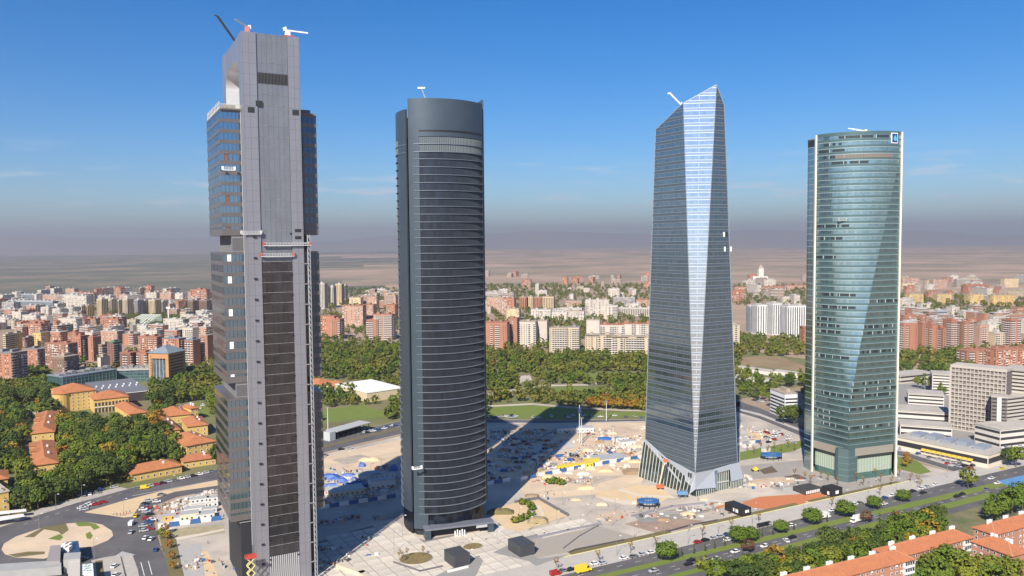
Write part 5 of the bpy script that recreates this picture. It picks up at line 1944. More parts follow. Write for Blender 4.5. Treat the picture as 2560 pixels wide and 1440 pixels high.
def make_tree(kind, seed):
    rnd = random.Random(seed)
    tr = MB()
    cr = MB()
    if kind == 'round':
        tr.bar((0, 0, 0), (0, 0, 3.6), .45, sides=6, w2=.32)
        for i in range(5):
            an = i * 1.256 + rnd.random()
            tr.bar((0, 0, 2.6 + .2 * i), (1.8 * math.cos(an), 1.8 * math.sin(an), 5.4), .22, sides=5, w2=.08)
        leaf_cloud(cr, 3.9, 3.3, 6.1, 62, 13, .40, rnd)
        m = leaf_g
    elif kind == 'pine':
        tr.bar((0, 0, 0), (.2, 0, 6.2), .45, sides=6, w2=.3)
        for i in range(5):
            an = i * 1.256 + rnd.random()
            tr.bar((.1, 0, 5), (2.4 * math.cos(an), 2.4 * math.sin(an), 7.4), .2, sides=5, w2=.07)
        leaf_cloud(cr, 4.3, 2.5, 7.6, 66, 13, .38, rnd, 'umbrella')
        m = leaf_d
    elif kind == 'dark':
        tr.bar((0, 0, 0), (0, 0, 5), .5, sides=6, w2=.3)
        for i in range(4):
            an = i * 1.57 + rnd.random()
            tr.bar((0, 0, 3), (1.6 * math.cos(an), 1.6 * math.sin(an), 6.4), .22, sides=5, w2=.08)
        leaf_cloud(cr, 4.0, 4.2, 6.6, 74, 13, .42, rnd)
        m = leaf_d
    elif kind == 'ball':
        tr.bar((0, 0, 0), (0, 0, 2.6), .5, sides=6, w2=.4)
        for i in range(6):
            an = i * 1.05 + rnd.random()
            tr.bar((0, 0, 2.2), (2.2 * math.cos(an), 2.2 * math.sin(an), 4.6), .22, sides=5, w2=.08)
        leaf_cloud(cr, 4.3, 3.4, 5.4, 130, 13, .36, rnd)
        m = leaf_b
    elif kind == 'autumn':
        tr.bar((0, 0, 0), (0, 0, 3.2), .4, sides=6, w2=.28)
        for i in range(4):
            an = i * 1.57 + rnd.random()
            tr.bar((0, 0, 2.4), (1.5 * math.cos(an), 1.5 * math.sin(an), 5), .2, sides=5, w2=.07)
        leaf_cloud(cr, 3.4, 3.3, 5.4, 50, 12, .40, rnd)
        m = leaf_a
    elif kind == 'cypress':
        tr.bar((0, 0, 0), (0, 0, 4), .35, sides=6, w2=.25)
        leaf_cloud(cr, 1.35, 5.5, 6.2, 46, 12, .34, rnd, 'cone')
        m = leaf_d
    elif kind == 'poplar':
        tr.bar((0, 0, 0), (0, 0, 7), .4, sides=6, w2=.2)
        leaf_cloud(cr, 2.2, 6.5, 8.6, 54, 12, .42, rnd)
        m = leaf_g
    elif kind == 'bare':
        tr.bar((0, 0, 0), (0, 0, 2.4), .16, sides=5, w2=.1)
        for i in range(9):
            an = i * .7 + rnd.random()
            tr.bar((0, 0, 1.6 + .12 * i), (.8 * math.cos(an), .8 * math.sin(an), 3.4 + .1 * i), .07, sides=4, w2=.03)
        leaf_cloud(cr, .9, 1.1, 3.2, 14, 5, .16, rnd)
        m = leaf_a
    else:  # shrub
        tr.bar((0, 0, 0), (0, 0, .6), .15, sides=5, w2=.1)
        leaf_cloud(cr, 1.2, .9, .95, 26, 10, .22, rnd)
        m = leaf_g
    return tr.mesh('trunk', bark), cr.mesh('crown', m), m


TREES = {}
for k, nv in (('round', 4), ('ball', 3), ('pine', 3), ('dark', 3), ('autumn', 2), ('cypress', 2), ('poplar', 2), ('bare', 2), ('shrub', 2)):
    TREES[k] = [make_tree(k, hash(k) % 1 + 31 * i + len(k) * 7) for i in range(nv)]
TNAME = {'round': 'broadleaf_tree', 'ball': 'round_tree', 'pine': 'stone_pine', 'dark': 'evergreen_tree', 'autumn': 'autumn_tree', 'cypress': 'cypress_tree', 'poplar': 'poplar_tree', 'bare': 'sapling', 'shrub': 'shrub'}


def tree(kind, p, s, label, group, sz=None, crown_mat=None):
    t = thing(TNAME[kind], label, 'shrub' if kind == 'shrub' else 'tree', (p[0], p[1], 0.1), RT.uniform(0, 6.28), group)
    t.scale = (s, s, s if sz is None else sz)
    a, b, m = RT.choice(TREES[kind])
    inst('trunk', a, t)
    c = inst('crown', b, t)
    if crown_mat is not None:
        c.material_slots[0].link = 'OBJECT'
        c.material_slots[0].material = crown_mat
    return t


def scatter(poly, n, mind, avoid=(), rnd=RT):
    """points even on the ground inside a pixel polygon, at least mind metres apart"""
    P = [g2(*q) for q in poly]
    x0, x1 = min(p[0] for p in P), max(p[0] for p in P)
    y0, y1 = min(p[1] for p in P), max(p[1] for p in P)
    out, grid = [], {}
    tries = 0
    while len(out) < n and tries < n * 60:
        tries += 1
        x, y = rnd.uniform(x0, x1), rnd.uniform(y0, y1)
        if not inside(x, y, P):
            continue
        q = pix((x, y, 0))
        if any(inside(q[0], q[1], a) for a in avoid):
            continue
        i, j = int(x // mind), int(y // mind)
        if any((x - u) ** 2 + (y - w) ** 2 < mind * mind for di in (-1, 0, 1) for dj in (-1, 0, 1) for (u, w) in grid.get((i + di, j + dj), ())):
            continue
        grid.setdefault((i, j), []).append((x, y))
        out.append((x, y))
    return out


# woodland on the left
WOOD = [(-40, 1000), (150, 985), (330, 1010), (530, 1000), (545, 1165), (320, 1213), (190, 1246), (112, 1270), (0, 1302), (-40, 1312)]
HOLES = [[(46, 1046), (140, 1046), (160, 1112), (150, 1132), (66, 1138)], [(42, 1112), (140, 1118), (172, 1190), (160, 1216), (70, 1224)], [(388, 1046), (540, 1040), (545, 1190), (455, 1180), (445, 1135), (412, 1112)],
         [(325, 1165), (460, 1165), (460, 1212), (330, 1215)], [(140, 960), (380, 960), (380, 1066), (300, 1078), (225, 1072), (140, 1066)], [(330, 1040), (430, 1012), (530, 1000), (530, 1045)], [(-60, 1190), (45, 1190), (70, 1320), (-60, 1320)],
         [(30, 1015), (100, 1010), (100, 1045), (30, 1045)], [(190, 1235), (330, 1205), (330, 1225), (195, 1262)]]
LABW = {'round': 'green broadleaf tree in the wood on the left', 'dark': 'dark evergreen tree in the wood on the left', 'pine': 'flat-topped dark pine in the wood on the left',
        'autumn': 'yellow autumn tree in the wood on the left', 'cypress': 'narrow dark cypress in the wood on the left'}
made = []
pts = scatter(WOOD, 330, 8.2, HOLES)
pts.sort(key=lambda p: p[1])
for p in pts[:285]:
    k = RT.choices(['round', 'dark', 'pine', 'autumn', 'cypress'], [50, 24, 12, 8, 4])[0]
    made.append((tree(k, p, RT.uniform(1.15, 1.75), LABW[k], 'trees of the wood on the left'), {'round': 'green broadleaf tree', 'dark': 'dark evergreen tree', 'pine': 'flat-topped pine', 'autumn': 'yellow autumn tree', 'cypress': 'narrow cypress'}[k]))
# row of dark trees along the junction pavement
for i in range(20):
    x = 30 + i * 9.5
    y = 1296 - (x - 10) * .285 - RT.uniform(0, 10)
    tree('dark', g2(x, y), RT.uniform(1.1, 1.5), '%s big dark tree from left on the wood edge beside the junction' % nth(i + 1), 'dark trees beside the junction')


WMARK = [(95, 1085, 'the upper long villa'), (110, 1160, 'the lower long villa'), (230, 1040, 'the ochre palace'), (420, 1080, 'the narrow ochre villa'), (390, 1190, 'the long low ochre building'), (490, 1130, 'the big two-storey villa'),
         (20, 1260, 'the ochre building at the left edge'), (60, 1020, 'the low white building'), (220, 1120, 'the heart of the wood'), (310, 1120, 'the right middle of the wood'), (200, 1200, 'the wood edge by the junction')]
count_off(made, WMARK, '{n} {base} from left nearest {m}')


def mass(name, label, pts, kinds, s0, s1, seed, mm=None):
    """woodland that reads as one mass: real crowns, too many to count"""
    rnd = random.Random(seed)
    mb = MB()
    tmpl = []
    for i in range(5):
        t = MB()
        leaf_cloud(t, 4.0, 3.4 if i % 2 else 4.4, 4.4, 22, 5, .95, rnd)
        tmpl.append(t)
    for (x, y) in pts:
        t = rnd.choice(tmpl)
        s = rnd.uniform(s0, s1)
        ca, sa = math.cos(rnd.random() * 6.28), math.sin(rnd.random() * 6.28)
        an = rnd.random() * 6.28
        ca, sa = math.cos(an) * s, math.sin(an) * s
        k = len(mb.v)
        mb.v += [(x + ca * v[0] - sa * v[1], y + sa * v[0] + ca * v[1], v[2] * s) for v in t.v]
        mb.f += [tuple(i + k for i in f) for f in t.f]
        mb.m += t.m
    o = mb.build(name, mm or leaf_mass, kind='stuff')
    o['label'] = label
    return o


mass('undergrowth', 'bushy undergrowth filling the wood on the left', scatter(WOOD, 420, 5.5, HOLES), 0, .45, .8, 4)
mass('far_wood', 'green mass of trees in front of the brick towers', scatter([(-60, 930), (150, 930), (160, 975), (410, 962), (470, 930), (540, 925), (540, 1000), (330, 1008), (150, 985), (-60, 1000)], 330, 8, [[(150, 930), (410, 930), (410, 965), (150, 975)], [(375, 870), (430, 870), (430, 958), (375, 958)], HOLES[4]]), 0, .9, 1.5, 5)
# park behind the site
PARKH = [[(796, 1020), (970, 1008), (970, 1066), (796, 1100)], [(1300, 1005), (1420, 1015), (1620, 1028), (1620, 1048), (1215, 1046), (1215, 1012)], [(895, 965), (1000, 965), (1000, 1010), (895, 1005)], [(796, 945), (900, 955), (900, 975), (796, 980)],
         [(1290, 935), (1330, 935), (1330, 965), (1290, 965)], [(1375, 964), (1525, 964), (1525, 990), (1375, 990)], [(1440, 936), (1540, 928), (1610, 936), (1560, 950), (1470, 956)], [(1215, 984), (1370, 962), (1470, 960), (1470, 966), (1370, 970), (1215, 992)], [(1830, 885), (2030, 885), (2030, 960), (1830, 940)], [(1940, 970), (2015, 970), (2015, 1050), (1940, 1050)]]
PARK = [(780, 862), (1000, 866), (1210, 884), (1400, 892), (1640, 900), (1700, 900), (1700, 1035), (1620, 1040), (1400, 1046), (1210, 1046), (1000, 1050), (900, 1062), (780, 1095)]
mass('park_woodland', 'mixed green and russet trees massed in the park behind the site', scatter(PARK, 1200, 7.0, PARKH), 0, .45, 1.55, 6)
LABP = {'round': 'green tree standing out of the park behind the site', 'dark': 'dark evergreen standing out of the park behind the site', 'autumn': 'russet tree in the park behind the site', 'poplar': 'tall poplar in the park behind the site', 'cypress': 'thin cypress in the park behind the site'}
made = []
pts = scatter(PARK, 170, 13, PARKH)
for p in pts:
    q = pix((p[0], p[1], 0))
    k = 'autumn' if (1470 < q[0] < 1640 and 1000 < q[1] < 1030) else RT.choices(['round', 'dark', 'autumn', 'poplar', 'cypress'], [54, 18, 2, 16, 6])[0]
    made.append((tree(k, p, RT.uniform(.9, 1.5), LABP[k], 'trees standing out of the park'), {'round': 'green tree', 'dark': 'dark evergreen', 'autumn': 'russet tree', 'poplar': 'tall poplar', 'cypress': 'thin cypress'}[k]))
PMARK = [(890, 990, 'the white sports hall'), (880, 900, 'the brick blocks between leftmost towers'), (1250, 900, 'the brick block behind the park'), (1410, 900, 'the twin beige blocks'), (1550, 915, 'the long beige blocks'), (1300, 1000, 'the park lawn'), (1450, 975, 'the middle of the park'), (1600, 990, 'the crystal tower'), (1240, 1000, 'the dark tower')]
count_off(made, PMARK, '{n} {base} from left in the park near {m}')
for i in range(16):
    tree('autumn', g2(1472 + i * 9.6, 1021 + RT.uniform(-6, 4)), RT.uniform(1.0, 1.3), '%s russet tree from left in the line along the park path' % nth(i + 1), 'russet trees along the park path')
# trees right of the crystal tower
made = []
pts = scatter([(1840, 945), (1950, 955), (2030, 960), (2030, 1060), (1990, 1060), (1940, 1040), (1900, 1010), (1845, 985)], 40, 9, PARKH[-2:])
for p in pts:
    k = RT.choice(['poplar', 'round', 'round', 'dark'])
    made.append((tree(k, p, RT.uniform(.9, 1.4), 'tree', 'trees right of the crystal tower'), {'poplar': 'tall poplar', 'round': 'green tree', 'dark': 'dark tree'}[k]))
count_off(made, [(0, 0, 'the trees right of the crystal tower')], '{n} {base} from left among {m}')
for x, y, k, s, w in ((1958, 1060, 'dark', 1.5, 'left dark tree'), (1985, 1062, 'dark', 1.6, 'right dark tree'), (1978, 1052, 'round', 1.4, 'paler green tree')):
    tree(k, g2(x, y), s, w + ' in front of the white banded office block', 'trees before the white banded office')
mass('distant_trees', 'hazy tree mass among the city blocks', scatter([(-60, 770), (525, 770), (525, 800), (-60, 800)], 150, 9) + scatter([(280, 795), (525, 790), (525, 818), (330, 822)], 220, 9) + scatter([(795, 752), (990, 755), (990, 800), (795, 790)], 90, 14) + scatter([(795, 790), (995, 790), (995, 862), (795, 862)], 190, 11) + scatter([(1200, 800), (1640, 800), (1640, 905), (1200, 892)], 420, 12) + scatter([(2250, 800), (2580, 800), (2580, 885), (2250, 885)], 200, 12)
     + scatter([(1205, 712), (1640, 712), (1640, 800), (1205, 800)], 760, 13) + scatter([(795, 722), (990, 722), (990, 755), (795, 755)], 160, 16) + scatter([(1828, 715), (2030, 715), (2030, 765), (1828, 765)], 200, 20) + scatter([(1828, 840), (2030, 850), (2030, 890), (1828, 890)], 130, 9)
     + scatter([(2250, 880), (2440, 880), (2440, 935), (2250, 935)], 120, 8) + scatter([(2250, 740), (2580, 740), (2580, 800), (2250, 800)], 330, 14) + scatter([(1700, 890), (1850, 880), (1850, 950), (1700, 950)], 60, 9)
     + scatter([(-60, 880), (540, 880), (540, 935), (-60, 935)], 130, 11), 0, .7, 1.5, 8)
# avenue trees: round crowns in the first median
for i, (x, y, s) in enumerate(((1666, 1402, 1.28), (1848, 1360, 1.2), (1876, 1354, 1.0), (1953, 1333, .95), (2031, 1312, 1.2), (2113, 1293, 1.25), (2186, 1273, 1.0), (2258, 1255, 1.0))):
    tree('ball', g2(x, y), s, '%s from left of the round trees in the narrow grass median' % ORD[i], 'round trees in the narrow median', sz=s * .85)
tree('autumn', g2(2420, 1222), 1.5, 'large yellowish tree beside the blue lane at the avenue crossing', 'trees by the avenue crossing', crown_mat=leaf_g)
tree('purple' if False else 'autumn', g2(1870, 1382), 1.0, 'round purple-leaved tree in the second median', 'trees of the second median', sz=.8, crown_mat=leaf_p)
tree('autumn', g2(2165, 1308), 1.0, 'purple-leaved tree in front of the white lorry', 'trees of the second median', sz=.8, crown_mat=leaf_p)
tree('shrub', g2(1763, 1424), 3.4, 'big rounded green bush on the second median', 'bushes of the second median', sz=3.6)
for i, (x, y) in enumerate(((1704, 1393), (1735, 1385), (1763, 1379), (1786, 1373), (1812, 1366), (1834, 1360), (1906, 1344), (1932, 1338), (1985, 1326), (2068, 1306))):
    tree('cypress', g2(x, y), .42, '%s from left of the small dark saplings along the narrow median' % ORD[i], 'small saplings in the narrow median')
# grove on the bank between the avenue and the red roofs
BANK = [(1790, 1466), (1990, 1414), (2120, 1378), (2230, 1345), (2350, 1312), (2352, 1345), (2250, 1400), (2150, 1428), (2050, 1458), (1900, 1500)]
made = []
pts = scatter(BANK, 95, 5.6)
LABB = {'round': 'green tree in the grove between avenue and red roofs', 'pine': 'flat-topped pine in the grove between avenue and red roofs', 'dark': 'dark tree in the grove between avenue and red roofs', 'cypress': 'slim cypress in the grove between avenue and red roofs', 'autumn': 'yellowing tree in the grove between avenue and red roofs'}
for p in pts:
    k = RT.choices(['round', 'pine', 'dark', 'cypress', 'autumn'], [48, 22, 16, 6, 6])[0]
    made.append((tree(k, p, RT.uniform(.95, 1.45), LABB[k], 'grove between avenue and red roofs'), {'round': 'green tree', 'pine': 'flat-topped pine', 'dark': 'dark tree', 'cypress': 'slim cypress', 'autumn': 'yellowing tree'}[k]))
count_off(made, [(0, 0, 'the grove between avenue and red roofs')], '{n} {base} from left in {m}')
for i, (x, y, s) in enumerate(((2500, 1298, 1.6), (2530, 1290, 1.7), (2556, 1282, 1.8), (2480, 1306, 1.3), (2515, 1275, 1.2))):
    tree('round', g2(x, y), s, '%s green tree from left by the avenue at the right edge' % nth([2, 4, 5, 1, 3][i]), 'trees at the right edge')
made = []
for x, y, s in ((2290, 1470, 1.4), (2330, 1462, 1.5), (2365, 1452, 1.7), (2400, 1458, 1.6), (2440, 1462, 1.5), (2475, 1468, 1.5), (2510, 1466, 1.4), (2545, 1474, 1.4), (2420, 1480, 1.6), (2350, 1485, 1.6), (2480, 1490, 1.5)):
    made.append((tree('round', g2(x, y), s, 'tree', 'courtyard trees below the red roofs'), 'olive-green tree'))
count_off(made, [(0, 0, 'the courtyard below the red roofs')], '{n} {base} from left in {m}')
# saplings along the avenue pavement and round the green tower
for i, (x, y) in enumerate(((1390, 1428), (1495, 1408), (1576, 1384), (1640, 1372), (1756, 1346), (1828, 1328), (1897, 1308), (2080, 1268), (2200, 1240), (2300, 1225))):
    tree('bare', g2(x, y), 1.6, '%s from left of the bare saplings on the avenue pavement' % ORD[i], 'bare saplings on the avenue pavement')
for i in range(15):
    tree('bare', g2(1985 + i * 22 + RT.uniform(-6, 6), 1196 + (i % 3) * 9 + RT.uniform(-3, 3)), 1.5, '%s thin bare sapling from left round the green glass tower' % nth(i + 1), 'saplings round the green glass tower')
for i in range(9):
    tree('bare', g2(1868 + i * 17, 1128 + (i % 2) * 8 - i * 1.2), 1.4, '%s thin sapling from left on the lawn between crystal and green towers' % nth(i + 1), 'saplings on the lawn')
for i, (x, y) in enumerate(((2262, 1168), (2272, 1160), (2266, 1150))):
    tree('autumn', g2(x, y), .7, '%s small russet tree on the lawn right of the green glass tower' % ('front', 'right', 'rear')[i], 'russet trees on the lawn')
# shrubs in the sunken gardens
made = []
for x, y in ((1380, 1208), (1386, 1210), (1392, 1207), (1398, 1212), (1406, 1212), (1288, 1308), (1299, 1304), (1314, 1299), (1328, 1290), (1330, 1276), (1326, 1268), (1318, 1262), (1306, 1262), (1372, 1210)):
    made.append((tree('shrub', g2(x, y), 2.0, 'shrub', 'shrubs of the sandy gardens'), 'dark green shrub'))
count_off(made, [(1388, 1210, 'the sand before the hoarding'), (1312, 1285, 'the sandy garden on the plaza')], '{n} {base} from left in {m}')
made = []
for x, y, k, s in ((412, 1336, 'autumn', .7), (418, 1350, 'autumn', .6), (424, 1372, 'autumn', .55), (404, 1348, 'round', .6), (430, 1400, 'autumn', .5), (433, 1425, 'autumn', .5), (408, 1390, 'bare', 1.3)):
    made.append((tree(k, g2(x, y), s, 'tree', 'roadside saplings by the junction'), 'roadside sapling'))
count_off(made, [(0, 0, 'the verge beside the junction')], '{n} {base} from left on {m}')
made = []
for x, y, k, s in ((2350, 1000, 'poplar', 1.2), (2310, 975, 'poplar', 1.2), (2295, 970, 'round', 1.3), (2325, 978, 'poplar', 1.1), (2355, 990, 'round', 1.1), (2540, 1168, 'round', 1.5), (2520, 1165, 'dark', 1.2), (2270, 940, 'poplar', 1.2)):
    made.append((tree(k, g2(x, y), s, 'tree', 'trees of the hospital grounds'), {'poplar': 'poplar', 'round': 'green tree', 'dark': 'dark tree'}[k]))
count_off(made, [(0, 0, 'the hospital grounds')], '{n} {base} from left in {m}')

# ------------------------------------------------------------------ nearer buildings
RN = random.Random(3)
tile_m = mat('clay_tiles', (.46, .16, .065), .85, noise=.9, nscale=.35, col2=(.30, .115, .06), bump=.5, stretch=(1, 1, 1), detail=6)
tile2_m = mat('clay_tiles_orange', (.48, .185, .065), .85, noise=.9, nscale=.3, col2=(.33, .12, .055), bump=.4)
ochre_m = mat('ochre_wall', (.62, .42, .13), .9, noise=.3, nscale=.15)
rbrick_m = mat('rose_brick', (.40, .20, .135), .9, noise=.45, nscale=.35, col2=(.33, .16, .11), detail=8)
frame_w = mat('window_frame_white', (.72, .70, .68), .6)
pane_n = mat('near_pane', (.05, .06, .07), .15)

win_big = MB().box(-.62, .62, -.12, .02, 0, 1.5, 0).box(-.45, .45, -.14, -.121, .15, 1.35, 1).mesh('window', [frame_w, pane_n])
win_blind = MB().box(-.62, .62, -.12, .02, 0, 1.5, 0).box(-.45, .45, -.14, -.121, .15, .7, 1).mesh('window', [frame_w, pane_n])


def hip_roof(mb, w, dep, h, e=.8, pitch=.42, mi=0):
    X, Y0, Y1 = w / 2 + e, -e, dep + e
    b = [(-X, Y0, h), (X, Y0, h), (X, Y1, h), (-X, Y1, h)]
    ri = min(X, (Y1 - Y0) / 2)
    rh = ri * pitch
    ym = (Y0 + Y1) / 2
    if X * 2 >= Y1 - Y0:
        p1, p2 = (-X + ri, ym, h + rh), (X - ri, ym, h + rh)
        mb.face([b[0], b[1], p2, p1], mi).face([b[1], b[2], p2], mi).face([b[2], b[3], p1, p2], mi).face([b[3], b[0], p1], mi)
    else:
        p1, p2 = (0, Y0 + ri, h + rh), (0, Y1 - ri, h + rh)
        mb.face([b[0], b[1], p1], mi).face([b[1], b[2], p2, p1], mi).face([b[2], b[3], p2], mi).face([b[3], b[0], p1, p2], mi)
    mb.face(b[::-1], mi)
    # eaves edge
    for i in range(4):
        a, c = b[i], b[(i + 1) % 4]
        mb.face([(a[0], a[1], h - .35), (c[0], c[1], h - .35), c, a], mi)
    return p1, p2


def red_block(pa, pb, dep, h, label, ext=0.0, ends=True, name='brick_block'):
    """rose brick block with a tiled hip roof; pa, pb are the ends of its front eave in the picture"""
    a, b = at(pa[0], pa[1], h), at(pb[0], pb[1], h)
    dv = b - a
    L, an = dv.length, math.atan2(dv.y, dv.x)
    c = (a + b) / 2
    t = thing(name, label, 'apartment building', (c.x, c.y, 0), an, 'red-roofed brick blocks')
    MB().box(-L / 2, L / 2, 0, dep, 0, h - .02).build('wall', rbrick_m, t)
    r = MB()
    p1, p2 = hip_roof(r, L, dep, h, .7, .5)
    ro = r.build('roof', tile_m, t)
    rc = MB()
    rc.bar(p1, p2, .45, .25)
    for (X, Y, p) in ((-L / 2 - .7, -.7, p1), (L / 2 + .7, -.7, p2)):
        rc.bar((X, Y, h), p, .4, .22)
    rc.build('ridge_tiles', mat('ridge_tile', (.50, .22, .11), .85), ro)
    bt = MB()
    n = int(L / .9)
    for i in range(1, n):
        x = -L / 2 + L * i / n
        k = min(1.0, (dep / 2 - .02) / (dep / 2))
        ymax = dep / 2 * .96
        edge = min(L / 2 - abs(x) + .7, dep / 2 + .7)
        y1 = min(ymax, edge - .7 - .2)
        if y1 < .3:
            continue
        sl = .5
        bt.bar((x, -.65, h + .05), (x, y1, h + .05 + (y1 + .65) * sl), .22, .09)
    bt.build('tile_rolls', mat('tile_roll', (.52, .20, .085), .85, noise=.5, nscale=.8), ro, kind='stuff')
    ch = MB().box(-.5, .5, -.5, .5, 0, 1.9).box(-.6, .6, -.6, .6, 1.9, 2.1).mesh('chimney', white_m)
    k = max(2, int(L / 11))
    for i in range(k):
        x = -L / 2 + dep / 2 + (L - dep) * i / max(k - 1, 1)
        for dx in (-.9, .9):
            inst('chimney', ch, ro, (x + dx, dep / 2 + .9, h + dep * .25 - .6))
    nf = 5
    for f in range(nf):
        z = h - 2.4 - f * 2.85
        if z < .5:
            break
        nx = int(L / 3.0)
        for i in range(nx):
            x = -L / 2 + L * (i + .5) / nx
            if (i % 6) == 5:
                continue
            inst('window', win_big if (i * 7 + f * 3) % 5 else win_blind, t, (x, 0, z))
        for i in range(3):
            o = inst('window', win_big, t, (-L / 2, dep * (i + .5) / 3, z), -math.pi / 2)
    if ends:
        # stack of glazed white balconies at the right end of the front
        for f in range(5):
            z = h - 3.0 - f * 2.85
            if z < 0:
                break
            bb = MB().box(L / 2 - 6.5, L / 2 - .4, -1.2, -.01, z, z + 1.1, 0).box(L / 2 - 6.3, L / 2 - .6, -1.0, -.02, z + 1.1, z + 2.5, 1)
            for q in range(5):
                bb.box(L / 2 - 6.45 + q * 1.45, L / 2 - 6.3 + q * 1.45, -1.1, -.02, z + 1.1, z + 2.5, 0)
            bb.build('balcony', [frame_w, pane_n], t)
    return t


red_block((1900, 1492), (2284, 1397), 11, 14.5, 'brick block with tiled roof and white chimneys, lowest in the picture')
red_block((2238, 1394), (2430, 1343), 11, 14.5, 'middle brick block whose tiled roof ends in white glazed balconies')
red_block((2488, 1336), (2640, 1294), 11, 14.5, 'brick block with tiled roof at the right edge, farthest up the avenue')
# the block that turns back from the avenue
a, b = at(2430, 1353, 13.5), at(2530, 1389, 13.5)
red_block((2430, 1353), (2530, 1389), 12, 13.5, 'tiled brick block turned across the others at the right edge', ends=False)


def villa(nl, nr, far, h, label, wall=None, roof=None, group='ochre villas in the wood', wins=True, name='villa', flat=False, cat='villa'):
    a, b, c = at(*nl), at(*nr), at(*far)
    dv = b - a
    L, an = dv.length, math.atan2(dv.y, dv.x)
    nrm = Vector((-math.sin(an), math.cos(an), 0))
    dep = max((c - a).dot(nrm), 5)
    m = (a + b) / 2
    t = thing(name, label, cat, (m.x, m.y, 0), an, group)
    MB().box(-L / 2, L / 2, 0, dep, 0, h - .02).build('wall', wall or ochre_m, t)
    r = MB()
    if flat:
        r.box(-L / 2 - .5, L / 2 + .5, -.5, dep + .5, h, h + .6)
    else:
        hip_roof(r, L, dep, h, .9, .38)
    ro = r.build('roof', roof or tile2_m, t)
    if wins:
        for f in range(max(1, int(h / 3.6))):
            z = 1.2 + f * 3.4
            for i in range(max(2, int(L / 4))):
                inst('window', win_big, t, (-L / 2 + L * (i + .5) / max(2, int(L / 4)), 0, z), scale=(1, 1, 1.15))
            n = max(2, int(dep / 5))
            for i in range(min(n, 9)):
                inst('window', win_big, t, (L / 2, dep * (i + .5) / min(n, 9), z), math.pi / 2, (1, 1, 1.15))
        if not flat:
            ch = MB().box(-.6, .6, -.6, .6, 0, 2.6).mesh('chimney', white_m)
            for i in range(2):
                inst('chimney', ch, ro, (L * .18, dep * (.3 + .3 * i), h + .9))
    return t, L, dep


t, L, dp = villa((80, 1112), (136, 1106), (56, 1062), 9, 'long ochre villa with orange tiled roof and stepped dormers, upper of two at the left')
t2, L2, dp2 = villa((82, 1197), (146, 1188), (56, 1140), 9, 'long ochre villa with orange tiled roof and dormers, lower of two at the left')
for tt, LL, dd in ((t, L, dp), (t2, L2, dp2)):
    for k in range(2):
        y = dd * (.45 + .25 * k)
        d = MB()
        d.box(-LL / 2 - .4, -LL * .08, y, y + dd * .13, 5, 11.0, 0)
        d = d.build('dormer', ochre_m, tt)
        e = MB()
        e.box(-LL / 2 - 1.0, -LL * .04, y - .5, y + dd * .13 + .5, 11.02, 11.6)
        e.build('dormer_roof', tile2_m, d)
villa((468, 1152), (540, 1138), (452, 1122), 11, 'big two-storey ochre villa with tiled roof beside the tallest tower')
villa((460, 1172), (540, 1160), (452, 1160), 5, 'low brick-roofed annex in front of the big ochre villa', roof=tile_m)
villa((420, 1098), (450, 1094), (396, 1064), 7, 'narrow ochre villa with orange roof left of the towered villa')
villa((470, 1094), (520, 1088), (462, 1072), 9, 'towered ochre villa with stacked orange roofs')
villa((402, 1062), (478, 1054), (400, 1044), 7, 'ochre villa with long orange roof behind the towered villa')
villa((478, 1052), (496, 1049), (476, 1042), 11, 'small square ochre tower house with orange roof')
villa((330, 1206), (455, 1182), (326, 1188), 5.5, 'long low ochre building with brick-red roof along the road')
villa((324, 1052), (368, 1046), (300, 1025), 6, 'orange-roofed low wing below the ochre palace', wins=False)
villa((-40, 1302), (24, 1288), (-40, 1210), 14, 'ochre building cut off by the left picture edge', flat=True, roof=mat('pale_roof', (.45, .38, .32), .9))
villa((30, 1045), (96, 1034), (28, 1030), 4, 'low white building with small brown roof in the wood', wall=white_m, roof=mat('pale_roof', (.45, .38, .32), .9), flat=True, wins=False)
villa((-20, 1228), (20, 1222), (-20, 1206), 7, 'orange-roofed house at the left edge behind the ochre building', wins=False)
# ochre palace with round end and arcade
t, L, dp = villa((150, 1032), (242, 1020), (150, 1016), 18, 'ochre palace with curved front and orange roof', name='palace', cat='palace', group=None)
rnd = MB().prism(circle(-L / 2 + 3, 6, 8, 20), 0, 17.6).build('round_end', ochre_m, t)
r = MB()
c = circle(-L / 2 + 3, 6, 8.8, 20)
for i in range(20):
    r.face([(*c[i], 17.65), (*c[(i + 1) % 20], 17.65), (-L / 2 + 3, 6, 21)])
r.build('round_roof', tile2_m, t)
t, L, dp = villa((236, 1034), (322, 1024), (236, 1020), 13, 'ochre arcaded wing of the palace with orange roof', name='palace_wing', cat='palace', group=None, wins=False)
ar = MB()
for i in range(10):
    x = -L / 2 + L * (i + .5) / 10
    ar.box(x - 1.0, x + 1.0, -.15, .02, .3, 4.6, 0)
    ar.box(x - .9, x + .9, -.15, .02, 6.4, 9.8, 0)
    ar.box(x - 1.15, x + 1.15, -.5, -.16, 5.2, 5.9, 1)
ar.build('arcade', [pane_n, frame_w], t)
t, L, dp = villa((248, 1014), (372, 1000), (246, 978), 10, 'dark brown low hall with grey roof behind the palace', wall=mat('dark_hall', (.055, .04, .04), .7), roof=mat('hall_roof', (.17, .17, .18), .6), flat=True, wins=False, name='dark_hall', cat='hall', group=None)
m = MB()
m.box(-L / 2, L / 2, -.55, -.5, 9.3, 9.9)
m.build('eaves_strip', white_m, t)
v = MB()
for i in range(14):
    v.box(-L / 2 + L * (i + .5) / 14 - .6, -L / 2 + L * (i + .5) / 14 + .6, dp * (.4 + .15 * (i % 2)), dp * (.4 + .15 * (i % 2)) + 1.5, 10.6, 12.0)
v.build('roof_vents', white_m, t)
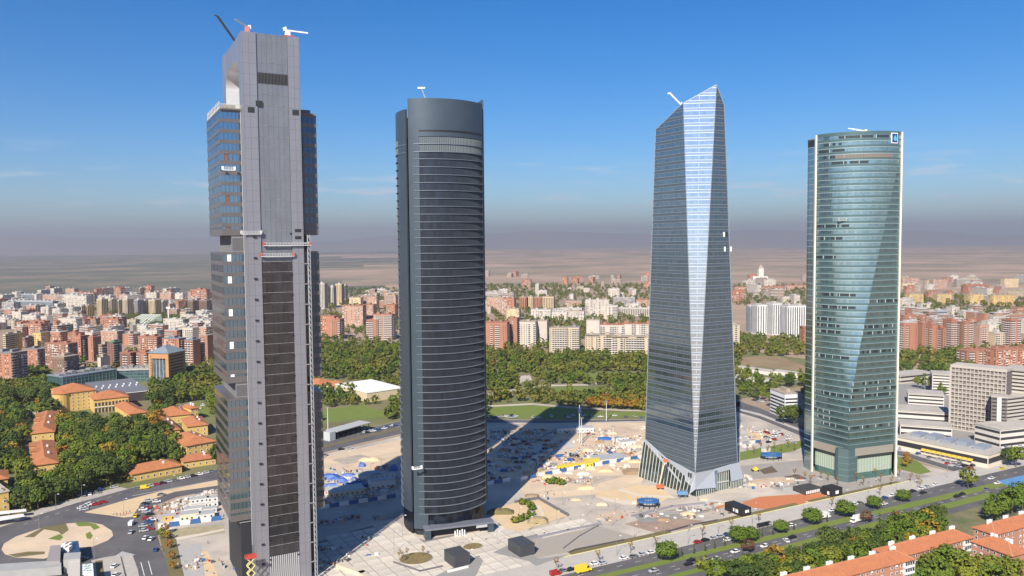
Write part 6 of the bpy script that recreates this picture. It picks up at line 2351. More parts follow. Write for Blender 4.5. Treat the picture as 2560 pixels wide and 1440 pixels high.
# white hall and small orange roofs beside the second tower
t, L, dp = villa((918, 1006), (1010, 992), (900, 974), 9, 'white flat-roofed sports hall left of the dark tower', wall=mat('hall_cream', (.55, .45, .30), .9), roof=mat('hall_white', (.74, .72, .66), .8), flat=True, wins=False, name='sports_hall', cat='hall', group=None)
villa((838, 980), (880, 974), (832, 968), 5, 'small orange-roofed house beside the white sports hall', wall=white_m, wins=False, group='houses by the sports hall')
villa((797, 974), (838, 966), (797, 960), 5, 'orange-roofed house nearest the tallest tower by the sports hall', wall=white_m, wins=False, group='houses by the sports hall')
# station canopy on the far side of the rear road
a, b = at(848, 1098), at(924, 1076)
dv = b - a
t = thing('station_canopy', 'grey canopy roof on posts beside the rear road', 'canopy', (a.x, a.y, 0), math.atan2(dv.y, dv.x))
MB().box(-2, dv.length + 2, 0, 13, 6.0, 6.6).build('roof', mat('canopy_grey', (.40, .40, .39), .7), t)
m = MB()
for i in range(7):
    m.bar((dv.length * i / 6, 1, 0), (dv.length * i / 6, 1, 6), .4)
m.box(4, dv.length - 2, 8, 11, 0, 5)
m.build('posts', dark_m, t)
MB().box(-9, -3, 1, 8, 0, 7).build('end_kiosk', mat('kiosk_pale', (.45, .47, .46), .5), t)

# ------------------------------------------------------------------ hospital
conc = mat('hospital_concrete', (.50, .45, .39), .9, noise=.3, nscale=.05)
concw = mat('hospital_white', (.62, .58, .52), .85, noise=.25, nscale=.08)
hbrown = mat('hospital_brown', (.16, .135, .125), .8)


def banded(nl, nr, h, dep, label, floors, wall=concw, strip_m=None, name='hospital_wing', bands=True, group='hospital buildings', cat='hospital'):
    a, b = at(*nl), at(*nr)
    dv = b - a
    L = dv.length
    t = thing(name, label, cat, (a.x, a.y, 0), math.atan2(dv.y, dv.x), group)
    MB().box(0, L, 0, dep, 0, h).build('wall', wall, t)
    MB().box(-.4, L + .4, -.4, dep + .4, h + .01, h + .8).build('roof', mat('hospital_roof', (.46, .42, .37), .9, noise=.4, nscale=.1), t)
    if bands:
        fh = h / floors
        for f in range(floors):
            wb = MB()
            z = f * fh + fh * .35
            wb.box(.5, L - .5, -.10, .02, z, z + fh * .4)
            wb.box(-.10, .02, .5, dep - .5, z, z + fh * .4)
            wb.box(L - .02, L + .10, .5, dep - .5, z, z + fh * .4)
            wb.build('window_band', strip_m or win_m, t)
    return t, L


# main slab: a grid of square bays, each storey a row of bays
a, b = at(2376, 1072), at(2512, 1092)
dv = b - a
L, h = dv.length, 51
t = thing('hospital_slab', 'big grey hospital slab with a grid of square window bays', 'hospital', (a.x, a.y, 0), math.atan2(dv.y, dv.x))
MB().box(0, L, 0, 16, 0, h).build('wall', hbrown, t)
MB().box(-.6, L + .6, -1.2, 16.5, h + .01, h + 2.2).build('roof', conc, t)
MB().box(-1.2, -.01, -1.2, 16, 0, h).build('end_fin', conc, t)
nb, nf = 14, 15
for f in range(nf):
    m = MB()
    z = h * f / nf
    m.box(0, L, -1.1, -.01, z, z + .62)
    for i in range(nb + 1):
        x = L * i / nb
        m.box(x - .26, x + .26, -1.08, -.01, z + .63, z + h / nf)
    for i in range(nb):
        if (i * 5 + f * 3) % 4:
            x = L * (i + .5) / nb
            m.box(x - 1.2, x + 1.2, -.3, -.02, z + .7, z + 1.5 + .5 * ((i + f) % 2), 1)
    m.build('bay_row', [conc, mat('bay_panel', (.30, .27, .245), .8)], t)
# right-hand wing with ribbon windows and blank end
t, L = banded((2506, 1075), (2600, 1088), 50, 24, 'pale hospital wing with ribbon windows right of the grid slab', 17, conc)
t, L = banded((2476, 1098), (2516, 1102), 33, 12, 'slim brown hospital stair tower before the grid slab', 12, hbrown, name='stair_tower')
MB().box(L * .36, L * .64, -.6, -.11, 0, 33).build('pale_strip', concw, t)
t, L = banded((2512, 1094), (2570, 1086), 31, 16, 'pale hospital block beside the brown stair tower', 11, conc)
banded((2250, 1090), (2380, 1100), 9, 20, 'long low white hospital wing behind the green glass tower', 2)
banded((2230, 1052), (2376, 1062), 9, 26, 'white stepped hospital wing with dark ribbon windows', 2)
banded((2270, 1010), (2360, 1016), 10, 22, 'white hospital pavilion with flat roof above the stepped wing', 3)
banded((2330, 985), (2382, 988), 20, 22, 'striped pale hospital block left of the grid slab', 7, concw)
banded((2250, 960), (2330, 952), 9, 20, 'farthest low hospital wing under the trees', 2, conc)
t, L = banded((2240, 1122), (2470, 1172), 9, 26, 'long cream market hall along the hospital road with yellow awning', 1, mat('hall_cream2', (.62, .55, .44), .85), name='market_hall', cat='market hall')
aw = MB()
for i in range(10):
    x = L * .30 + i * 3.6
    aw.face([(x, -.15, 4.6), (x + 3.3, -.15, 4.6), (x + 3.3, -1.8, 3.2), (x, -1.8, 3.2)])
aw.build('awning', mat('awning_yellow', (.72, .40, .05), .7), t)
sk = MB()
for i in range(5):
    sk.box(L * .1 + i * L * .17, L * .1 + i * L * .17 + L * .11, 8, 20, 9.8, 12 + (i % 2))
sk.build('roof_plant', mat('plant_blue', (.24, .27, .32), .6), t)
banded((2500, 1122), (2600, 1110), 14, 22, 'white curved-fronted hospital entrance wing at the right edge', 3, concw)

# ------------------------------------------------------------------ station at the lower left corner
t = thing('bus_station', 'grey flat-roofed station building cut by the lower left corner', 'station', (0, 0, 0))
stm = mat('station_roof', (.36, .355, .34), .85, noise=.3, nscale=.2)
P = [g2(-40, 1432, 8), g2(153, 1416, 8), g2(153, 1400, 8), g2(-40, 1412, 8)]
MB().prism(P, 0, 8).build('long_roof', stm, t)
MB().prism([g2(-40, 1470, 4), g2(165, 1450, 4), g2(165, 1420, 4), g2(-40, 1434, 4)], 0, 4).build('dark_front', dark_m, t)
P = [g2(116, 1404, 9), g2(150, 1402, 9), g2(152, 1362, 9), g2(126, 1364, 9)]
MB().prism(P, 0, 9).build('roof_block', mat('station_mauve', (.27, .25, .25), .85), t)
P = [g2(170, 1445, 9), g2(200, 1445, 9), g2(200, 1398, 9), g2(172, 1398, 9)]
MB().prism(P, 0, 9).build('pale_block', mat('station_pale', (.50, .46, .40), .85), t)
P = [g2(158, 1400, 10), g2(200, 1396, 10), g2(202, 1380, 10), g2(160, 1383, 10)]
MB().prism(P, 0, 10).build('lift_block', stm, t)
P = [g2(150, 1385, 6), g2(200, 1380, 6), g2(196, 1352, 6), g2(158, 1355, 6)]
MB().prism(P, 0, 6).build('glass_roof', glass('station_glass', (.4, .5, .6), (.05, .08, .11), .1, .3), t)
m = MB()
for x, y in ((163, 1368), (171, 1368), (163, 1376), (171, 1376)):
    p = at(x, y, 6)
    m.box(p.x - 1.2, p.x + 1.2, p.y - 1.6, p.y + 1.6, 6.01, 8)
m.build('skylight', frame_w, t)
t = thing('metro_sign_block', 'white block with green emblem on the station roof', 'kiosk', (0, 0, 0))
P = [g2(202, 1437, 8), g2(234, 1432, 8), g2(232, 1408, 8), g2(202, 1411, 8)]
MB().prism(P, 0, 8).build('block', frame_w, t)
m = MB()
for i, (x, y) in enumerate(((213, 1416), (220, 1416), (216, 1421), (223, 1420), (211, 1425), (219, 1426), (226, 1425), (215, 1412), (224, 1413))):
    p = at(x, y, 8.05)
    m.obox((p.x, p.y), .3 + i, 1.1, .8, 8.01, 8.06)
m.build('emblem', mat('emblem_green', (.02, .28, .16), .6), t)
# shelter and kiosk by the ochre building
t = thing('bus_shelter', 'white roofed shelter beside the junction at the left edge', 'bus shelter', (0, 0, 0))
MB().prism([g2(-40, 1282, 4), g2(64, 1272, 4), g2(66, 1277, 4), g2(-40, 1290, 4)], 3.7, 4.0).build('roof', frame_w, t)
MB().prism([g2(-40, 1296, 3.5), g2(58, 1284, 3.5), g2(62, 1290, 3.5), g2(-40, 1308, 3.5)], 3.2, 3.5).build('lower_roof', frame_w, t)
m = MB()
for x in (-20, 0, 20, 40, 56):
    p = at(x, 1296 - x * .18)
    m.bar((p.x, p.y, 0), (p.x, p.y, 3.6), .25)
m.build('posts', steel_m, t)
p = at(44, 1300)
t = thing('kiosk', 'small red and white kiosk by the shelter at the left edge', 'kiosk', (p.x, p.y, 0))
MB().box(-1.5, 1.5, -1.2, 1.2, 0, 2.6).build('body', frame_w, t)
MB().box(-1.7, 1.7, -1.4, 1.4, 2.61, 3.1).build('roof', red_m, t)

# long garden walls right of the crystal tower
for (x0, y0, x1, y1, lab) in ((1836, 925, 1925, 938, 'left stretch of the long cream wall by the brown field'), (1930, 935, 2030, 948, 'right stretch of the long cream wall by the brown field'), (1838, 946, 1905, 958, 'lower short cream wall by the poplars')):
    a, b = at(x0, y0), at(x1, y1)
    dv = b - a
    t = thing('garden_wall', lab, 'wall', (a.x, a.y, 0), math.atan2(dv.y, dv.x))
    MB().box(0, dv.length, 0, 12, 0, 4).build('body', concw, t)
    MB().box(-.3, dv.length + .3, -.3, 12.3, 4.01, 4.4).build('coping', conc, t)

# ------------------------------------------------------------------ the building site and plaza furniture
RS = random.Random(17)
blue_p = mat('hoarding_blue', (.035, .12, .30), .6)
white_p = mat('hoarding_white', (.72, .71, .68), .6)
cabin_w = mat('cabin_white', (.66, .64, .60), .7, noise=.2, nscale=.4)
cabin_roof = mat('cabin_roof', (.42, .42, .41), .8, noise=.4, nscale=.4)
tarp_b = mat('tarp_blue', (.03, .09, .33), .6, noise=.5, nscale=.8, col2=(.10, .2, .45))
slate_box = mat('slate_cube', (.065, .067, .075), .55, .1, noise=.2, nscale=.3)


def hoarding(pts, h, pw, label, first=0):
    """site fence of alternating white and blue panels, every panel a piece"""
    P = [Vector(g2(*p)) for p in pts]
    t = thing('site_hoarding', label, 'fence', (P[0].x, P[0].y, 0))
    pm = [MB().box(0, pw - .06, -.05, .05, .15, h).mesh('panel', m) for m in (white_p, blue_p)]
    post = MB().box(-.07, .07, .06, .2, 0, h).mesh('post', steel_m)
    k = first
    for a, b in zip(P[:-1], P[1:]):
        d = b - a
        n = max(int(d.length / pw), 1)
        an = math.atan2(d.y, d.x)
        for i in range(n):
            q = a + d * (i / n)
            inst('panel', pm[k % 2], t, (q.x - P[0].x, q.y - P[0].y, 0), an)
            inst('post', post, t, (q.x - P[0].x, q.y - P[0].y, 0), an)
            k += 1


hoarding([(1302, 1203), (1345, 1193), (1470, 1168), (1612, 1145)], 2.6, 5.6, 'blue and white hoarding running from the dark tower shadow to the crystal tower')
hoarding([(1215, 1214), (1278, 1203)], 2.6, 5.6, 'shaded hoarding right beside the dark tower')
hoarding([(396, 1322), (555, 1300)], 2.8, 5.2, 'blue and white hoarding before the white cabins left of the tallest tower')
hoarding([(800, 1274), (990, 1244)], 2.6, 5.6, 'hoarding between the two leftmost towers, half in shadow')
hoarding([(1842, 1115), (1905, 1106)], 2.4, 5.0, 'short hoarding beyond the crystal tower by the parked lorries')


def cabin(px, py, w, d, h, rz, label, wall=None, roof=None, wins=3, group='site cabins', name='site_cabin', stack=1):
    p = at(px, py)
    t = thing(name, label, 'site cabin', (p.x, p.y, 0), rz, group)
    for s in range(stack):
        z = s * (h + .05)
        b = MB().box(-w / 2, w / 2, 0, d, z, z + h).build('body', wall or cabin_w, t)
        r = MB().box(-w / 2 - .15, w / 2 + .15, -.15, d + .15, z + h - .12, z + h + .05)
        r.build('roof', roof or cabin_roof, t)
        for i in range(wins):
            x = -w / 2 + w * (i + .5) / wins
            MB().box(x - .45, x + .45, -.06, .02, z + 1.0, z + 2.0).build('window', win_m, b)
    return t


r0 = A_ROAD - .16
cabin(424, 1302, 6.5, 4, 3, r0, 'ochre-fronted cabin at the left end of the white cabins', mat('cabin_ochre', (.60, .34, .10), .7), wins=2)
cabin(452, 1304, 7, 5, 2.7, r0, 'grey flat-topped cabin right of the ochre-fronted one', wins=1)
cabin(474, 1302, 10, 6, 4.2, r0, 'cream cabin with grey roof in the middle of the white cabins', mat('cabin_cream', (.62, .58, .42), .7), wins=4)
cabin(513, 1298, 10, 6, 3.2, r0, 'white cabin behind the hoarding beside the tallest tower', wins=3)
cabin(487, 1282, 11, 4, 3, r0, 'long low white cabin in the second row', wins=4)
cabin(500, 1271, 10, 4, 3, r0, 'two-storey white cabin block behind the others', wins=4, stack=2)
cabin(524, 1283, 8, 4, 3, r0, 'white cabin close against the tallest tower in the second row', wins=3)
cabin(532, 1268, 6, 4, 3, r0, 'two-storey white cabin close against the tallest tower', wins=2, stack=2)
cabin(438, 1296, 5, 3, 2.2, r0, 'small red-topped store between ochre and cream cabins', roof=red_m, wins=0)
# long cream shed and canteens between the leftmost towers
cabin(868, 1240, 22, 12, 3.4, r0, 'big grey-roofed cream shed between the two leftmost towers', mat('shed_cream', (.58, .50, .36), .8), mat('shed_roof', (.42, .44, .41), .8), wins=7)
cabin(958, 1222, 16, 8, 5.5, r0, 'white shed left of the dark tower, behind the cream shed', wins=5)
cabin(925, 1199, 14, 10, 3, r0, 'flat grey store with wide roof behind the cream shed', wins=0)
cabin(962, 1196, 14, 3, 3, r0, 'long white cabin beside the flat grey store', wins=4)
# yellow huts on the hoarding line
cabin(1440, 1172, 26, 3.2, 3.4, r0 - .05, 'long yellow site hut with flat roof behind the hoarding', yellow_m, mat('hut_roof', (.62, .47, .10), .8), wins=9, name='yellow_hut')
cabin(1482, 1161, 11, 3.4, 3.6, r0 - .05, 'short yellow hut at the right end of the long one', yellow_m, mat('hut_roof', (.62, .47, .10), .8), wins=3, name='yellow_hut')
cabin(1532, 1155, 24, 12, 2.6, r0 - .05, 'wide grey flat roof on the site behind the hoarding', wins=0, roof=mat('hut_grey', (.36, .37, .38), .8))
cabin(1440, 1082, 30, 8, 4, .1, 'long white site office in the shadow of the dark tower', wins=8)
cabin(1572, 1116, 12, 6, 4, .3, 'white container near the crystal tower, right of the blue tarpaulin', wins=2)
cabin(1552, 1104, 9, 4, 3, .3, 'white cabin behind the white container near the crystal tower', wins=2)
cabin(1870, 1118, 7, 3, 3, .4, 'white container on the site edge right of the crystal tower', wins=1)
cabin(1918, 1130, 6, 3, 3, .4, 'small white cabin right of the container beyond the crystal tower', wins=1)

# tarpaulins, stacked boards, heaps
def tarp(px, py, w, d, h, label, m=None, name='tarpaulin'):
    p = at(px, py)
    t = MB()
    n, k = 8, 5
    rows = []
    for j in range(k + 1):
        rw = []
        for i in range(n + 1):
            u, v = i / n, j / k
            z = h * (1 - (2 * u - 1) ** 4) * (1 - (2 * v - 1) ** 4) * RS.uniform(.75, 1.1) + .02
            rw.append((p.x + (u - .5) * w, p.y + (v - .5) * d, .06 + z))
        rows.append(rw)
    for j in range(k):
        for i in range(n):
            t.face([rows[j][i], rows[j][i + 1], rows[j + 1][i + 1], rows[j + 1][i]])
    o = t.build(name, m or tarp_b)
    return tag(o, label, 'tarpaulin' if name == 'tarpaulin' else 'heap', 'sheeted stacks on the site' if name == 'tarpaulin' else 'heaps on the site')


for i, (x, y, w, d, h) in enumerate(((818, 1196, 18, 7, 3), (845, 1202, 13, 5, 2.2), (870, 1190, 10, 4, 2), (862, 1214, 20, 3.5, 2.2), (895, 1212, 12, 3.5, 2.6), (832, 1216, 12, 4, 2), (905, 1166, 5, 4, 3), (882, 1200, 7, 4, 2), (984, 1176, 6, 4, 4))):
    tarp(x, y, w, d, h, '%s of the blue sheeted stacks between the leftmost towers, counted from the left' % ORD[[0, 2, 4, 3, 7, 1, 6, 5, 8][i]])
tarp(1512, 1098, 11, 8, 1.6, 'round blue tarpaulin left of the white container near the crystal tower')
for i, (x, y, w, d, h, nm) in enumerate(((1600, 1180, 24, 14, 2.2, 'brown'), (1345, 1305, 12, 8, 3.0, 'x'), (1252, 1282, 16, 8, 2.4, 'x'), (1465, 1221, 12, 6, 1.6, 'x'), (925, 1150, 16, 8, 2, 'x'))):
    tarp(x, y, w, d, h, ('wide brown earth heap beside the crystal tower', 'grassy mound in the paved plaza', 'low green mound close to the dark tower', 'small sand heap by the white pipes', 'sand mound on the flat between the leftmost towers')[i],
         (mat('heap_brown', (.34, .23, .14), .95, noise=.5, nscale=.3), mat('mound_green', (.22, .19, .08), .95, noise=.8, nscale=.3, col2=(.38, .28, .17)), grassdry_m, sand2_m, sand2_m)[i], 'earth_heap')

for i in range(26):
    x, y = [(1230 + i * 15, 1150 - (i % 7) * 11), (1360 + i * 9, 1186 - i * 1.6 + (i % 3) * 9)][i % 2]
    w = RS.uniform(5, 12)
    tarp(x, y, w, w * RS.uniform(.4, .8), RS.uniform(1.0, 2.6), '%s low spoil heap from left on the site behind the hoarding' % nth(i + 1),
         [sand_m, sand2_m, mat('heap_brown', (.34, .23, .14), .95), mat('patch_grey', (.4, .385, .365), .95)][i % 4], 'spoil_heap')
for i, (x, y) in enumerate(((1505, 1262), (1720, 1286), (1660, 1300), (1590, 1258), (1440, 1250), (1330, 1240), (1760, 1250), (1880, 1212))):
    w = RS.uniform(5, 9)
    tarp(x, y, w, w * .6, RS.uniform(.8, 1.8), '%s low spoil heap on the open ground between plaza and crystal tower' % nth(i + 1), [sand_m, sand2_m, mat('heap_brown', (.34, .23, .14), .95)][i % 3], 'spoil_heap')
# stacks of boards and blocks
stk = MB()
for l in range(5):
    stk.box(-2.4 + .05 * (l % 2), 2.4, -1.2, 1.2 - .06 * (l % 3), .05 + l * .38, .38 + l * .38)
smesh = [stk.mesh('boards', m) for m in (mat('board_tan', (.45, .34, .22), .9), mat('plaster_pale', (.58, .54, .49), .9), steel_m, blue_p)]
for i in range(34):
    if i < 16:
        x, y, wh = 1225 + i * 11.5, 1128 + (i * 37 % 60), 'in the tower shadow on the far site'
    elif i < 26:
        x, y, wh = 1350 + (i - 16) * 25, 1178 - (i - 16) * 4.4 - (i % 2) * 12, 'behind the long hoarding'
    else:
        x, y, wh = 806 + (i - 26) * 22, 1232 - (i % 3) * 16, 'between the two leftmost towers'
    q = at(x, y)
    t = thing('board_stack', '%s stack of boards from left %s' % (nth(i + 1 if i < 16 else i - 15 if i < 26 else i - 25), wh), 'board stack', (q.x, q.y, 0), RS.uniform(0, 3), 'stacks of boards')
    inst('boards', smesh[i % 4], t)
    inst('bearers', MATS.setdefault('_bearer_mesh', MB().box(-2, -1.8, -1.1, 1.1, 0, .06).box(1.8, 2, -1.1, 1.1, 0, .06).mesh('bearers', blackst)), t)

# loose material lying on the ground: boards, pipes, pallets, rubble - uncountable
def clutter(name, label, polys, n, seed, mats_, smax=2.2):
    rnd = random.Random(seed)
    mb = MB()
    for poly, k in zip(polys, n):
        hubs = scatter(poly, max(3, k // 16), 6, (), rnd)
        for _ in range(k):
            hx, hy = rnd.choice(hubs)
            sp = rnd.choice((1.2, 2.2, 4.5))
            x, y = hx + rnd.gauss(0, sp * 1.8), hy + rnd.gauss(0, sp)
            w, d, h = rnd.uniform(.5, smax), rnd.uniform(.4, 1.4), rnd.uniform(.2, 1.5)
            if rnd.random() < .25:
                w, d, h = w * 2.2, .4, .3
            mb.obox((x, y), rnd.uniform(0, 3.14), w, d, .04, .04 + h, rnd.randrange(len(mats_)))
    o = mb.build(name, mats_, kind='stuff')
    o['label'] = label


bits = [white_p, mat('board_tan', (.45, .34, .22), .9), steel_m, mat('rust', (.28, .14, .09), .8), blue_p, mat('plaster_pale', (.58, .54, .49), .9), mat('bits_dark_grey', (.09, .085, .08), .8), mat('board_tan', (.45, .34, .22), .9), mat('plaster_pale', (.58, .54, .49), .9), mat('block_grey', (.36, .34, .32), .9), mat('earth_clod', (.40, .31, .22), .95), mat('earth_clod', (.40, .31, .22), .95), mat('block_grey', (.36, .34, .32), .9), white_p, red_m]  # loose bits in plain colours, one of them a dark grey
clutter('site_debris', 'scattered boards, pipes and pallets on the building site',
        [[(800, 1185), (990, 1160), (1000, 1230), (800, 1262)], [(1215, 1075), (1450, 1070), (1400, 1165), (1215, 1205)], [(1340, 1150), (1610, 1110), (1612, 1142), (1345, 1190)], [(1460, 1080), (1615, 1060), (1612, 1120), (1470, 1130)],
         [(1480, 1300), (1800, 1240), (1850, 1270), (1600, 1330)], [(1840, 1190), (2010, 1170), (2000, 1225), (1850, 1225)], [(1300, 1200), (1600, 1165), (1600, 1220), (1330, 1250)], [(400, 1268), (540, 1230), (545, 1290), (410, 1300)], [(1845, 1060), (2010, 1095), (2010, 1110), (1845, 1110)],
         [(430, 1360), (560, 1350), (600, 1440), (450, 1440)], [(790, 1300), (980, 1280), (860, 1410), (790, 1430)]],
        [380, 620, 420, 200, 120, 110, 120, 200, 120, 50, 130], 3, bits, 2.6)
# rubble heaps by the left cabins
mb = MB()
for (x, y) in scatter([(425, 1262), (545, 1226), (545, 1248), (440, 1276)], 170, 1.0):
    s = RS.uniform(.6, 1.8)
    mb.obox((x, y), RS.uniform(0, 3), s * 1.3, s, .04, s * RS.uniform(.6, 1.4), RS.randrange(3))
o = mb.build('rubble', [mat('rubble_pale', (.55, .49, .42), .95), mat('plaster_pale', (.58, .54, .49), .9), mat('rubble_brown', (.34, .27, .2), .95)], kind='stuff')
o['label'] = 'pale rubble heaped along the road behind the cabins'

# dark cubes on the plaza, with sunken courts beside them
def cube_at(xf, yf, w, d, h, rz, label, name='plaza_cube'):
    """xf, yf: the near corner at the ground"""
    p = at(xf, yf)
    t = thing(name, label, 'pavilion', (p.x, p.y, .1), rz, 'dark pavilions on the plaza')
    MB().box(-w, 0, 0, d, 0, h).build('body', slate_box, t)
    MB().box(-w - .12, .12, -.12, d + .12, h + .01, h + .22).build('roof', slate_box, t)
    j = MB()
    for i in range(1, 5):
        j.box(-w * i / 5 - .04, -w * i / 5 + .04, -.05, -.01, 0, h)
        j.box(-w - .05, -w - .01, d * i / 5 - .04, d * i / 5 + .04, 0, h)
    j.build('joints', blackst, t)
    return t


cube_at(1337, 1386, 8.5, 12, 5.5, A_ROAD, 'dark slate cube in the middle of the plaza by the avenue')
cube_at(1175, 1412, 8.5, 11, 5.5, A_ROAD, 'dark slate cube nearest the bottom of the picture')
zone('sunken_court', [(1232, 1382), (1275, 1362), (1350, 1398), (1420, 1388), (1340, 1416), (1322, 1404)], mat('court_grey', (.26, .25, .235), .9), .215)
zone('sunken_court', [(1120, 1426), (1195, 1390), (1208, 1402), (1190, 1440), (1100, 1470), (1050, 1460)], mat('court_grey', (.26, .25, .235), .9), .215)


def lowwall(pts, h, w, label, m=None, name='low_wall', hb=0.0):
    P = [Vector(g2(*p)) for p in pts]
    t = thing(name, label, 'wall', (P[0].x, P[0].y, 0))
    for a, b in zip(P[:-1], P[1:]):
        d = b - a
        c = (a + b) / 2 - P[0]
        MB().obox((c.x, c.y), math.atan2(d.y, d.x), d.length + w * .9, w, hb, h).build('coping', m or mat('wall_dark', (.14, .13, .14), .7), t)


lowwall([(1288, 1258), (1346, 1248), (1420, 1290)], 1.6, .8, 'dark retaining wall of the sandy garden on the plaza')
lowwall([(1322, 1350), (1420, 1328), (1500, 1312)], 1.0, 1.4, 'long grey parapet slanting across the plaza behind the dark cube', mat('parapet_grey', (.25, .235, .26), .7))
lowwall([(1500, 1312), (1450, 1340), (1408, 1372)], .5, .4, 'curved steel edging on the dusty yard')
lowwall([(1580, 1292), (1680, 1268), (1760, 1260)], 1.0, 1.2, 'grey parapet of the sunken ramp', mat('parapet_grey', (.25, .235, .26), .7))
lowwall([(1120, 1432), (1170, 1420)], 1.2, .5, 'short pale parapet beside the nearest dark cube', white_p)
lowwall([(985, 1408), (1050, 1430), (1105, 1418)], .9, .6, 'dark bench line below the oval planting bed', mat('wall_dark', (.14, .13, .14), .7))
lowwall([(1425, 1382), (1440, 1376), (1560, 1352)], .9, .35, 'dark slatted rail along the lawn by the avenue', mat('rail_dark', (.07, .06, .07), .6))
lowwall([(1670, 1330), (1730, 1314), (1795, 1302)], .9, .35, 'dark slatted rail along the middle lawn by the avenue', mat('rail_dark', (.07, .06, .07), .6))
lowwall([(850, 1420), (905, 1440), (940, 1470)], 2.2, 3.0, 'pale ramp wall at the bottom edge left of the plaza', mat('ramp_wall', (.52, .46, .36), .9))
# oval planting beds
for (x, y, rx, ry, lab) in ((1182, 1368, 5.4, 4.2, 'small brown oval bed on the plaza'), (1040, 1398, 8.5, 7.5, 'larger oval bed with dry plants at the bottom of the plaza')):
    p = at(x, y)
    t = thing('planting_bed', lab, 'planter', (p.x, p.y, 0), A_ROAD)
    MB().prism(circle(0, 0, rx, 28, ry), .1, .5).build('edging', mat('bed_edge', (.45, .40, .34), .9), t)
    MB().prism(circle(0, 0, rx - .35, 28, ry - .35), .5, .62).build('soil', mat('bed_brown', (.16, .10, .045), .95, noise=.9, nscale=.6, col2=(.22, .19, .07)), t)
for i, (x, y) in enumerate(((998, 1402), (1006, 1408), (1018, 1396), (1058, 1392))):
    tree('bare', g2(x, y), 1.3, '%s withered sapling from left at the larger oval bed' % nth(i + 1), 'withered saplings at the oval bed')
# paths of the sandy gardens
for pts, m, z, nm in (([(1232, 1292), (1262, 1264), (1300, 1256), (1350, 1252), (1418, 1292), (1360, 1310), (1300, 1330), (1262, 1322)], sand2_m, .2, 'sandy_garden'),
                      ([(1310, 1256), (1322, 1254), (1340, 1280), (1352, 1300), (1340, 1302), (1328, 1286)], site_m, .23, 'garden_path'),
                      ([(1340, 1262), (1350, 1264), (1362, 1290), (1352, 1300), (1352, 1285)], mat('path_pale', (.58, .50, .40), .95), .24, 'garden_path'),
                      ([(1496, 1240), (1540, 1250), (1600, 1252), (1640, 1262), (1560, 1262), (1510, 1252)], mat('path_pale', (.58, .50, .40), .95), .09, 'garden_path'),
                      ([(1560, 1212), (1556, 1224), (1600, 1236), (1680, 1240), (1690, 1246), (1600, 1242), (1545, 1226)], mat('path_pale', (.58, .50, .40), .95), .09, 'garden_path'),
                      ([(440, 1344), (500, 1334), (560, 1322), (562, 1326), (500, 1340), (444, 1350)], mat('path_pale', (.58, .50, .40), .95), .1, 'garden_path')):
    zone(nm, pts, m, z)

# blue ring formwork near the crystal tower, another beyond
def ring(px, py, r, h, label):
    p = at(px, py)
    t = thing('ring_formwork', label, 'formwork', (p.x, p.y, 0))
    n = 24
    o, i2 = circle(0, 0, r, n, r * .62), circle(0, 0, r * .62, n, r * .34)
    m = MB()
    for k in range(n):
        j = (k + 1) % n
        m.face([(*o[k], h), (*o[j], h), (*i2[j], h), (*i2[k], h)])
        m.face([(*o[k], h - 1.2), (*o[j], h - 1.2), (*o[j], h), (*o[k], h)])
        m.face([(*i2[j], h - 1.2), (*i2[k], h - 1.2), (*i2[k], h), (*i2[j], h)])
        m.face([(*o[j], h - 1.2), (*o[k], h - 1.2), (*i2[k], h - 1.2), (*i2[j], h - 1.2)])
    m.build('deck', blue_p, t)
    m = MB()
    for k in range(0, n, 2):
        m.bar((*o[k], 0), (*o[k], h - 1.2), .3)
        m.bar((*o[k], h), (*o[k], h + 1.2), .12)
    m.build('props', blackst, t)


ring(1620, 1268, 6.5, 4.5, 'round blue formwork ring on props left of the sunken ramp')
ring(1928, 1148, 7.5, 4.0, 'blue formwork deck on props between crystal and green towers')
p = at(1706, 1246)
t = thing('blue_mixer', 'small blue site machine on legs before the crystal tower', 'site machine', (p.x, p.y, 0))
MB().box(-3, 3, -1.4, 1.4, 2.6, 4.4).build('body', mat('machine_blue', (.12, .25, .42), .6), t)
m = MB()
for x, y in ((-2, -1), (2, -1), (-2, 1), (2, 1)):
    m.bar((x, y, 0), (x * .8, y * .8, 2.6), .25)
m.build('legs', steel_m, t)
# boom lift at the crystal tower, scissor lift at the tallest one
p = at(1650, 1222)
t = thing('boom_lift', 'red and cream boom lift reaching up the lobby of the crystal tower', 'boom lift', (p.x, p.y, 0))
MB().box(-2.2, 2.2, -1.4, 1.4, .8, 2.2).box(-1.6, 1.0, -1.0, 1.0, 2.2, 3.0).build('chassis', mat('lift_red', (.62, .13, .05), .5), t)
wm = MB().bar((0, -.3, 0), (0, .3, 0), 1.1, sides=12).mesh('wheel', blackst)
for x, y in ((-1.5, -1.3), (1.5, -1.3), (-1.5, 1.3), (1.5, 1.3)):
    inst('wheel', wm, t, (x, y, .55))
MB().bar((-.5, 0, 2.8), (2.2, 0, 14.5), .7).bar((2.2, 0, 14.5), (3.2, 0, 17.5), .5).build('boom', mat('lift_cream', (.72, .52, .36), .5), t)
MB().box(2.4, 5.0, -1.0, 1.0, 17.4, 17.6).box(2.4, 5.0, -1.0, -.9, 17.6, 18.7).box(2.4, 5.0, .9, 1.0, 17.6, 18.7).box(2.2, 2.4, -1, 1, 17.4, 18.7).box(4.9, 5.0, -1, 1, 17.6, 18.7).build('basket', mat('lift_red', (.62, .13, .05), .5), t)
q = FL(-15.5, -6, 0)
t = thing('scissor_lift', 'tall yellow scissor lift raised beside the foot of the tallest tower', 'scissor lift', q, F_RZ)
MB().box(-2.0, 2.0, -1.1, 1.1, .5, 1.4).build('chassis', red_m, t)
m = MB()
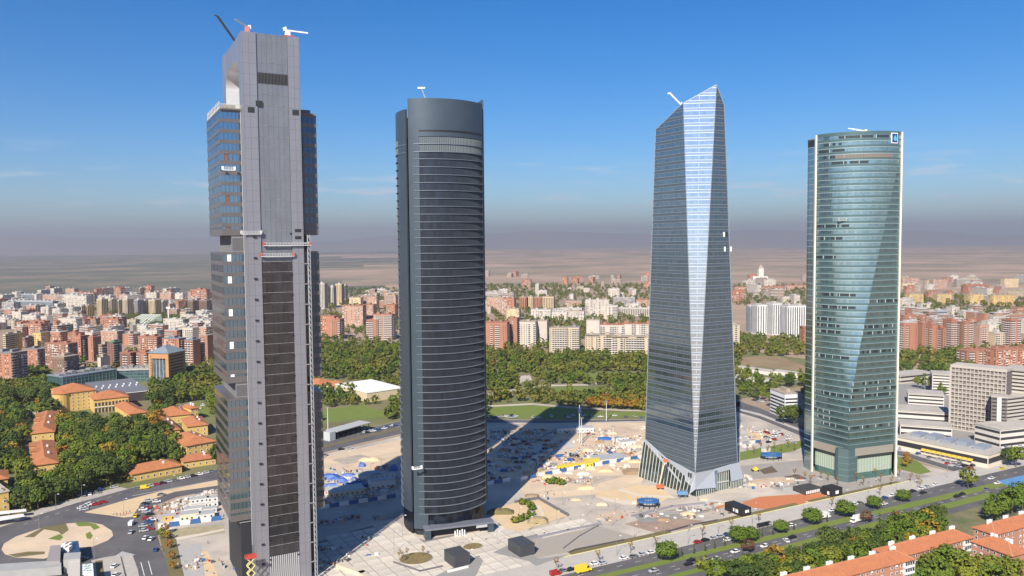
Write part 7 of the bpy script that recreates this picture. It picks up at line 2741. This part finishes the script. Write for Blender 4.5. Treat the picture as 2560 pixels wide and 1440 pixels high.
for k in range(5):
    z0, z1 = 1.4 + k * 3.4, 1.4 + (k + 1) * 3.4
    for y in (-.8, .8):
        m.bar((-1.7, y, z0), (1.7, y, z1), .3)
        m.bar((1.7, y, z0), (-1.7, y, z1), .3)
m.build('scissor_arms', mat('arm_yellow', (.72, .62, .28), .5), t)
MB().box(-2.4, 2.4, -1.2, 1.2, 18.4, 18.7).box(-2.4, 2.4, -1.2, -1.1, 18.7, 19.8).box(-2.4, 2.4, 1.1, 1.2, 18.7, 19.8).box(-2.4, -2.3, -1.2, 1.2, 18.7, 19.8).build('platform', red_m, t)

# black pavilions with white lettered boards by the orange ground
def pavilion(xf, yf, w, d, h, rz, label, boards):
    p = at(xf, yf)
    t = thing('black_pavilion', label, 'pavilion', (p.x, p.y, 0), rz, 'black pavilions by the avenue')
    MB().box(-w, 0, 0, d, 0, h).build('body', blackst, t)
    for (side, a0, a1, z0, z1) in boards:
        m = MB()
        if side == 'f':
            m.box(a0, a1, -.12, -.02, z0, z1)
        else:
            m.box(-w - .12, -w - .02, a0, a1, z0, z1)
        m.build('board', frame_w, t)


pavilion(1878, 1288, 7.0, 14, 4.6, A2, 'black pavilion with white boards at the left end of the orange ground', [('f', -4.6, -3.2, 2.0, 3.6), ('f', -2.9, -1.8, 2.0, 3.6), ('s', 3, 5, 1.5, 3.4), ('s', 6, 7, 1.5, 3.4)])
pavilion(2106, 1238, 9.0, 8, 5.0, A2, 'black pavilion with one white board at the right end of the orange ground', [('f', -6.0, -3.4, 1.6, 3.6), ('s', 2, 3.5, 1, 3)])
p = at(2050, 1238)
t = thing('black_stand', 'low black stand with white letters left of the right-hand pavilion', 'stand', (p.x, p.y, 0), A2)
MB().box(-8, 6, 4, 14, 0, 3).build('body', mat('stand_dark', (.05, .045, .045), .7), t)
m = MB()
for i in range(8):
    m.box(-7.5 + i * 1.5, -6.6 + i * 1.5, 3.7, 3.95, .6, 2.4)
m.build('letter_boards', frame_w, t)
p = at(1990, 1226)
t = thing('round_grid', 'pale round grating let into the paving by the orange ground', 'grating', (p.x, p.y, .1))
m = MB()
o, i2 = circle(0, 0, 8, 32, 6), circle(0, 0, 7.2, 32, 5.3)
for k in range(32):
    j = (k + 1) % 32
    m.face([(*o[k], .1), (*o[j], .1), (*i2[j], .1), (*i2[k], .1)])
for k in range(7):
    y = -4.6 + k * 1.5
    x = 7.2 * math.sqrt(max(0, 1 - (y / 5.3) ** 2))
    m.box(-x, x, y - .25, y + .25, .05, .14)
m.build('bars', mat('grate_pale', (.48, .49, .46), .7), t)
p = at(1910, 1320)
t = thing('bus_stop', 'dark glazed bus shelter on the avenue pavement', 'bus shelter', (p.x, p.y, .2), A2)
MB().box(-4.5, 4.5, -1, 1, 2.5, 2.7).build('roof', blackst, t)
MB().box(-4.5, 4.5, .9, 1, 0, 2.5).build('back_panel', glass('shelter_glass', (.5, .5, .5), (.1, .1, .1), .1, .3), t)
m = MB()
for x in (-4.4, -1.5, 1.5, 4.4):
    m.bar((x, -.9, 0), (x, -.9, 2.5), .15)
m.build('posts', blackst, t)

# blue roofed huts at the crossing pavements and parked machines on the far site
p = at(1888, 1178)
t = thing('yellow_roller', 'yellow roller on the site between crystal and green towers', 'roller', (p.x, p.y, 0))
MB().box(-2, 2, -1, 1, .7, 1.9).box(-.8, .8, -.9, .9, 1.9, 3.0).build('body', yellow_m, t)
for x in (-1.8, 1.8):
    MB().bar((x, -1.1, .7), (x, 1.1, .7), 1.4, sides=12).build('drum', blackst, t)

# lamp posts
def lamp(px, py, h, label, group, arm=1.6, m=None):
    p = at(px, py)
    t = thing('lamp_post', label, 'street lamp', (p.x, p.y, .1), 0, group)
    mm = m or mat('lamp_grey', (.30, .30, .30), .5, .4)
    MB().bar((0, 0, 0), (0, 0, h), .24, sides=6, w2=.14).build('pole', mm, t)
    MB().bar((0, 0, h - .1), (arm, 0, h + .25), .12, sides=5).build('arm', mm, t)
    MB().box(arm - .3, arm + .7, -.2, .2, h + .12, h + .34).build('lamp_head', frame_w, t)


for i, (x, y) in enumerate(((868, 1168), (846, 1262), (928, 1200), (954, 1190), (985, 1382), (1006, 1340))):
    lamp(x, y, 11, '%s from left of the lamp posts between and below the leftmost towers' % ORD[sorted([868, 846, 928, 954, 985, 1006]).index(x)], 'lamp posts near the leftmost towers')
xs = ((1135, 1374), (1175, 1410), (1243, 1362), (1298, 1300), (1325, 1325), (1364, 1238), (1392, 1310), (1407, 1262), (1420, 1208), (1452, 1320), (1465, 1292), (1480, 1248), (1538, 1278), (1530, 1316), (1586, 1345), (1662, 1338), (1722, 1330))
for i, (x, y) in enumerate(xs):
    lamp(x, y, 7, '%s from left of the lamp posts on plaza and site before the middle towers' % ORD[i], 'lamp posts on plaza and site', .9)
for i, (x, y) in enumerate(((1542, 1390), (1632, 1370), (1720, 1362), (1795, 1336), (1880, 1318), (2008, 1300), (2110, 1268), (2170, 1258), (2240, 1238), (2368, 1196))):
    lamp(x, y, 10, '%s from left of the lamp posts along the avenue' % ORD[i], 'lamp posts along the avenue')
for i, (x, y) in enumerate(((310, 1290), (430, 1228), (140, 1278), (236, 1396), (98, 1330), (205, 1254))):
    lamp(x, y, 10, '%s from left of the lamp posts round the junction' % ORD[sorted([310, 430, 140, 236, 98, 205]).index(x)], 'lamp posts round the junction')
# tall masts in the far part of the site
for i, (x, y, h, lab) in enumerate(((1449, 1108, 30, 'tall mast with blue board on the far side of the site'), (1516, 1052, 17, 'tall pale mast at the park edge, right of the blue-board mast'), (1454, 1110, 20, 'pale mast just right of the blue-board mast'), (1533, 1112, 14, 'shorter mast by the blue tarpaulin'), (820, 1078, 20, 'floodlight mast by the sports pitch'), (1990, 1058, 16, 'white mast before the white banded office'))):
    p = at(x, y)
    t = thing('tall_mast', lab, 'mast', (p.x, p.y, 0))
    MB().bar((0, 0, 0), (0, 0, h), .9, sides=8, w2=.5).build('pole', mat('mast_pale', (.55, .55, .54), .5), t)
    if i == 0:
        MB().box(-1.2, 1.2, -.5, .5, h - 6.5, h - 2.5).build('board', mat('mast_board', (.02, .03, .10), .6), t)
    else:
        MB().box(-1.4, 1.4, -.5, .5, h, h + .6).build('head', steel_m, t)

# ------------------------------------------------------------------ vehicles
CARS = {}
CCOL = {'white': (.74, .73, .72), 'silver': (.42, .43, .45), 'grey': (.16, .17, .18), 'black': (.012, .013, .016), 'red': (.36, .022, .02), 'blue': (.03, .08, .22), 'yellow': (.75, .55, .04), 'green': (.05, .14, .09), 'lightblue': (.22, .36, .48)}
car_glass = mat('car_glass', (.02, .024, .03), .08)
tyre_m = mat('tyre', (.012, .012, .012), .8)


def car_mesh(kind, col):
    key = (kind, col)
    if key in CARS:
        return CARS[key]
    paint = mat('car_paint_' + col, CCOL[col], .25, 0.0, spec=.6)
    b, g = MB(), MB()
    if kind == 'car':
        prof = [(-2.15, .35), (-2.2, .75), (-1.95, .95), (-1.0, 1.0), (1.3, .95), (2.1, .85), (2.2, .5), (2.15, .3)]
        W = .86
        cab = [(-1.75, .96), (-1.25, 1.45), (.35, 1.48), (1.1, .98)]
    elif kind == 'van':
        prof = [(-2.5, .35), (-2.5, 2.15), (1.2, 2.2), (1.75, 1.35), (2.45, 1.1), (2.5, .4)]
        W = .95
        cab = [(.7, 1.3), (.95, 2.05), (1.22, 2.1), (1.74, 1.38)]
    else:   # lorry
        prof = [(1.3, .5), (1.3, 2.7), (2.9, 2.6), (3.2, 1.5), (3.3, .5)]
        W = 1.1
        cab = [(2.2, 1.6), (2.2, 2.4), (2.95, 2.4), (3.2, 1.6)]

    def extr(mb, P, W, top=1.0, mi=0):
        n, k = len(P), len(mb.v)
        for s in (-1, 1):
            mb.v += [(p[0], s * W * (1 if i in (0, n - 1) else top), p[1]) for i, p in enumerate(P)]
        mb.f.append(tuple(k + i for i in range(n)))
        mb.f.append(tuple(k + n + i for i in reversed(range(n))))
        mb.m += [mi, mi]
        for i in range(n):
            j = (i + 1) % n
            mb.f.append((k + i, k + n + i, k + n + j, k + j))
            mb.m.append(mi)
    extr(b, prof, W)
    if kind == 'car':
        extr(g, cab, W * .93, .82)
        b.face([(-1.22, -.62, 1.465), (.33, -.62, 1.495), (.33, .62, 1.495), (-1.22, .62, 1.465)])
        b.bar((-1.24, -.66, 1.45), (.36, -.66, 1.48), .1).bar((-1.24, .66, 1.45), (.36, .66, 1.48), .1)
    else:
        extr(g, cab, W * 1.02)
    cargo = None
    if kind == 'lorry':
        cargo = MB().box(-4.0, 1.1, -1.2, 1.2, .9, 3.5).mesh('cargo_box', paint)
    wm = MB().bar((0, -.12, 0), (0, .12, 0), .62, sides=12).mesh('wheel', tyre_m)
    wx = {'car': 1.35, 'van': 1.6, 'lorry': 2.4}[kind]
    lm = MB().box(-.06, .06, -.62, -.4, 0, .16).box(-.06, .06, .4, .62, 0, .16).mesh('headlights', frame_w)
    CARS[key] = (b.mesh('body', paint), g.mesh('windows', car_glass), wm, cargo, wx, W)
    return CARS[key]


VN = {'car': 'car', 'van': 'van', 'lorry': 'lorry'}


def vehicle(kind, col, p, rz, label, group, z=.1, s=1.0):
    body, gl, wm, cargo, wx, W = car_mesh(kind, col)
    t = thing(VN[kind], label, kind, (p[0], p[1], z), rz, group)
    t.scale = (s, s, s)
    inst('body', body, t)
    inst('windows', gl, t)
    for x in (-wx, wx):
        for y in (-W + .08, W - .08):
            inst('wheel', wm, t, (x, y, .31))
    if cargo is not None:
        inst('cargo_box', cargo, t)
    return t


PI = math.pi
# avenue traffic
for i, (k, c, x, y, d) in enumerate((('car', 'white', 1820, 1352, 0), ('car', 'white', 1838, 1382, PI), ('car', 'white', 1912, 1368, PI), ('car', 'silver', 1790, 1400, PI), ('car', 'black', 1728, 1404, PI), ('car', 'black', 1721, 1413, PI), ('car', 'white', 1965, 1354, 1.2), ('car', 'black', 1981, 1346, PI),
                                    ('lorry', 'white', 2062, 1296, 0), ('lorry', 'white', 2140, 1306, PI), ('car', 'lightblue', 2180, 1293, PI), ('car', 'red', 2238, 1286, PI), ('car', 'white', 1980, 1316, 0), ('car', 'white', 2048, 1284, 0), ('car', 'white', 2082, 1278, 0), ('car', 'white', 2136, 1263, 0),
                                    ('car', 'grey', 2150, 1260, 0), ('car', 'white', 2210, 1262, 0), ('car', 'white', 2232, 1241, 0), ('car', 'blue', 2212, 1247, 0), ('car', 'black', 2282, 1230, 0), ('car', 'black', 2308, 1234, 0), ('car', 'white', 2304, 1223, 0), ('car', 'silver', 2318, 1219, 0), ('car', 'white', 2340, 1214, 0),
                                    ('car', 'white', 2478, 1198, PI), ('car', 'grey', 2465, 1226, PI), ('car', 'black', 2392, 1243, PI), ('car', 'black', 2405, 1238, PI), ('car', 'white', 2494, 1210, PI), ('car', 'yellow', 2505, 1174, 0), ('van', 'yellow', 1458, 1430, 0), ('car', 'white', 1487, 1412, 0), ('car', 'silver', 1507, 1410, 0),
                                    ('car', 'grey', 1408, 1430, 0), ('car', 'black', 1428, 1427, 0), ('car', 'white', 1560, 1398, 0), ('car', 'grey', 1584, 1394, 0), ('car', 'silver', 1606, 1388, 0), ('car', 'white', 1628, 1384, 0), ('van', 'red', 1388, 1438, 0), ('car', 'silver', 1634, 1430, PI), ('van', 'white', 1864, 1425, .8))):
    q = at(x, y)
    yaw = A2 + d
    s = 1.6 if c == 'yellow' and k == 'van' else 1.08
    where = 'in the near service lane' if d == 0 else 'on the avenue carriageway'
    vehicle(k, c, (q.x, q.y), yaw, {'car': '%s car %s, ' % (c, where), 'van': '%s van %s, ' % (c, where), 'lorry': '%s box lorry %s, ' % (c, where)}[k] + ('big and nearest the bottom edge' if s == 1.6 else '%s in order along the avenue' % ORD[min(i, 29)] if i < 30 else '%s from the bottom edge' % ORD[i - 30]), 'avenue traffic', .11, s)
# parked row by the avenue pavement
for i, (c, x, y) in enumerate((('red', 1744, 1358), ('black', 1763, 1353), ('silver', 1784, 1348), ('silver', 1800, 1344), ('blue', 1818, 1339), ('red', 1832, 1336))):
    q = at(x, y)
    vehicle('car', c, (q.x, q.y), A2, '%s car parked at the kerb by the avenue, %s of its row' % (c, ORD[i]), 'cars parked by the avenue', .11, 1.08)
# junction on the left
for i, (k, c, x, y, d) in enumerate((('van', 'yellow', 362, 1222, .45), ('car', 'grey', 346, 1224, .45), ('car', 'white', 204, 1272, .5), ('car', 'silver', 211, 1269, .5), ('car', 'white', 218, 1265, .5), ('car', 'silver', 210, 1276, .5), ('car', 'white', 226, 1262, .5), ('car', 'red', 240, 1263, .5), ('car', 'red', 257, 1258, .5),
                                    ('car', 'yellow', 340, 1292, 1.7), ('van', 'white', 329, 1312, 1.7), ('car', 'silver', 328, 1333, 1.7), ('car', 'white', 287, 1418, 1.5), ('car', 'white', 290, 1440, 1.5), ('car', 'white', 364, 1347, 1.6), ('car', 'white', 378, 1350, 1.6), ('car', 'blue', 388, 1377, 1.9), ('car', 'grey', 208, 1400, .4))):
    q = at(x, y)
    vehicle(k, c, (q.x, q.y), d, '%s %s on the left junction road, %s' % (c, k, ('by the low ochre building', 'just left of the yellow van', 'first of the tight waiting group', 'second of the tight waiting group', 'third of the tight waiting group', 'behind the first of the waiting group', 'ahead of the waiting group', 'left of two red ones', 'right of two red ones', 'turning above the white van', 'in the middle of the junction', 'below the white van', 'on the lane beside the pavement', 'cut by the bottom edge', 'left of two below the parked row', 'right of two below the parked row', 'by the gravel', 'beside the emblem block')[i]), 'cars at the junction', .1, 1.1)
for i, (c, x, y) in enumerate((('black', 362, 1262), ('silver', 371, 1254), ('grey', 358, 1268), ('red', 368, 1272), ('white', 358, 1276), ('silver', 366, 1282), ('black', 374, 1288), ('red', 366, 1298), ('white', 379, 1302), ('blue', 372, 1307), ('grey', 366, 1315), ('silver', 358, 1317), ('red', 373, 1325), ('silver', 360, 1329), ('white', 392, 1256), ('grey', 403, 1239))):
    q = at(x, y)
    vehicle('car', c, (q.x, q.y), .35, '%s car parked at the bend left of the cabins, %s from the top' % (c, ORD[i]), 'cars parked at the bend', .1, 1.1)
for i in range(11):
    x = 375 + i * 15.5
    q = at(x, 1217 - (x - 375) * .235)
    c = ['silver', 'red', 'black', 'silver', 'grey', 'white', 'silver', 'black', 'white', 'silver', 'grey'][i]
    vehicle('car', c, (q.x, q.y), .42, '%s car parked along the low ochre building, %s of the row from the left' % (c, ORD[i]), 'cars parked along the low ochre building', .1, 1.1)
# rear road and canopy
for i in range(13):
    x = 905 + i * 7
    q = at(x, 1086 - (x - 905) * .24 - (i % 2) * 2)
    c = RS.choice(['white', 'silver', 'black', 'white', 'grey', 'blue'])
    vehicle('car', c, (q.x, q.y), .5, '%s car parked on the far side of the rear road, %s from the left' % (c, ORD[i]), 'cars parked on the rear road', .1, 1.1)
for i, (x, y, c) in enumerate(((853, 1125, 'black'), (812, 1140, 'grey'), (875, 1122, 'silver'), (806, 1144, 'silver'))):
    q = at(x, y)
    vehicle('car', c, (q.x, q.y), .45, '%s car on the rear road between the leftmost towers, %s' % (c, ('above the sand flat', 'by the tallest tower', 'ahead of the black one', 'closest to the tallest tower')[i]), 'cars on the rear road', .1, 1.1)
# cars standing in the shadowed part of the site and on the far site
k = 0
for (poly, n, lab, grp) in (([(1215, 1080), (1330, 1078), (1400, 1120), (1330, 1160), (1215, 1160)], 34, 'parked in the shadow behind the dark tower', 'cars in the tower shadow'),
                            ([(1390, 1135), (1520, 1118), (1510, 1140), (1400, 1158)], 12, 'parked behind the yellow hut', 'cars behind the yellow hut'),
                            ([(1880, 1070), (1990, 1092), (1990, 1112), (1890, 1108)], 18, 'parked beyond the lawn by the green tower', 'cars beyond the lawn'),
                            ([(1215, 1040), (1620, 1040), (1620, 1046), (1215, 1046)], 26, 'parked along the park edge behind the site', 'cars along the park edge'),
                            ([(410, 1018), (525, 1008), (528, 1024), (440, 1030)], 22, 'in the lawn car park behind ochre villas', 'cars in the lawn car park'),
                            ([(1880, 985), (1935, 1000), (1930, 1020), (1890, 1008)], 12, 'on the bend of the hospital road', 'cars on the bend'),
                            ([(2250, 1114), (2440, 1166), (2430, 1178), (2250, 1130)], 16, 'on the hospital road right of the green tower', 'cars on the hospital road'),
                            ([(2470, 1105), (2560, 1118), (2560, 1150), (2490, 1140)], 26, 'in the crowded hospital car park', 'cars in the hospital car park'),
                            ([(190, 1236), (300, 1210), (305, 1218), (200, 1248)], 8, 'parked under the trees at the wood gate', 'cars at the wood gate')):
    made = []
    for p in scatter(poly, n, 3.0):
        c = RS.choice(['white', 'silver', 'grey', 'white', 'red', 'blue', 'black', 'silver'])
        made.append((vehicle('car', c, p, RS.choice([.45, .55, 1.9, 2.0, .35]), 'car', grp, .1, 1.1), c + ' car'))
    count_off(made, [(0, 0, lab)], '{n} {base} from left {m}')

# ------------------------------------------------------------------ people, a few pixels tall each
def person_mesh(seed, top, legs):
    rnd = random.Random(seed)
    mb = MB()
    st = rnd.uniform(.08, .3)
    for sg in (-1, 1):
        mb.bar((sg * st, sg * .09, .04), (sg * st * .35, sg * .09, .48), .13, sides=6, w2=.15, mi=1)
        mb.bar((sg * st * .35, sg * .09, .48), (0, sg * .09, .92), .15, sides=6, w2=.2, mi=1)
        mb.bar((sg * st + .07, sg * .09, .03), (sg * st - .08, sg * .09, .05), .1, sides=5, mi=3)
        mb.bar((0, sg * .22, 1.42), (sg * -st * .4, sg * .27, 1.12), .12, sides=6, w2=.1, mi=0)
        mb.bar((sg * -st * .4, sg * .27, 1.12), (sg * -st * .8 + .08, sg * .27, .86), .1, sides=6, w2=.07, mi=2)
    mb.bar((0, 0, .88), (0, 0, 1.18), .3, .42, mi=0, sides=8, w2=.31)
    mb.bar((0, 0, 1.18), (0, 0, 1.46), .31, .46, mi=0, sides=8, w2=.24)
    mb.bar((0, 0, 1.44), (0, 0, 1.54), .12, sides=6, mi=2)
    mb.bar((.01, 0, 1.52), (.02, 0, 1.64), .17, sides=8, w2=.21, mi=2)
    mb.bar((.0, 0, 1.64), (-.01, 0, 1.75), .215, sides=8, w2=.13, mi=3)
    return mb.mesh('body', [mat('cloth_' + top[0], top[1], .9), mat('cloth_' + legs[0], legs[1], .9), mat('skin', (.45, .27, .19), .7), mat('hair_dark', (.03, .022, .018), .8)])


TOPS = [('red', (.4, .04, .03)), ('white', (.7, .7, .68)), ('blue', (.04, .08, .25)), ('grey', (.2, .2, .2)), ('yellow', (.7, .55, .06)), ('black', (.02, .02, .02))]
PM = [person_mesh(i, TOPS[i], (('navy', (.03, .04, .09)), ('black', (.02, .02, .02)), ('tan', (.3, .23, .15)))[i % 3]) for i in range(6)]
SPOTS = [([(283, 1288), (292, 1290), (301, 1291), (309, 1289), (316, 1286), (325, 1284)], 'on the tip of the traffic island'), ([(2160, 1206), (2172, 1210), (2190, 1204), (2060, 1214), (2085, 1212), (2150, 1214), (2205, 1214)], 'on the forecourt of the green glass tower'),
         ([(1180, 1352), (1215, 1350), (1130, 1392), (1360, 1335)], 'on the plaza before the dark tower'), ([(1700, 1272), (1640, 1282), (1745, 1252), (1520, 1268)], 'on the site before the crystal tower'), ([(520, 1360), (505, 1392), (548, 1405)], 'in the yard left of the tallest tower')]
for pts, where in SPOTS:
    for i, (x, y) in enumerate(sorted(pts)):
        k = (i * 5 + x) % 6
        q = at(x, y)
        o = inst('person', PM[k], None, (q.x, q.y, .23), RS.uniform(0, 6.28), (1.05, 1.05, 1.05))
        tag(o, '%s person from left, %s top, %s' % (nth(i + 1), TOPS[k][0], where), 'person', 'people walking about')

# ------------------------------------------------------------------ the smoggy air over the plain
hz = bpy.data.materials.new('haze_air')
hz.use_nodes = True
n = hz.node_tree
n.nodes.clear()
ou = n.nodes.new('ShaderNodeOutputMaterial')
pv = n.nodes.new('ShaderNodeVolumePrincipled')
pv.inputs['Color'].default_value = (.72, .70, .745, 1)
pv.inputs['Density'].default_value = 7.6e-5
pv.inputs['Anisotropy'].default_value = 0.25
n.links.new(pv.outputs['Volume'], ou.inputs['Volume'])
o = MB().box(-33000, 33000, -33000, 33000, -1.5, 760).build('haze', hz, kind='stuff')
